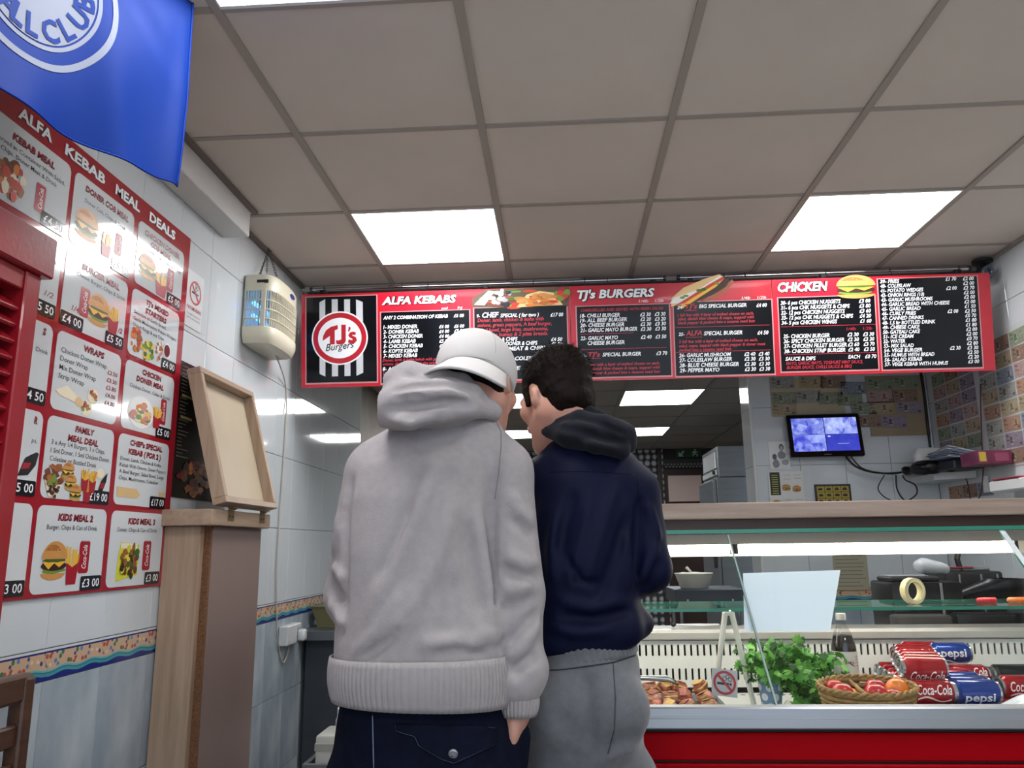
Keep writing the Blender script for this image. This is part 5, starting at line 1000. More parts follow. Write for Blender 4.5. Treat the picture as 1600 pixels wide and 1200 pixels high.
MEA = [mat('#b9806f', .5, var=.3, vscale=60.), mat('#c99a86', .5, var=.3, vscale=60.), mat('#a8604e', .5, var=.35, vscale=60.)]; YEL = mat('#cba45a', .6, var=.2, vscale=50.)
rg = random.Random(5); fl0 = np.array(ft.location)
for k in range(18):
    x, y, z = -.15+.052*(k % 6)+rg.uniform(-.01, .01), -.07+.062*(k//6), .03+.016*(k//6)+rg.uniform(0, .006)
    t = thing('meat_piece', 'pink meat piece with pale yellow filling in the steel tray', 'meat', 'meat pieces in the steel tray', tuple(fl0+(x, y, z))); t.rotation_euler = (rg.uniform(-.5, .5), rg.uniform(-.5, .5), rg.uniform(-.8, .8))
    S = Sdf((-.05, -.045, -.03), (.05, .045, .035), .005); S.loft([(-.016, 0, 0, .026, .020), (.006, .003, 0, .022, .019), (.014, 0, 0, .018, .016)], .004, n=4.).noise(.003, 140, k); S.build('meat', rg.choice(MEA), t, 1)
    MB().box((-.022, -.0215, -.004), (.018, .0215, .003), YEL, .002).build('filling', t); MB().box((-.012, -.019, .0125), (.012, .019, .0165), YEL if k % 2 else MEA[2], .002).build('crust', t)
tg = thing('serving_tongs', 'steel serving tongs lying on the tray of meat', 'tongs', loc=tuple(fl0+(-.02, .02, .095))); 
for s in (-1, 1): mb = MB(); mb.tube([(-.12, 0, .0), (-.06, .012*s, .004), (.03, .03*s, .002), (.06, .026*s, -.012)], [.004, .005, .006, .004], 6, M_steel); mb.build('arm', tg, smooth=True)
for (x0, x1, y, Y, lab) in ((1136, 1184, 1099, 2.20, 'blank white price card by the seam of the display glass'), (1190, 1278, 1103, 2.16, 'long blank white price card in front of the parsley')):
    c0, c1 = W(x0, y, Y), W(x1, y, Y); mb = MB(); mb.prism([(0, 0), (c1[0]-c0[0], 0), (c1[0]-c0[0], .07), (0, .07)], (c0[0], Y, DK+.001), (1, 0, 0), (0, .25, .97), (0, -1, .2), .0012, mat('#c9d0d4', .5)); mb.add([(c0[0], Y, DK+.001), (c1[0], Y, DK+.001), (c1[0], Y+.05, DK+.001), (c0[0], Y+.05, DK+.001)], [(0, 1, 2, 3)], mat('#c9d0d4', .5)); tag(mb.build('price_card'), lab, 'card')
bag = Sdf((1.0, 2.1, .78), (1.75, 2.4, .97), .007); bc_ = W(1580, 1100, 2.2); bag.ell((bc_[0]+.06, 2.2, .86), (.12, .06, .028)).cone((bc_[0]-.03, 2.18, .865), (bc_[0]+.08, 2.17, .88), .014, .02, .03).cone((bc_[0]+.05, 2.2, .80), (bc_[0]+.05, 2.2, .86), .07, .05, .03).noise(.008, 45, 4); tag(bag.build('plastic_bag', mat('#c3cad0', .3, coat=.3)), 'crumpled white plastic bag lying beside the drinks cans', 'bag')
# things on the glass shelf
tp_ = W(1427, 932, 2.60); t = thing('tape_roll', 'roll of clear adhesive tape standing on the glass shelf', 'tape', loc=(tp_[0], 2.60, 1.1045)); rr_ = .04; RXm = Matrix.Translation((0, 0, rr_)) @ Matrix.Rotation(.35, 4, 'Z') @ Matrix.Rotation(math.pi/2, 4, 'X')
mb = MB(); mb.lathe([(.031, -.011), (rr_, -.011), (rr_, .011), (.031, .011), (.031, -.011)], 40, mat('#b9b08a', .25, coat=.4), RXm, cap=False); mb.build('tape', t, smooth=True, angle=40); mb = MB(); mb.lathe([(.0285, -.0125), (.031, -.0125), (.031, .0125), (.0285, .0125), (.0285, -.0125)], 40, mat('#cfc79c', .5), RXm, cap=False); mb.build('core', t, smooth=True, angle=40)
for (x0, x1, y, c_, lab) in ((1526, 1557, 941, '#b8222a', 'red marker pen on the glass shelf'), (1574, 1606, 940, '#d0703a', 'orange marker pen on the glass shelf')):
    c0, c1 = W(x0, y, 2.6), W(x1, y, 2.6); t = thing('marker_pen', lab, 'pen', loc=(c0[0], 2.6, 1.1045+.009)); L_ = c1[0]-c0[0]; mb = MB(); mb.lathe([(.004, 0), (.009, .006), (.009, L_*.62)], 12, mat(c_, .3), Matrix.Rotation(math.pi/2, 4, 'Y')); mb.build('barrel', t, smooth=True, angle=40); mb = MB(); mb.lathe([(.0092, L_*.62), (.0092, L_*.95), (.005, L_)], 12, mat(c_, .2), Matrix.Rotation(math.pi/2, 4, 'Y')); mb.build('cap', t, smooth=True, angle=40)
# ================================================================== STAFF SIDE: BENCH AND WHAT STANDS ON IT
BZ = .935
wb = thing('work_bench', 'stainless steel work bench behind the display counter', 'bench', loc=(.9, 3.4, FLOOR)); wo = np.array((.9, 3.4, FLOOR))
def wbx(n, lo, hi, m_=M_steel, bev=.003): return MB().box(np.array(lo)-wo, np.array(hi)-wo, m_, bev).build(n, wb)
wbx('worktop', (.0, 3.12, BZ-.035), (2.06, 3.72, BZ), mat('#9c9c98', .4, metal=.4)); wbx('lower_shelf', (.03, 3.15, .3), (2.03, 3.7, .33))
for x in (.03, 1.0, 1.99):
    for y in (3.15, 3.67): wbx('leg', (x, y, FLOOR), (x+.035, y+.035, BZ-.035))
gs = thing('gantry_shelf', 'dark steel raised shelf on the work bench holding a white bowl', 'shelf', loc=(.60, 3.42, BZ)); 
def gbx(n, lo, hi, m_, bev=.002): return MB().box(lo, hi, m_, bev).build(n, gs)
DS = mat('#343c48', .4, metal=.3); gbx('shelf_plate', (-.14, -.14, .128), (.14, .14, .182), DS)
for x in (-.12, .11):
    for y in (-.12, .11): gbx('leg', (x, y, 0), (x+.012, y+.012, .128), M_steel)
for x in (-.09, .09): MB().lathe([(.004, 0), (.004, .002)], 8, M_alu, Matrix.Translation((x, -.1425, .14)) @ Matrix.Rotation(math.pi/2, 4, 'X')).build('screw', gs)
bw_ = thing('bowl', 'white tapered plastic bowl of coleslaw on the dark steel shelf', 'bowl', loc=(.553, 3.36, BZ+.1825)); PL = mat('#c9c9c0', .35); mb = MB(); mb.lathe([(.0, .0), (.054, .0), (.058, .004), (.077, .058), (.080, .06), (.079, .062), (.074, .06), (.054, .008), (.0, .007)], 36, PL, cap=False); mb.build('shell', bw_, smooth=True, angle=50)
S = Sdf((-.09, -.09, .01), (.09, .09, .085), .005); S.ell((0, 0, .045), (.066, .066, .02)).noise(.005, 110, 2); S.build('coleslaw', mat('#d9d8cc', .7), bw_); mb = MB(); mb.tube([(.0, .0, .055), (-.02, -.01, .075), (-.03, -.015, .085)], [.004, .005, .007], 8, PL); mb.build('spoon_handle', bw_, smooth=True)
kn = thing('spatula', 'white spatula with a black knob lying on the rear rail', 'spatula', loc=tuple(W(1052, 977, 2.86)*(1, 1, 0)+(0, 0, zr[0]+.012))); mb = MB(); mb.prism([(.01, -.004), (.06, -.014), (.09, -.02), (.16, -.004), (.16, .004), (.09, .008), (.01, .004)], (0, 0, -.002), (1, 0, 0), (0, 1, .1), (0, 0, 1), .003, mat('#d8dad8', .35)); mb.build('blade', kn); mb = MB(); mb.lathe([(.001, -.009), (.008, -.005), (.008, .005), (.001, .009)], 12, M_black); mb.build('knob', kn, smooth=True)
# till / printers on the right
def device(name, label, cat, x0, x1, y, d, h, m_, z=BZ, extra=None, rot=0):
    t = thing(name, label, cat, loc=((x0+x1)/2, y+d/2, z)); t.rotation_euler = (0, 0, rot); w2 = (x1-x0)/2
    MB().box((-w2, -d/2, 0), (w2, d/2, h), m_, .012).build('body', t, smooth=True, angle=40)
    if extra: extra(t, w2, d/2, h)
    return t
DKP = mat('#1c1d20', .35, var=.1); GRP = mat('#54524f', .45)
def ex_printer(t, w, d, h):
    MB().box((-w-.006, -d-.012, h*.30), (w*.3, -d+.01, h*.40), M_dark, .002).build('paper_slot', t); MB().box((-w*.9, -d*.7, h), (w*.5, d*.6, h+.02), mat('#2a2b2f', .4), .006).build('lid', t); MB().box((-w*.86, -d*.6, h+.02), (w*.2, d*.3, h+.024), mat('#a9acae', .4), .001).build('tray', t)
    MB().box((w*.35, -d-.004, h*.1), (w*.42, -d+.004, h*.98), mat('#b7b9ba', .4), .002).build('trim_strip', t); MB().box((-w*.96, -d-.005, h*.62), (w*.3, -d+.004, h*.68), mat('#3d3e42', .4), .001).build('front_lip', t)
a = W(1382, 938, 3.30); b_ = W(1492, 938, 3.30)
device('receipt_printer', 'black receipt printer on the bench behind the tape roll', 'printer', a[0], b_[0], 3.22, .22, .205, DKP, extra=ex_printer)
def ex_till(t, w, d, h):
    for s in (-.55, .2, .75): MB().box((w*s, -d-.005, .01), (w*s+.006, -d+.004, h*.95), mat('#8f9193', .4), .001).build('rib', t)
    mb = MB(); mb.tube([(-w*.2, -d*.4, h), (-w*.28, -d*.4, h+.05), (-w*.15, -d*.3, h+.085)], .012, 8, M_black); mb.build('handset_cord', t); MB().box((-w*.9, -d*.5, h), (w*.8, d*.4, h+.012), mat('#77797c', .4), .004).build('cover', t); MB().box((-w*.8, -d*.55, h+.012), (w*.2, -d*.45, h+.018), mat('#a32a3a', .4), .001).build('red_strip', t)
a = W(1470, 900, 3.50); b_ = W(1560, 900, 3.50); device('till', 'black till with a grey cover standing behind the receipt printer', 'till', a[0], b_[0], 3.46, .2, .235, DKP, extra=ex_till)
S = Sdf((1.35, 3.0, .93), (2.0, 3.4, 1.15), .007); p0, p1 = W(1500, 930, 3.27), W(1572, 910, 3.27); S.cone(p0, p1, .018, .045, .02).cone(p1, p1+(-.01, .03, -.07), .05, .055, .04); p1g = p1+(0, .02, -.09); p1g[2] = BZ+.045; S.cone(p1g, p1, .05, .05, .04).cone((p0[0]+.03, 3.28, BZ+.03), p1g, .035, .045, .04); cb2 = thing('card_machine', 'dark card machine with a curved arm at the right of the bench', 'card machine'); S.build('body', DKP, cb2); MB().box((p1[0]-.04, 3.212, 1.02), (p1[0]+.02, 3.218, 1.05), mat('#555a60', .3), .002).build('keypad', cb2)
def ex_box(t, w, d, h): MB().box((-w*1.0, -d*1.0, h*.86), (w*1.0, d*1.0, h*.9), mat('#3f3d3b', .5), .001).build('lid_seam', t); MB().box((-w*.2, -d-.003, h*.4), (w*.2, -d+.002, h*.5), mat('#6f6d6a', .5), .001).build('label', t)
a = W(1404, 970, 3.12); b_ = W(1491, 970, 3.12)
device('storage_box', 'grey plastic storage box behind the drinks cans', 'box', a[0], b_[0], 3.125, .085, .088, GRP, extra=ex_box)
a = W(1497, 970, 3.12); b_ = W(1590, 970, 3.12); device('cash_box', 'black cash box with a small white tag at the end of the bench', 'box', a[0], b_[0], 3.125, .06, .095, DKP, extra=ex_box)
S = Sdf((1.2, 3.2, 1.12), (1.9, 3.5, 1.3), .005); p0, p1 = W(1440, 884, 3.34), W(1474, 880, 3.34); p0[2] = 1.165+.034; p1[2] = 1.165+.022; S.cone(p0, p1, .033, .021, .02).noise(.004, 60); cu = S.build('plastic_cup', mat('#c8cdd0', .25, coat=.3)); tag(cu, 'white plastic cup lying on top of the receipt printer', 'cup'); 
ls = thing('order_list', 'beige ruled paper list hanging on the tiles behind the counter', 'paper list'); p0, p1 = W(1301, 866, 4.40), W(1360, 922, 4.40); MB().box((p0[0], 4.404, p1[2]), (p1[0], 4.409, p0[2]+.06), mat('#a9a38c', .6), .001).build('sheet', ls); mb = MB()
for k in range(11): z = p0[2]+.03-.02*k; mb.box((p0[0]+.01, 4.4025, z), (p1[0]-.01-.04*random.random(), 4.4038, z+.0025), mat('#4a463c', .6))
mb.build('ruled_lines', ls)
# ================================================================== TV WALL
def wpl(Y): return Plane((0, Y, 0), (1, 0, 0), (0, 0, 1), (0, -1, 0))
tv = thing('cctv_monitor', 'small black flat monitor showing four blue camera views on the tiled wall', 'monitor', loc=(1.475, 4.335, 1.876)); tv.rotation_euler = (math.radians(-9), 0, math.radians(-3)); GB = mat('#0c0c0e', .15, coat=.4)
MB().box((-.196, -.012, -.122), (.196, .022, .122), GB, .006).build('bezel', tv); MB().box((-.05, .022, -.04), (.05, .06, .04), M_dark, .003).build('wall_bracket', tv)
def cctv_mat(seed, base, hi):
    M = bpy.data.materials.new('camera_view'); M.use_nodes = True; nt = M.node_tree; b = nt.nodes['Principled BSDF']; tc = nt.nodes.new('ShaderNodeTexCoord'); mpn = nt.nodes.new('ShaderNodeMapping'); mpn.inputs['Location'].default_value = (seed, seed*2, seed); nt.links.new(tc.outputs['Object'], mpn.inputs[0])
    v = nt.nodes.new('ShaderNodeTexVoronoi'); v.inputs['Scale'].default_value = 26; v.inputs['Randomness'].default_value = 1; n = nt.nodes.new('ShaderNodeTexNoise'); n.inputs['Scale'].default_value = 22; n.inputs['Detail'].default_value = 5; nt.links.new(mpn.outputs[0], n.inputs['Vector']); nt.links.new(mpn.outputs[0], v.inputs['Vector'])
    ad = nt.nodes.new('ShaderNodeMath'); ad.operation = 'ADD'; nt.links.new(n.outputs['Fac'], ad.inputs[0]); ml = nt.nodes.new('ShaderNodeMath'); ml.operation = 'MULTIPLY'; ml.inputs[1].default_value = .35; sc_ = nt.nodes.new('ShaderNodeSeparateColor'); nt.links.new(v.outputs['Color'], sc_.inputs[0]); nt.links.new(sc_.outputs[0], ml.inputs[0]); nt.links.new(ml.outputs[0], ad.inputs[1])
    cr = nt.nodes.new('ShaderNodeValToRGB'); cr.color_ramp.elements[0].position = .45; cr.color_ramp.elements[1].position = .95; cr.color_ramp.elements[0].color = lin(base); cr.color_ramp.elements[1].color = lin(hi); nt.links.new(ad.outputs[0], cr.inputs[0]); nt.links.new(cr.outputs[0], b.inputs['Emission Color']); b.inputs['Emission Strength'].default_value = .75; b.inputs['Base Color'].default_value = (.01, .01, .02, 1); b.inputs['Roughness'].default_value = .15; return M
for i, (x, z, c0, c1) in enumerate(((-.174, .004, '#3f46b8', '#a3b4ee'), (.002, .004, '#4a50c2', '#b7c6f2'), (-.174, -.092, '#3d43bd', '#9fb0f0'), (.002, -.092, '#2f36a6', '#3a42b2'))): MB().box((x, -.0135, z), (x+.172, -.0118, z+.094), cctv_mat(i*3.7+1, c0, c1)).build('camera_view', tv)
cpm = mat('#b9c0f0', .4, emit=.8); MB().box((.06, -.0142, -.052), (.12, -.0136, -.0505), cpm).build('caption', tv); MB().box((.012, -.0142, -.012), (.026, -.0136, -.006), cpm).build('caption', tv); MB().box((-.02, -.0128, -.113), (.02, -.0122, -.109), mat('#7a7c80', .4)).build('maker_badge', tv)
# notices
def sheet(label, cat, x0, y0, x1, y1, m_, Y=4.405, name='notice'):
    t = thing(name, label, cat); p0, p1 = W(x0, y0, Y), W(x1, y1, Y); MB().box((p0[0], Y, p1[2]), (p1[0], Y+.003, p0[2]), m_, 0).build('sheet', t); return t, wpl(Y-.0002), p0[0], p1[2], p1[0]-p0[0], p0[2]-p1[2]
t, q, a, b, w_, h_ = sheet('white sheet with a grey pencil portrait beside the monitor', 'drawing', 1200, 690, 1236, 733, mat('#e4e5e6', .6), name='portrait_drawing'); mb = MB(); gr = [mat('#8b8d90', .6), mat('#5f6166', .6), mat('#a9abad', .6)]
for x, y, rx, ry, g in ((.62, .78, .13, .14, 1), (.62, .74, .10, .11, 2), (.6, .5, .22, .16, 0), (.25, .45, .12, .12, 1), (.3, .2, .18, .18, 0), (.75, .25, .2, .12, 2)): q.blob(mb, a+w_*x, b+h_*y, w_*rx, h_*ry, gr[g], .0006+.0001*g, 14, .2)
mb.build('pencil_drawing', t)
t, q, a, b, w_, h_ = sheet('white burger leaflet with a black price column under the drawing', 'leaflet', 1199, 737, 1259, 800, mat('#dededa', .4), name='menu_leaflet'); mb = MB(); q.rect(mb, a+.01, b+h_*.42, a+w_*.34, b+h_*.98, K['dk'], .0006)
for k in range(9): q.rect(mb, a+.02, b+h_*(.46+.055*k), a+w_*.28, b+h_*(.475+.055*k), K['lime'], .0009)
for x, y in ((.5, .6), (.8, .57), (.2, .22)): p_burger(q, mb, a+w_*x, b+h_*y, .05, .04, .0009)
for x, y in ((.45, .9), (.75, .9), (.45, .8), (.75, .82), (.45, .3), (.75, .3), (.45, .22), (.75, .2)): q.rect(mb, a+w_*x, b+h_*y, a+w_*(x+.2), b+h_*(y+.012), K['grey'], .0009)
mb.build('leaflet_print', t)
t, q, a, b, w_, h_ = sheet('yellow chart with black border and small printed panels', 'chart', 1272, 757, 1333, 800, mat('#1b1a14', .4), name='allergen_chart'); mb = MB()
for i in range(4):
    for j in range(4): x, y = a+.012+(w_-.02)*i/4, b+.012+(h_-.02)*j/4; q.rect(mb, x, y, x+w_/4-.008, y+h_/4-.008, mat('#b09a2e', .4), .0006); q.blob(mb, x+w_*.1, y+h_*.1, .015, .009, K['dk'], .0009); q.rect(mb, x+.006, y+.008, x+w_/4-.016, y+.011, K['dk'], .0009)
mb.build('chart_print', t)
# banknotes stuck on the walls
kp = thing('kraft_paper', 'brown kraft paper sheet pinned behind the banknotes on the tiles', 'paper'); p0, p1 = W(1351, 588, 4.405), W(1447, 680, 4.405); MB().box((p0[0], 4.406, p1[2]), (2.08, 4.409, 2.22), mat('#9c8b70', .7, var=.06), 0).build('sheet', kp); p0, p1 = W(1202, 588, 4.405), W(1322, 649, 4.405); MB().box((p0[0], 4.406, p1[2]), (p1[0], 4.409, 2.22), mat('#b3a78d', .7, var=.06), 0).build('sheet', kp)
wpp = thing('backing_paper', 'white lining paper pinned behind the banknotes on the right wall', 'paper'); MB().box((XR-.0115, 3.42, 1.63), (XR-.0092, 4.36, 2.26), mat('#bfc2c3', .6), 0).build('sheet', wpp)
NC = {'green': ('#868f7b', '#56694f'), 'tan': ('#a39479', '#756450'), 'brown': ('#8c7364', '#644a3d'), 'blue': ('#838d9b', '#556073'), 'pink': ('#a58c88', '#83595a'), 'purple': ('#8c808d', '#604a60'), 'grey': ('#979792', '#5c5d59'), 'orange': ('#a58570', '#83593f')}
NMesh = {}
def note_mesh(c, w_=.138, h_=.068):
    if c in NMesh: return NMesh[c]
    q = Plane((0, 0, 0), (1, 0, 0), (0, 0, 1), (0, -1, 0)); mb = MB(); base, ink = NC[c]; B = mat(base, .6, var=.12, vscale=40.); I = mat(ink, .6, var=.25, vscale=60.); Lm = mat(base, .6, var=.1, vscale=30., col2='#b5ae9b')
    mb.box((-w_/2, -.0006, -h_/2), (w_/2, .0006, h_/2), B); q.rect(mb, -w_/2+.006, -h_/2+.006, w_/2-.03, h_/2-.006, mat(base, .6, var=.3, vscale=90.), .0008)
    px_ = random.choice((-.02, .02, .035)); q.ell(mb, px_, .0, .017, .025, Lm, .001, 14); q.ell(mb, px_, .006, .009, .012, I, .0012, 10); q.ell(mb, px_, -.014, .014, .010, I, .0012, 10, 0, 180)
    q.rect(mb, -w_/2+.01, h_/2-.018, -w_/2+.03, h_/2-.009, I, .001); q.rect(mb, w_/2-.026, -h_/2+.008, w_/2-.008, -h_/2+.02, I, .001); q.rect(mb, -w_/2+.012, -.004, -w_/2+.04, .002, I, .001); NMesh[c] = mb.mesh('banknote'); return NMesh[c]
ORD = ['first', 'second', 'third', 'fourth', 'fifth', 'sixth', 'seventh', 'eighth', 'ninth']
def note(c, loc, rz=0, rt=0, wall='tiled wall around the monitor', grp='banknotes around the monitor'):
    o = bpy.data.objects.new('banknote', note_mesh(c)); link(o); o.location = loc; o.rotation_euler = (0, rt, rz); tag(o, f'{c} banknote on {wall}', 'banknote', grp)
RC = {}
for cx, cy, c in ((1222, 598, 'grey'), (1268, 597, 'tan'), (1302, 597, 'brown'), (1333, 606, 'blue'), (1374, 600, 'green'), (1415, 597, 'green'), (1225, 622, 'green'), (1263, 620, 'grey'), (1298, 622, 'green'), (1328, 624, 'green'), (1225, 640, 'tan'), (1376, 620, 'pink'), (1414, 618, 'brown'), (1376, 637, 'tan'), (1421, 637, 'purple'), (1357, 658, 'brown'), (1397, 659, 'purple'), (1350, 638, 'green')):
    p = W(cx, cy, 4.404); kk = RC.setdefault(cy//13, []); kk.append(cx); note(c, (p[0], 4.4035, p[2]), 0, random.uniform(-.03, .03), f'tiles by the monitor, {ORD[len(kk)-1]} in its row')
cols = ['brown', 'pink', 'green', 'tan', 'orange', 'purple', 'grey', 'blue']
for i in range(3):
    for j in range(6): note(random.choice(cols), (XR-.0125, 3.98+.145*i, 2.165-.075*j-random.uniform(0, .004)), math.pi/2*-1, random.uniform(-.04, .04), f'wall over corner shelf, {ORD[j]} row down, {ORD[2-i]} from the corner', 'banknotes by the corner shelf')
for i in range(3):
    for j in range(8):
        if random.random() < .05: continue
        note(random.choice(cols), (XR-.0125, 3.50+.146*i, 2.20-.075*j-random.uniform(0, .004)), -math.pi/2, random.uniform(-.04, .04), f'right wall, {ORD[j]} row down, {ORD[2-i]} from the corner shelf', 'banknotes on the right wall')
for i, c in enumerate(('blue', 'brown', 'orange')): note(c, (XR-.0105, 3.95+.145*i, 1.545), -math.pi/2, 0., 'right wall below the corner shelf', 'banknotes below the corner shelf')
# corner shelf and what lies on it
sz = 1.605; sp = [at(1386, 763, 2, sz), at(1460, 750, 2, sz), at(1532, 746, 2, sz)]
cs2 = thing('corner_shelf', 'white corner shelf loaded with cables and papers', 'shelf'); SX = min(sp[2][0], XR-.014)
poly = [(sp[0][0], 4.405), (sp[0][0]+.01, min(4.3, sp[0][1])), (sp[1][0], sp[1][1]), (SX, sp[2][1]), (XR-.014, sp[2][1]), (XR-.014, 4.405)]
MB().prism(poly, (0, 0, sz), (1, 0, 0), (0, 1, 0), (0, 0, 1), .035, mat('#d2d5d8', .3)).build('shelf_board', cs2); MB().box((XR-.03, 3.9, sz-.08), (XR-.014, 3.93, sz-.001), M_white, .002).build('bracket', cs2); ST_ = sz+.0355
t = thing('router', 'white router standing on the corner shelf', 'router', loc=(1.955, 4.2, ST_)); S = Sdf((-.1, -.06, -.01), (.1, .06, .17), .006); S.loft([(0, 0, 0, .075, .035), (.1, 0, 0, .08, .03), (.14, .0, 0, .06, .024)], n=3.); S.build('casing', mat('#ced0d0', .3), t); MB().box((-.05, -.037, .03), (.05, -.033, .045), mat('#8a8c8e', .4), .001).build('front_strip', t)
t = thing('paper_stack', 'loose blue and white papers piled on the corner shelf', 'papers', loc=(1.99, 3.98, ST_))
for k in range(9): o = MB().box((-.085, -.13, 0), (.085, .13, .0025), mat(random.choice(('#aeb7c6', '#c9ccd0', '#8f9db3')), .6)).build('sheet', t, loc=(0, random.uniform(-.01, .01), .05+.004*k)); o.rotation_euler = (random.uniform(-.05, .05), .12+.02*k, random.uniform(-.15, .15))
MB().box((-.07, -.1, 0), (.08, .1, .045), mat('#23242a', .5), .008).build('folder', t)
t = thing('tissue_box', 'magenta and yellow carton at the end of the corner shelf', 'carton', loc=(2.0, 3.74, ST_)); MB().box((-.075, -.08, 0), (.075, .08, .062), mat('#6d2a46', .4, var=.4, vscale=14.), .002).build('carton', t); MB().box((-.07, -.0812, .012), (-.04, -.0802, .055), mat('#b5a03a', .4)).build('label', t); MB().box((.0, -.0812, .012), (.06, -.0802, .05), mat('#8f4a63', .4)).build('label', t)
S = Sdf((1.7, 3.8, ST_-.01), (2.02, 4.35, ST_+.12), .008); S.cone((1.84, 4.2, ST_+.018), (1.96, 4.0, ST_+.02), .022, .025, .02).cone((1.84, 4.22, ST_+.02), (1.93, 4.1, ST_+.045), .018, .02, .02).ell((1.89, 4.12, ST_+.03), (.06, .06, .03)).noise(.008, 60, 9); cbn = thing('cable_bundle', 'tangled black cables hanging off the corner shelf', 'cables'); S.build('tangle', M_black, cbn); CB = mat('#17171a', .5)
def wire(pts, r, par=None, m_=CB, name='cable'): mb = MB(); mb.tube(smooth_path(pts), r, 6, m_); return mb.build(name, par, smooth=True)
wire([tuple(W(x, y, 4.33)) for x, y in ((1320, 712), (1336, 728), (1360, 737), (1395, 740), (1420, 735))], .006, cbn); wire([tuple(W(x, y, 4.33)) for x, y in ((1330, 714), (1348, 732), (1380, 739), (1415, 737))], .004, cbn)
wire([tuple(W(x, y, 4.2)) for x, y in ((1400, 742), (1402, 765), (1415, 782), (1432, 772), (1430, 758), (1415, 750), (1410, 742))], .004, cbn); wire([tuple(W(x, y, 4.3)) for x, y in ((1382, 742), (1372, 762), (1380, 775), (1393, 782))], .003, cbn); wire([tuple(at(x, y, 0, XR-.03)) for x, y in ((1506, 735), (1513, 760), (1517, 780), (1530, 778), (1536, 740), (1533, 660), (1532, 600))], .003, cbn, mat('#5a2a26', .5))
tag(wire([(2.06, 4.395, 2.26), (2.065, 4.395, 2.1), (2.062, 4.394, 1.95), (2.06, 4.39, 1.80)], .007), 'thick black cable running down the corner beside the banknotes', 'cable')
t = thing('wall_trunking', 'white plastic box on the right wall beside the counter shelf', 'box', loc=(2.03, 3.55, 1.51)); MB().box((-.06, -.14, 0), (.058, .14, .05), M_white, .006).build('casing', t); MB().box((-.062, -.1, .052), (.05, .1, .058), mat('#a32a38', .4), .001).build('red_lid', t)
# ================================================================== KITCHEN BACKGROUND
fr = thing('upright_fridge', 'tall stainless steel fridge under the oven in the kitchen', 'fridge', loc=(1.62, 6.9, FLOOR)); 
def fb(n, lo, hi, m_, bev=.004, par=fr): return MB().box(np.array(lo)-(1.62, 6.9, FLOOR), np.array(hi)-(1.62, 6.9, FLOOR), m_, bev).build(n, par)
KS = mat('#8e9499', .3, metal=.85, var=.08, vscale=3., stretch=(1, 1, 10)); fb('body', (1.315, 6.56, FLOOR+.1), (1.95, 7.25, 1.84), KS); dr = fb('door', (1.285, 6.57, FLOOR+.14), (1.313, 7.23, 1.82), KS); fb('handle', (1.262, 6.60, 1.1), (1.284, 6.625, 1.6), M_dark, .004, dr); fb('plinth', (1.34, 6.6, FLOOR), (1.93, 7.2, FLOOR+.1), M_dark)
ov = thing('oven', 'stainless steel oven with a window door on top of the fridge', 'oven', loc=(1.62, 6.9, 1.841))
def ob(n, lo, hi, m_, bev=.004): return MB().box(np.array(lo)-(1.62, 6.9, 1.841), np.array(hi)-(1.62, 6.9, 1.841), m_, bev).build(n, ov)
ob('casing', (1.335, 6.555, 1.842), (2.0, 7.25, 2.10), KS); ob('door_window', (1.322, 6.62, 1.92), (1.334, 7.15, 2.06), mat('#b9bdbf', .2)); ob('control_panel', (1.318, 6.6, 1.86), (1.334, 7.2, 1.905), mat('#a9acae', .35)); ob('knob', (1.30, 6.62, 1.87), (1.318, 6.66, 1.90), M_dark)
es = thing('exit_sign', 'green fire exit sign with white arrow and running figure', 'sign', loc=(1.535, 9.17, 2.345)); MB().box((-.15, 0, -.055), (.15, .02, .06), mat('#173a26', .4), .003).build('sign_panel', es); q = Plane((0, -.001, 0), (1, 0, 0), (0, 0, 1), (0, -1, 0)); mb = MB(); eg = mat('#9fc0a0', .5)
q.poly(mb, [(-.12, -.04), (-.06, -.04), (-.08, -.022), (-.05, .018), (-.065, .03), (-.095, -.006), (-.12, .015)], eg, .001); mb.build('arrow', es); mb = MB(); q.ell(mb, .075, .035, .01, .01, eg, .001, 10)
for p in ([(.05, .02), (.085, .022), (.08, -.005), (.06, -.008)], [(.06, -.005), (.04, -.03), (.05, -.036), (.075, -.01)], [(.075, -.005), (.105, -.02), (.1, -.04), (.09, -.04), (.094, -.022), (.07, -.012)], [(.085, .02), (.11, .005), (.105, -.002), (.082, .01)], [(.052, .02), (.035, .0), (.042, -.005), (.058, .01)]): q.poly(mb, p, eg, .001)
mb.build('running_figure', es)
def curt(nt, tc):
    L = nt.links.new; ck = nt.nodes.new('ShaderNodeTexVoronoi'); ck.inputs['Scale'].default_value = 13; ck.inputs['Randomness'].default_value = .25; L(tc.outputs['Object'], ck.inputs['Vector']); cr = nt.nodes.new('ShaderNodeValToRGB'); cr.color_ramp.elements[0].position = .25; cr.color_ramp.elements[0].color = lin('#b9bfc6'); cr.color_ramp.elements[1].position = .5; cr.color_ramp.elements[1].color = lin('#23262b'); L(ck.outputs['Distance'], cr.inputs[0]); return cr.outputs[0]
CUR = ramp_mat('patterned_strip', curt, .6); cu = thing('strip_curtain', 'grey and white patterned strip curtain across the rear kitchen wall', 'curtain', loc=(.7, 9.15, 1.3))
for k in range(24): o = MB().box((-.036, -.002, -1.1), (.036, .002, 1.09), CUR).build('strip', cu, loc=(-1.3+.078*k+.0, -.006*(k % 2), 0)); o.rotation_euler = (0, 0, random.uniform(-.2, .2))
struct(box('door_1', (1.21, 9.15, FLOOR), (2.0, 9.19, 2.16), mat('#2a1416', .4, var=.1))); struct(box('trim_4', (1.17, 9.13, FLOOR), (1.21, 9.19, 2.4), mat('#2d1a1a', .4)))
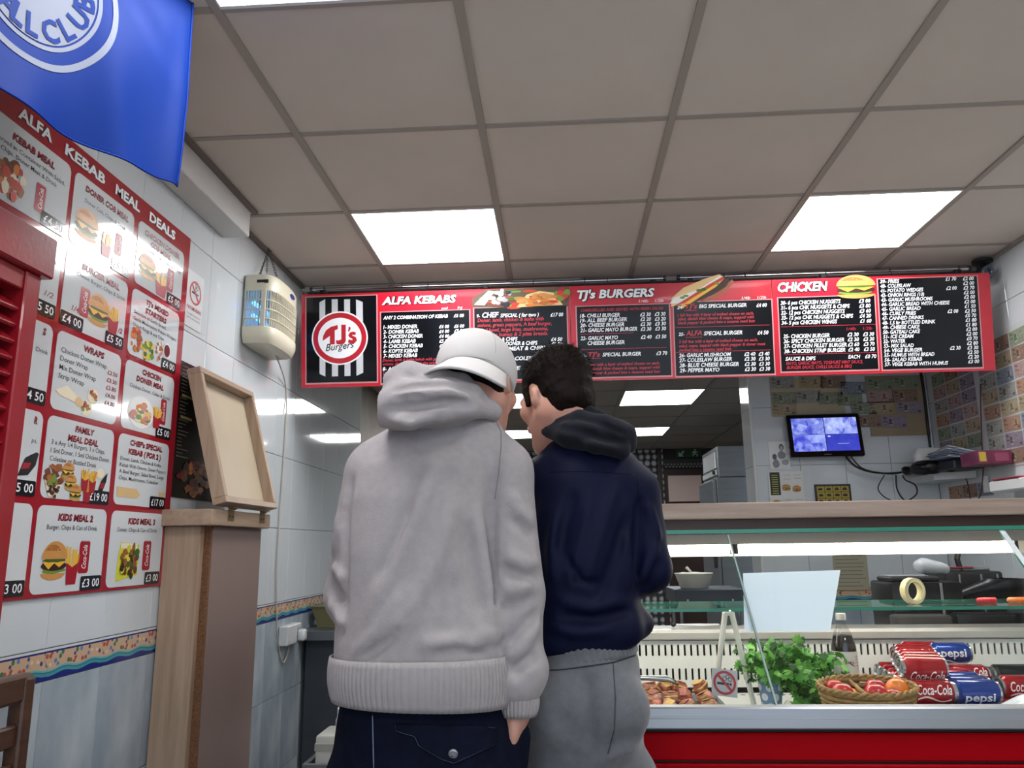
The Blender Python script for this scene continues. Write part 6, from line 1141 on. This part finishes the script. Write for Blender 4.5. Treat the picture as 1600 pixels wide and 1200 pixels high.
t = thing('grille_panel', 'dark grille with rows of studs above the kitchen door', 'grille', loc=(1.6, 9.17, 2.22)); MB().box((-.39, 0, -.05), (.39, .02, .06), mat('#26282b', .5), .002).build('plate', t); mb = MB()
for i in range(20):
    for j in range(2): mb.lathe([(.012, 0), (.004, .012)], 8, mat('#8f9499', .4), Matrix.Translation((-.37+.039*i+.018*j, -.001, -.035+.03*j)) @ Matrix.Rotation(math.pi/2, 4, 'X'))
mb.build('studs', t)
t = thing('door_notice', 'blank pale pink notice board on the dark kitchen door', 'notice'); p0, p1 = W(1044, 743, 9.1), W(1099, 783, 9.1); MB().box((p0[0], 9.12, p1[2]), (p1[0], 9.145, p0[2]), mat('#c9b4ae', .5), .004).build('panel', t); MB().box((p0[0]-.015, 9.146, p1[2]-.015), (p1[0]+.015, 9.149, p0[2]+.015), mat('#3d2424', .5), 0).build('backing', t)
# ================================================================== PEOPLE
SKIN = mat('#c4917f', .5, var=.08, vscale=25., sss=.15, name='skin'); 
def nrm(v): v = np.array(v, float); return v/np.linalg.norm(v)
def frame_of(f, roll=0.):
    f = nrm(f); r = nrm(np.cross(f, (0, 0, 1))); u = np.cross(r, f); c, s = math.cos(roll), math.sin(roll)
    return r*c+u*s, f, u*c-r*s
class Head:
    def __init__(s, c, f, roll=0., k=1.): s.c = np.array(c, float); s.r, s.f, s.u = frame_of(f, roll); s.k = k; s.R = [list(s.r), list(s.f), list(s.u)]
    def L(s, x, y, z): return s.c+(s.r*x+s.f*y+s.u*z)*s.k
    def carve(s, S):
        L, R, k = s.L, s.R, s.k; E = lambda c, r, kk=.02, op='u': S.ell(L(*c), np.array(r)*k, R, kk, op)
        E((0, -.012, .035), (.074, .094, .083)); E((0, .03, -.035), (.058, .066, .085), .03); S.cone(L(0, .07, -.098), L(0, .076, -.102), .022, .02, .025)
        for x in (-1, 1):
            S.cone(L(x*.052, .0, -.055), L(x*.012, .072, -.1), .018, .02, .025); E((x*.043, .062, -.018), (.024, .022, .022), .02)
        S.cone(L(0, .09, .008), L(0, .116, -.032), .007, .0125, .012); S.cone(L(-.012, .1, -.04), L(.012, .1, -.04), .008, .008, .008)
        S.cone(L(-.034, .083, .022), L(.034, .083, .022), .013, .013, .015)
        for x in (-1, 1): E((x*.031, .098, .004), (.015, .012, .011), .008, 's'); E((x*.031, .082, .003), (.012, .012, .011), .004)
        S.cone(L(-.02, .091, -.064), L(.02, .091, -.064), .006, .006, .006); S.cone(L(-.017, .091, -.073), L(.017, .091, -.073), .007, .007, .006)
        S.cone(L(-.022, .1, -.0685), L(.022, .1, -.0685), .0025, .0025, .004, 's')
        for x in (-1, 1):
            E((x*.075, -.008, -.014), (.010, .0145, .0225), .006); E((x*.085, -.004, -.011), (.009, .0090, .0145), .003, 's'); E((x*.076, -.001, -.032), (.006, .006, .006), .005)
    def neck(s, S, base, r=.058): S.cone(s.L(0, -.035, -.05), base, r*.98, r*1.1, .03)
def hand(S, w, d, side, curl=.6, palm_n=(0, 1, 0)):
    """w wrist, d pointing direction, side = direction of the thumb; five unequal bent fingers"""
    d = nrm(d); side = nrm(np.array(side)-d*np.dot(side, d)); n = np.cross(d, side)
    if np.dot(n, palm_n) < 0: n = -n
    w = np.array(w, float); S.cone(w, w+d*.03, .024, .028, .012); S.ell(w+d*.06, (.042, .042, .018), [list(d), list(side), list(n)], .012)
    for i, (o, l) in enumerate(((.030, .072), (.010, .080), (-.010, .075), (-.029, .060))):
        p0 = w+d*.085+side*o; a = curl; p1 = p0+(d*math.cos(a)+n*math.sin(a))*l*.45; a += curl; p2 = p1+(d*math.cos(a)+n*math.sin(a))*l*.32; a += curl*.8; p3 = p2+(d*math.cos(a)+n*math.sin(a))*l*.25
        S.path([p0, p1, p2, p3], [.0095, .009, .0085, .0075], .006)
    t0 = w+d*.03+side*.03; t1 = t0+d*.025+side*.022+n*.012; t2 = t1+d*.028+side*.006+n*.016; S.path([t0, t1, t2], [.013, .011, .009], .008)
def rows_px(rows, shrink=0.):
    o = []
    for y, xl, xr, Y, ry in rows:
        a, b = W(xl, y, Y), W(xr, y, Y); o.append(((a[2]+b[2])/2, (a[0]+b[0])/2, Y, (b[0]-a[0])/2-shrink, ry-shrink))
    return o
def zgrid(z0, z1, zh, coarse, fine): return list(np.arange(z0, zh, coarse))+list(np.arange(zh, z1, fine))
def leg(S, hip, knee, ankle, r, k=.02): S.path([hip, knee, ankle], r, k)
def ribbed_tube(name, ringfn, z0, z1, n_ring, ribs, amp, m_, parent):
    """ringfn(t, ang) -> (point, outward)"""
    seg = ribs*4; G = np.zeros((n_ring+1, seg, 3))
    for i in range(n_ring+1):
        for j in range(seg):
            a = 2*math.pi*j/seg; p, o = ringfn(i/n_ring, a); e = amp*math.cos(a*ribs)*(1 if 0 < i < n_ring else .3); G[i, j] = p+o*e
    ob = MB().grid(G, m_, True).build(name, parent, smooth=True); sm = ob.modifiers.new('t', 'SOLIDIFY'); sm.thickness = .004; sm.offset = -1; return ob
def on_surface(bv, pts, r, m_, name, parent, off=.002, n=6):
    P = []
    for (x0, y0), (x1, y1) in zip(pts[:-1], pts[1:]):
        for k in range(n): P.append(cast(bv, x0+(x1-x0)*k/n, y0+(y1-y0)*k/n, off))
    P.append(cast(bv, *pts[-1], off)); P = [p for p in P if p is not None]
    if len(P) > 2: mb = MB(); mb.tube(P, r, 5, m_); return mb.build(name, parent, smooth=True)
def shoe(c, d, m_, sole, parent):
    d = nrm(d); t = bpy.data.objects.new('shoe', None); link(t, parent); c = np.array(c, float); S = Sdf(c-.22, c+.22, .008)
    S.cone(c-d*.05+(0, 0, .045), c+d*.12+(0, 0, .035), .042, .036, .03).cone(c-d*.05+(0, 0, .05), c-d*.05+(0, 0, .10), .042, .04, .03).half((0, 0, FLOOR+.012), (0, 0, -1)); S.build('upper', m_, t)
    S = Sdf(c-.22, c+.22, .008); S.cone(c-d*.05+(0, 0, .02), c+d*.125+(0, 0, .02), .046, .042, .03).half((0, 0, FLOOR+.001), (0, 0, -1)).half((0, 0, FLOOR+.022), (0, 0, 1)); S.build('sole', sole, t)
def legs_of(S, hx, hy, hz, r=(.085, .06, .045), sp=.095, extra=0.):
    for s in (-1, 1): leg(S, (hx+s*sp, hy, hz), (hx+s*(sp+.01), hy+.015, .52), (hx+s*(sp+.015), hy-.01, FLOOR+.09), [q+extra for q in r])
# ------------------------------------------------------------------ man in the grey hoodie
g = thing('person', 'man in a grey hooded sweatshirt and backwards white cap, head bowed', 'person', loc=(0, 0, 0)); g['label'] = 'person in grey hooded sweatshirt, dark jeans and a backwards white cap, head bowed'
HG = Head(W(747, 599, 1.665), (.32, .90, -.28), .06)
TG = [(1078, 530, 794, 1.60, .118), (1040, 526, 797, 1.60, .124), (960, 531, 787, 1.60, .12), (860, 533, 776, 1.61, .118), (780, 540, 776, 1.62, .12), (730, 556, 786, 1.63, .115), (696, 582, 797, 1.64, .10), (668, 622, 782, 1.645, .085), (645, 655, 765, 1.65, .07)]
shL, elL, wrL = W(592, 742, 1.625), W(552, 930, 1.625), W(585, 1010, 1.84); shR, elR, wrR = W(779, 738, 1.625), W(805, 930, 1.605), W(810, 1092, 1.585)
hipz = float(W(660, 1130, 1.6)[2]); hx = float(W(662, 1130, 1.6)[0])
S = Sdf((-.58, 1.40, FLOOR+.0), (.08, 2.05, 1.85), .0055, zgrid(FLOOR, 1.85, 1.5, .010, .0038))
S.loft(rows_px(TG, .022)); S.loft([(hipz-.12, hx, 1.6, .14, .09), (hipz+.05, hx, 1.6, .145, .09)], .04)
S.path([shL, elL, wrL], [.052, .042, .028], .03).path([shR, elR, wrR], [.052, .042, .028], .03); legs_of(S, hx, 1.6, hipz-.08, (.068, .055, .042), .085)
nb = W(700, 660, 1.635); HG.carve(S); HG.neck(S, nb)
hand(S, wrR, W(800, 1160, 1.60)-wrR, (0, 1, 0), .25, (-1, 0, 0)); hand(S, wrL, (.25, .9, .1), (.3, 0, 1), .5, (1, 0, 0))
for s in (-1, 1): S.cone((hx+s*.11, 1.57, FLOOR+.05), (hx+s*.12, 1.72, FLOOR+.035), .04, .03, .03)
S.build('body', SKIN, g)
HOOD = mat('#9d9798', .9, var=.05, vscale=60., bump=.3, bscale=520., sheen=.1, name='grey_sweatshirt_cotton')
S = Sdf((-.60, 1.40, .92), (.08, 2.0, 1.75), .0052); S.loft(rows_px(TG), .02)
S.path([shL, elL, wrL], [.070, .057, .046], .022).path([shR, elR, W(812, 1062, 1.59)], [.070, .058, .046], .016); S.cone(shL, W(690, 668, 1.64), .06, .06, .03).cone(shR, W(700, 668, 1.64), .062, .06, .03)
S.cone(W(822, 1045, 1.585), W(806, 1062, 1.585), .042, .048, .015)
YS = 1.486
def G_(*p): return [W(x, y, Y) for x, y, Y in p]
B0 = S.pre()
for pts, w_, a in (([(690, 700), (655, 790), (612, 890), (560, 1010)], .016, .010), ([(655, 760), (620, 850), (585, 930)], .014, -.008), ([(712, 740), (690, 850), (640, 960), (590, 1020)], .016, .009), ([(640, 905), (590, 985), (548, 1030)], .011, .008), ([(665, 930), (605, 1005), (560, 1034)], .010, -.007),
                   ([(738, 760), (752, 860), (772, 960), (784, 1010)], .016, .009), ([(725, 800), (738, 900), (755, 980)], .016, -.007), ([(715, 880), (705, 960), (690, 1010)], .024, -.005), ([(735, 1000), (765, 992), (786, 1000)], .012, .006), ([(640, 1012), (710, 1000), (760, 1015)], .014, .005), ([(660, 1024), (720, 1014), (775, 1028)], .010, -.004),
                   ([(778, 690), (770, 760), (766, 850), (769, 940), (786, 1038)], .010, -.010), ([(552, 735), (541, 800), (538, 900), (534, 1012)], .009, -.013),
                   ([(782, 862), (815, 878), (845, 880)], .011, .008), ([(780, 885), (812, 902), (846, 906)], .010, -.010), ([(782, 925), (812, 918), (848, 900)], .010, .009), ([(780, 950), (815, 945), (848, 930)], .010, -.006), ([(790, 1036), (815, 1008), (846, 968)], .012, .011), ([(790, 1012), (815, 985), (846, 948)], .010, -.008), ([(795, 1058), (818, 1036), (842, 1020)], .009, -.010), ([(800, 800), (822, 830), (842, 845)], .012, -.006), ([(790, 760), (812, 800), (838, 820)], .014, .006),
                   ([(512, 880), (528, 892), (540, 912)], .010, .008), ([(512, 915), (528, 930), (542, 952)], .010, -.010), ([(512, 938), (528, 956), (540, 985)], .011, .009), ([(528, 790), (530, 830), (520, 870)], .012, .005), ([(610, 690), (650, 702), (700, 690), (730, 670)], .010, -.004), ([(640, 720), (690, 730), (740, 715)], .02, .004)): sfold(S, B0, pts, w_, a*2.2)
S.noise(.0022, 26, 3); S.build('sweatshirt', HOOD, g, 1); BV = S.bvh()
SEAM = mat('#a09a98', .85); SEAMD = mat('#7b7576', .9)
on_surface(BV, [(774, 655), (783, 675), (783, 700), (779, 740), (773, 780)], .0008, SEAMD, 'raglan_seam', g, .0003, 10)
# hood lying on the back
S = Sdf((-.36, 1.36, 1.50), (.0, 1.78, 1.80), .0042)
S.ell(W(676, 628, 1.555), (.112, .085, .058)).ell(W(622, 640, 1.545), (.052, .06, .040), k=.03).ell(W(637, 598, 1.58), (.05, .06, .034), k=.03)
S.path(G_((598, 648, 1.53), (640, 656, 1.488), (690, 645, 1.488), (735, 636, 1.52), (772, 646, 1.60)), [.021, .02, .019, .02, .018], .014)
S.path(G_((606, 628, 1.525), (645, 618, 1.488), (695, 612, 1.492), (738, 616, 1.53), (770, 640, 1.61)), [.020, .021, .021, .019, .016], .012)
S.path(G_((612, 598, 1.56), (640, 583, 1.545), (680, 586, 1.53), (722, 596, 1.55), (762, 626, 1.62)), [.022, .022, .019, .016, .014], .012)
B0 = S.pre()
for pts, w_, a in (([(596, 640), (640, 636), (700, 628), (752, 634)], .007, -.015), ([(603, 612), (645, 603), (700, 600), (748, 612), (766, 632)], .007, -.015), ([(640, 664), (642, 640), (640, 610)], .006, -.006), ([(625, 585), (660, 590), (690, 584)], .007, -.008), ([(600, 655), (640, 662), (690, 650)], .008, .005), ([(655, 616), (700, 612), (740, 622)], .008, .005), ([(612, 625), (640, 620), (670, 622)], .006, -.006)): sfold(S, B0, pts, w_, a*1.9)
S.ell(HG.L(0, .035, -.02), (.078, .085, .12), HG.R, .01, 's'); S.noise(.0018, 40, 5); S.build('hood', HOOD, g, 1)
# ribbed hem and cuffs
RB = mat('#9a9495', .9, var=.04, vscale=50., bump=.3, bscale=420., sheen=.1, name='ribbed_knit'); R0 = rows_px([(1036, 524, 799, 1.60, .127), (1112, 526, 798, 1.60, .124)]); R0 = [(float(W(660, y, 1.475)[2]),)+r_[1:] for y, r_ in zip((1036, 1108), R0)]
def hem(t, a):
    z, cx, cy, rx, ry = [R0[0][i]+(R0[1][i]-R0[0][i])*t for i in range(5)]; e = 2/2.3; c, s = math.cos(a), math.sin(a); o = np.array((c, s, 0)); bul = .005*math.sin(t*math.pi)
    return np.array((cx+(rx+.002+bul)*math.copysign(abs(c)**e, c), cy+(ry+.002+bul)*math.copysign(abs(s)**e, s), z-.006*math.cos(a)*0+(-.012*t*(.5+.5*math.cos(a)))), ), o
def hem2(t, a): p, o = hem(t, a); return np.array(p).reshape(3), o
ribbed_tube('ribbed_hem', hem2, 0, 1, 8, 105, .0013, RB, g); cA, cB = W(811, 1072, 1.588), W(810, 1117, 1.586)
def cuff(t, a): c = cA+(cB-cA)*t; o = np.array((math.cos(a), math.sin(a), 0)); return c+o*(.031+.005*math.sin(t*3.1)), o
ribbed_tube('cuff', cuff, 0, 1, 6, 30, .0011, RB, g)
MB().tube([hem2(0, math.radians(190+160*k/60))[0]+hem2(0, math.radians(190+160*k/60))[1]*.002 for k in range(61)], .0017, 5, SEAM).build('hem_stitching', g)
# jeans
JE = mat('#0a0f20', .8, spec=.1, var=.25, vscale=40., bump=.3, bscale=700., name='dark_denim'); JS = mat('#6d7c96', .8); S = Sdf((-.56, 1.42, FLOOR), (.06, 1.86, 1.06), .008)
TJ = [(1085, 536, 786, 1.60, .108), (1130, 528, 800, 1.60, .118), (1200, 520, 815, 1.60, .125), (1240, 522, 813, 1.605, .115)]; S.loft(rows_px(TJ), .03); legs_of(S, hx, 1.6, hipz-.12, (.093, .076, .068), .1)
S.cone(W(806, 1150, 1.60), W(800, 1185, 1.60), .03, .03, .03); S.fold(G_((662, 1140, 1.475), (664, 1230, 1.47)), .012, -.008); S.noise(.002, 30, 8); S.build('jeans', JE, g, 1); BJ = S.bvh()
def patch(bv, poly, name, m_, parent, off=.004, edge=None):
    xs = [p[0] for p in poly]; ys = [p[1] for p in poly]; n = 22; mb = MB(); V = {}; 
    def inside(x, y):
        c = False
        for i in range(len(poly)):
            (x0, y0), (x1, y1) = poly[i], poly[i-1]
            if (y0 > y) != (y1 > y) and x < (x1-x0)*(y-y0)/(y1-y0)+x0: c = not c
        return c
    P = {}
    y0, y1 = min(ys), max(ys)
    for i in range(n+1):
        y = y0+.01+(y1-y0-.02)*i/n; X = []
        for k in range(len(poly)):
            (xa, ya), (xb, yb) = poly[k], poly[k-1]
            if (ya > y) != (yb > y): X.append(xa+(xb-xa)*(y-ya)/(yb-ya))
        xa, xb = min(X), max(X)
        for j in range(n+1): P[i, j] = cast(bv, xa+(xb-xa)*j/n, y, off)
    if any(p is None for p in P.values()): return None
    mb.grid([[P[i, j] for j in range(n+1)] for i in range(n+1)], m_); o = mb.build(name, parent, smooth=True); o.modifiers.new('t', 'SOLIDIFY').thickness = .003
    if edge: 
        e = MB(); ring = [P[0, j] for j in range(n+1)]+[P[i, n] for i in range(1, n+1)]+[P[n, j] for j in range(n-1, -1, -1)]+[P[i, 0] for i in range(n-1, 0, -1)]; d = Vector(ray(700, 1150)).normalized(); e.tube([p-d*.001 for p in ring], .0011, 5, edge, closed=True); e.build('stitching', o)
    return o
pf = patch(BJ, [(618, 1133), (774, 1136), (778, 1160), (740, 1178), (709, 1192), (690, 1186), (655, 1165), (648, 1150), (632, 1146), (620, 1142)], 'pocket_flap', JE, g, edge=JS); pc = cast(BJ, 708, 1178, .008)
if pf and pc is not None:
    M_ = frame_mat(pc, RT, UP, -FW); mb = MB(); mb.lathe([(.0085, -.002), (.0085, .001), (.006, .002), (.005, .0005), (.001, .0005)], 18, mat('#9a9da3', .35, metal=.8), M_); mb.build('button', pf, smooth=True, angle=40)
patch(BJ, [(526, 1128), (548, 1134), (552, 1138), (548, 1150), (535, 1164), (526, 1162)], 'pocket_flap', JE, g, edge=JS); on_surface(BJ, [(582, 1118), (584, 1200)], .0011, JS, 'seam', g, .0012)
# cap worn backwards
CAPM = mat('#c4c0be', .8, var=.03, bump=.15, bscale=500., name='white_cap_cotton'); S = Sdf(HG.c-.17, HG.c+.17, .004); S.ell(HG.L(0, -.010, .026), (.087, .106, .092), HG.R); S.half(HG.L(0, -.02, -.006), -(HG.u*1.0+HG.f*.10), .004)

for a_ in (55, -55, 125, -125): c_, s_ = math.cos(math.radians(a_)), math.sin(math.radians(a_)); MB().tube([HG.L(.0872*s_*math.cos(q), -.010-.1062*c_*math.cos(q), .026+.0922*math.sin(q)) for q in [math.radians(90*k_/16) for k_ in range(17)]], .0009, 5, mat('#aaa6a4', .8)).build('cap_seam', g)
co = S.build('cap', CAPM, g, 1); nU, nV = 40, 12; G = np.zeros((nV+1, nU+1, 3))
for i in range(nV+1):
    for j in range(nU+1):
        ph = math.radians(-78+156*j/nU); t = i/nV; L_ = .086*max(.02, math.cos(ph*1.05))**.5; x, y = .081*math.sin(ph), -.010-.101*math.cos(ph); ox, oy = math.sin(ph)*.45, -1.0; nn = math.hypot(ox, oy)
        G[i, j] = HG.L(x+ox/nn*L_*t*.78, y+oy/nn*L_*t*.78, .000-.012*math.sin(ph)**2-L_*t*.70-.022*math.sin(ph)**2*t)
bo_ = MB().grid(G, CAPM).build('peak', co, smooth=True); bo_.modifiers.new('t', 'SOLIDIFY').thickness = .005; mb = MB(); mb.lathe([(.006, 0), (.005, .004), (.001, .006)], 12, CAPM, frame_mat(HG.L(0, -.01, .117), HG.r, HG.f, HG.u)); mb.build('crown_button', co, smooth=True)
mb = MB(); mb.tube([HG.L(.082*math.sin(q), -.010-.104*math.cos(q), .004) for q in [math.radians(-72+144*j/24) for j in range(25)]], .0012, 5, SEAM); mb.build('peak_stitching', co)
HAIRM = mat('#140d0a', .65, spec=.08, var=.3, vscale=90., bump=.6, bscale=240., stretch=(1, 1, .3), name='dark_hair'); S = Sdf(HG.c-.16, HG.c+.16, .004); S.ell(HG.L(0, -.018, .0), (.0775, .090, .080), HG.R).half(HG.L(0, .02, .0), HG.f, .01).half(HG.L(0, -.05, -.05), -(HG.u+HG.f*.2), .01).half(HG.L(0, -.02, -.008), HG.u+HG.f*.10, .004); S.ell(HG.L(0, .03, -.03), (.06, .075, .09), HG.R, .01, 's'); S.noise(.001, 200); S.build('hair', HAIRM, g, 1)
shoe((hx-.11, 1.60, FLOOR), (-.1, 1, 0), mat('#2b2b2e', .6), mat('#b9b9b6', .6), g); shoe((hx+.11, 1.60, FLOOR), (.1, 1, 0), mat('#2b2b2e', .6), mat('#b9b9b6', .6), g)
# ------------------------------------------------------------------ man in the navy jacket
n = thing('person', 'person in a navy jacket with dark hood and grey jogging bottoms, short dark hair', 'person')
HN = Head(W(868, 621, 1.815), (-.60, .74, -.34), -.06, .95)
TN = [(1012, 828, 984, 1.79, .112), (985, 822, 994, 1.79, .12), (930, 818, 998, 1.79, .12), (870, 818, 1000, 1.79, .12), (800, 822, 1003, 1.80, .12), (752, 830, 1004, 1.805, .115), (718, 848, 992, 1.81, .10), (692, 872, 968, 1.81, .085), (668, 888, 950, 1.81, .065)]
sL, eL, wL = W(852, 762, 1.80), W(838, 905, 1.83), W(885, 930, 1.945); sR, eR, wR = W(984, 770, 1.80), W(1008, 885, 1.78), W(965, 925, 1.94); nz_ = float(W(905, 1075, 1.79)[2]); nx_ = float(W(910, 1075, 1.79)[0])
S = Sdf((-.22, 1.60, FLOOR), (.36, 2.12, 1.86), .0055, zgrid(FLOOR, 1.86, 1.5, .010, .0038)); S.loft(rows_px(TN, .022)); S.loft([(nz_-.12, nx_, 1.79, .115, .09), (nz_+.08, nx_, 1.79, .105, .085)], .04)
S.path([sL, eL, wL], [.05, .042, .028], .03).path([sR, eR, wR], [.05, .042, .028], .03); legs_of(S, nx_, 1.79, nz_-.09, (.06, .05, .04), .065); HN.carve(S); HN.neck(S, W(905, 685, 1.80), .056)
hand(S, wR, (-.5, .4, .12), (0, .2, 1), .5, (-1, 0, 0)); hand(S, wL, (.5, .4, .12), (0, .2, 1), .5, (1, 0, 0))
for s in (-1, 1): S.cone((nx_+s*.09, 1.76, FLOOR+.05), (nx_+s*.1, 1.9, FLOOR+.035), .038, .03, .03)
S.build('body', SKIN, n)
NAVY = mat('#070d28', .62, var=.12, vscale=14., bump=.12, bscale=300., spec=.12, name='navy_nylon'); S = Sdf((-.22, 1.58, .98), (.36, 2.06, 1.72), .0052); S.loft(rows_px(TN), .02); S.path([sL, eL, wL], [.066, .056, .043], .022).path([sR, eR, wR], [.068, .058, .044], .016)
S.cone(sL, W(905, 694, 1.81), .056, .055, .03).cone(sR, W(910, 694, 1.81), .06, .055, .03); S.ell(W(984, 972, 1.80), (.05, .07, .038), k=.03).cone(W(845, 1000, 1.72), W(980, 985, 1.72), .03, .034, .03)
B0 = S.pre()
for pts, w_, a in (([(965, 745), (935, 840), (900, 950)], .014, .008), ([(985, 790), (958, 880), (930, 955)], .012, -.009), ([(900, 760), (882, 820), (872, 880)], .012, -.008), ([(930, 755), (908, 850), (885, 930)], .012, .006), ([(862, 935), (920, 950), (985, 935)], .010, .009), ([(870, 962), (930, 968), (992, 952)], .009, -.010), ([(850, 975), (900, 990), (960, 985)], .010, .008), ([(1000, 770), (998, 840), (990, 910)], .009, -.014),
                   ([(1028, 840), (1012, 880), (1000, 915)], .010, .008), ([(1034, 870), (1018, 905), (1005, 925)], .009, -.008), ([(975, 820), (982, 880), (980, 930)], .010, .007), ([(880, 860), (905, 905), (960, 920)], .010, -.006), ([(870, 790), (862, 860), (866, 920)], .012, .007), ([(1010, 780), (1024, 820), (1030, 850)], .010, .006)): sfold(S, B0, pts, w_, a*2.2)
S.noise(.003, 34, 11); S.build('jacket', NAVY, n, 1); BN = S.bvh(); on_surface(BN, [(860, 738), (900, 736), (950, 738), (990, 742)], .0008, NAVY, 'yoke_seam', n, .0004, 10); on_surface(BN, [(996, 750), (1001, 790), (1000, 840), (994, 890)], .0008, NAVY, 'armhole_seam', n, .0003, 10)
HD = mat('#14161e', .85, spec=.15, var=.1, vscale=40., bump=.3, bscale=500., sheen=.06, name='charcoal_jersey'); S = Sdf((-.1, 1.6, 1.46), (.26, 1.92, 1.72), .0042); S.ell(W(925, 680, 1.735), (.085, .07, .042)).ell(W(962, 684, 1.735), (.045, .055, .038), k=.025)
S.path(G_((852, 672, 1.77), (885, 678, 1.71), (930, 694, 1.685), (972, 704, 1.70)), [.019, .02, .020, .02], .012).path(G_((872, 660, 1.75), (905, 655, 1.72), (945, 664, 1.70), (980, 678, 1.715), (985, 697, 1.725)), [.016, .018, .02, .018, .014], .012).path(G_((886, 648, 1.76), (915, 645, 1.755), (940, 652, 1.75)), [.014, .016, .016], .012)
B0 = S.pre()
for pts, w_, a in (([(858, 664), (900, 672), (945, 686), (982, 692)], .007, -.014), ([(895, 652), (930, 658), (960, 672), (984, 680)], .006, -.011), ([(905, 690), (940, 698), (970, 702)], .007, .005), ([(930, 668), (950, 676), (965, 690)], .006, -.007)): sfold(S, B0, pts, w_, a*1.9)
S.ell(HN.L(0, .03, -.03), (.07, .085, .11), HN.R, .01, 's'); S.noise(.0018, 40, 6); S.build('hood', HD, n, 1)
JOG = mat('#606266', .9, var=.09, vscale=70., bump=.3, bscale=500., sheen=.3, name='grey_marl_jersey'); S = Sdf((-.22, 1.58, FLOOR), (.36, 2.0, 1.16), .0075)
TP = [(990, 838, 986, 1.79, .105), (1030, 830, 998, 1.79, .118), (1090, 818, 1004, 1.79, .125), (1150, 814, 1006, 1.79, .128), (1215, 816, 1004, 1.795, .115)]; S.loft(rows_px(TP), .03); legs_of(S, nx_, 1.79, nz_-.18, (.076, .064, .055), .080)
S.ell(W(958, 1110, 1.70), (.075, .055, .075), k=.04).ell(W(868, 1110, 1.70), (.07, .055, .075), k=.04); B0 = S.pre()
for pts, w_, a in (([(915, 1045), (917, 1110), (925, 1190)], .013, -.010), ([(925, 1182), (962, 1162), (1002, 1146)], .010, -.014), ([(935, 1196), (970, 1178), (1002, 1166)], .012, .006), ([(840, 1190), (880, 1175), (915, 1185)], .012, -.006), ([(870, 1110), (895, 1140), (905, 1175)], .02, -.005), ([(840, 1060), (850, 1110), (846, 1160)], .02, .005)): sfold(S, B0, pts, w_, a*1.5)
S.noise(.002, 30, 12); S.build('jogging_bottoms', JOG, n, 1); BT = S.bvh()
R1 = rows_px([(984, 836, 986, 1.79, .104), (1034, 828, 999, 1.79, .112)]); R1 = [(float(W(905, y, 1.68)[2]), r_[1], r_[2], r_[3]-.006, r_[4]) for y, r_ in zip((985, 1040), R1)]
def wband(t, a): z, cx, cy, rx, ry = [R1[0][i]+(R1[1][i]-R1[0][i])*t for i in range(5)]; c, s = math.cos(a), math.sin(a); e = 2/2.3; return np.array((cx+rx*math.copysign(abs(c)**e, c), cy+ry*math.copysign(abs(s)**e, s), z+.018*c)), np.array((c, s, 0))
ribbed_tube('waistband', wband, 0, 1, 6, 60, .0008, JOG, n); on_surface(BT, [(832, 1049), (880, 1046), (925, 1040), (958, 1035), (1000, 1022)], .0014, mat('#2c2d30', .9), 'waist_seam', n, .001); on_surface(BT, [(958, 1037), (962, 1090), (960, 1140), (950, 1178)], .0013, mat('#43454a', .9), 'side_seam', n, .0008)
S = Sdf(HN.c-.16, HN.c+.17, .0038); S.ell(HN.L(0, -.016, .040), (.0785, .097, .0865), HN.R).ell(HN.L(0, -.055, -.025), (.062, .051, .068), HN.R, .02); S.ell(HN.L(0, .10, -.045), (.08, .071, .095), HN.R, .012, 's')
for x in (-1, 1): S.ell(HN.L(x*.085, .01, -.045), (.028, .047, .070), HN.R, .012, 's'); S.cone(HN.L(x*.075, .018, .02), HN.L(x*.074, .022, -.022), .008, .006, .01)
S.half(HN.L(0, -.06, -.088), -(HN.u*1.0+HN.f*.25), .012); S.noise(.0022, 120, 2); S.noise(.0012, 330, 4); S.build('hair', HAIRM, n, 1); tuf = MB(); rg = random.Random(9)
for k in range(900):
    th, ph = rg.uniform(0, 6.283), math.acos(rg.uniform(-.15, 1)); d = np.array((math.sin(ph)*math.cos(th), math.sin(ph)*math.sin(th), math.cos(ph)))
    if d[1] > .55 and d[2] < .6: continue
    if d[2] < .25 and (d[1] > -.1): continue
    b0 = np.array((d[0]*.083, -.016+d[1]*.102, .04+d[2]*.091)); t_ = nrm(np.array((d[0]*.6+rg.gauss(0, .3), d[1]*.6+.5*d[2]+rg.gauss(0, .3), d[2]*.6-.3+rg.gauss(0, .25)))); L_ = rg.uniform(.01, .02); sd = nrm(np.cross(t_, d))*.0011; p0 = HN.L(*(b0-sd)); p1 = HN.L(*(b0+sd)); p2 = HN.L(*(b0+t_*L_+d*.004)); tuf.add([p0, p1, p2], [(0, 1, 2)], HAIRM)
tag(tuf.build('hair_tufts', n), kind='stuff'); shoe((nx_-.09, 1.79, FLOOR), (-.1, 1, 0), mat('#cfcfcd', .5), mat('#e0e0de', .6), n); shoe((nx_+.09, 1.79, FLOOR), (.1, 1, 0), mat('#cfcfcd', .5), mat('#e0e0de', .6), n)
# ================================================================== finish the printing
flush_texts(); TEXTS.clear()
place_cans()
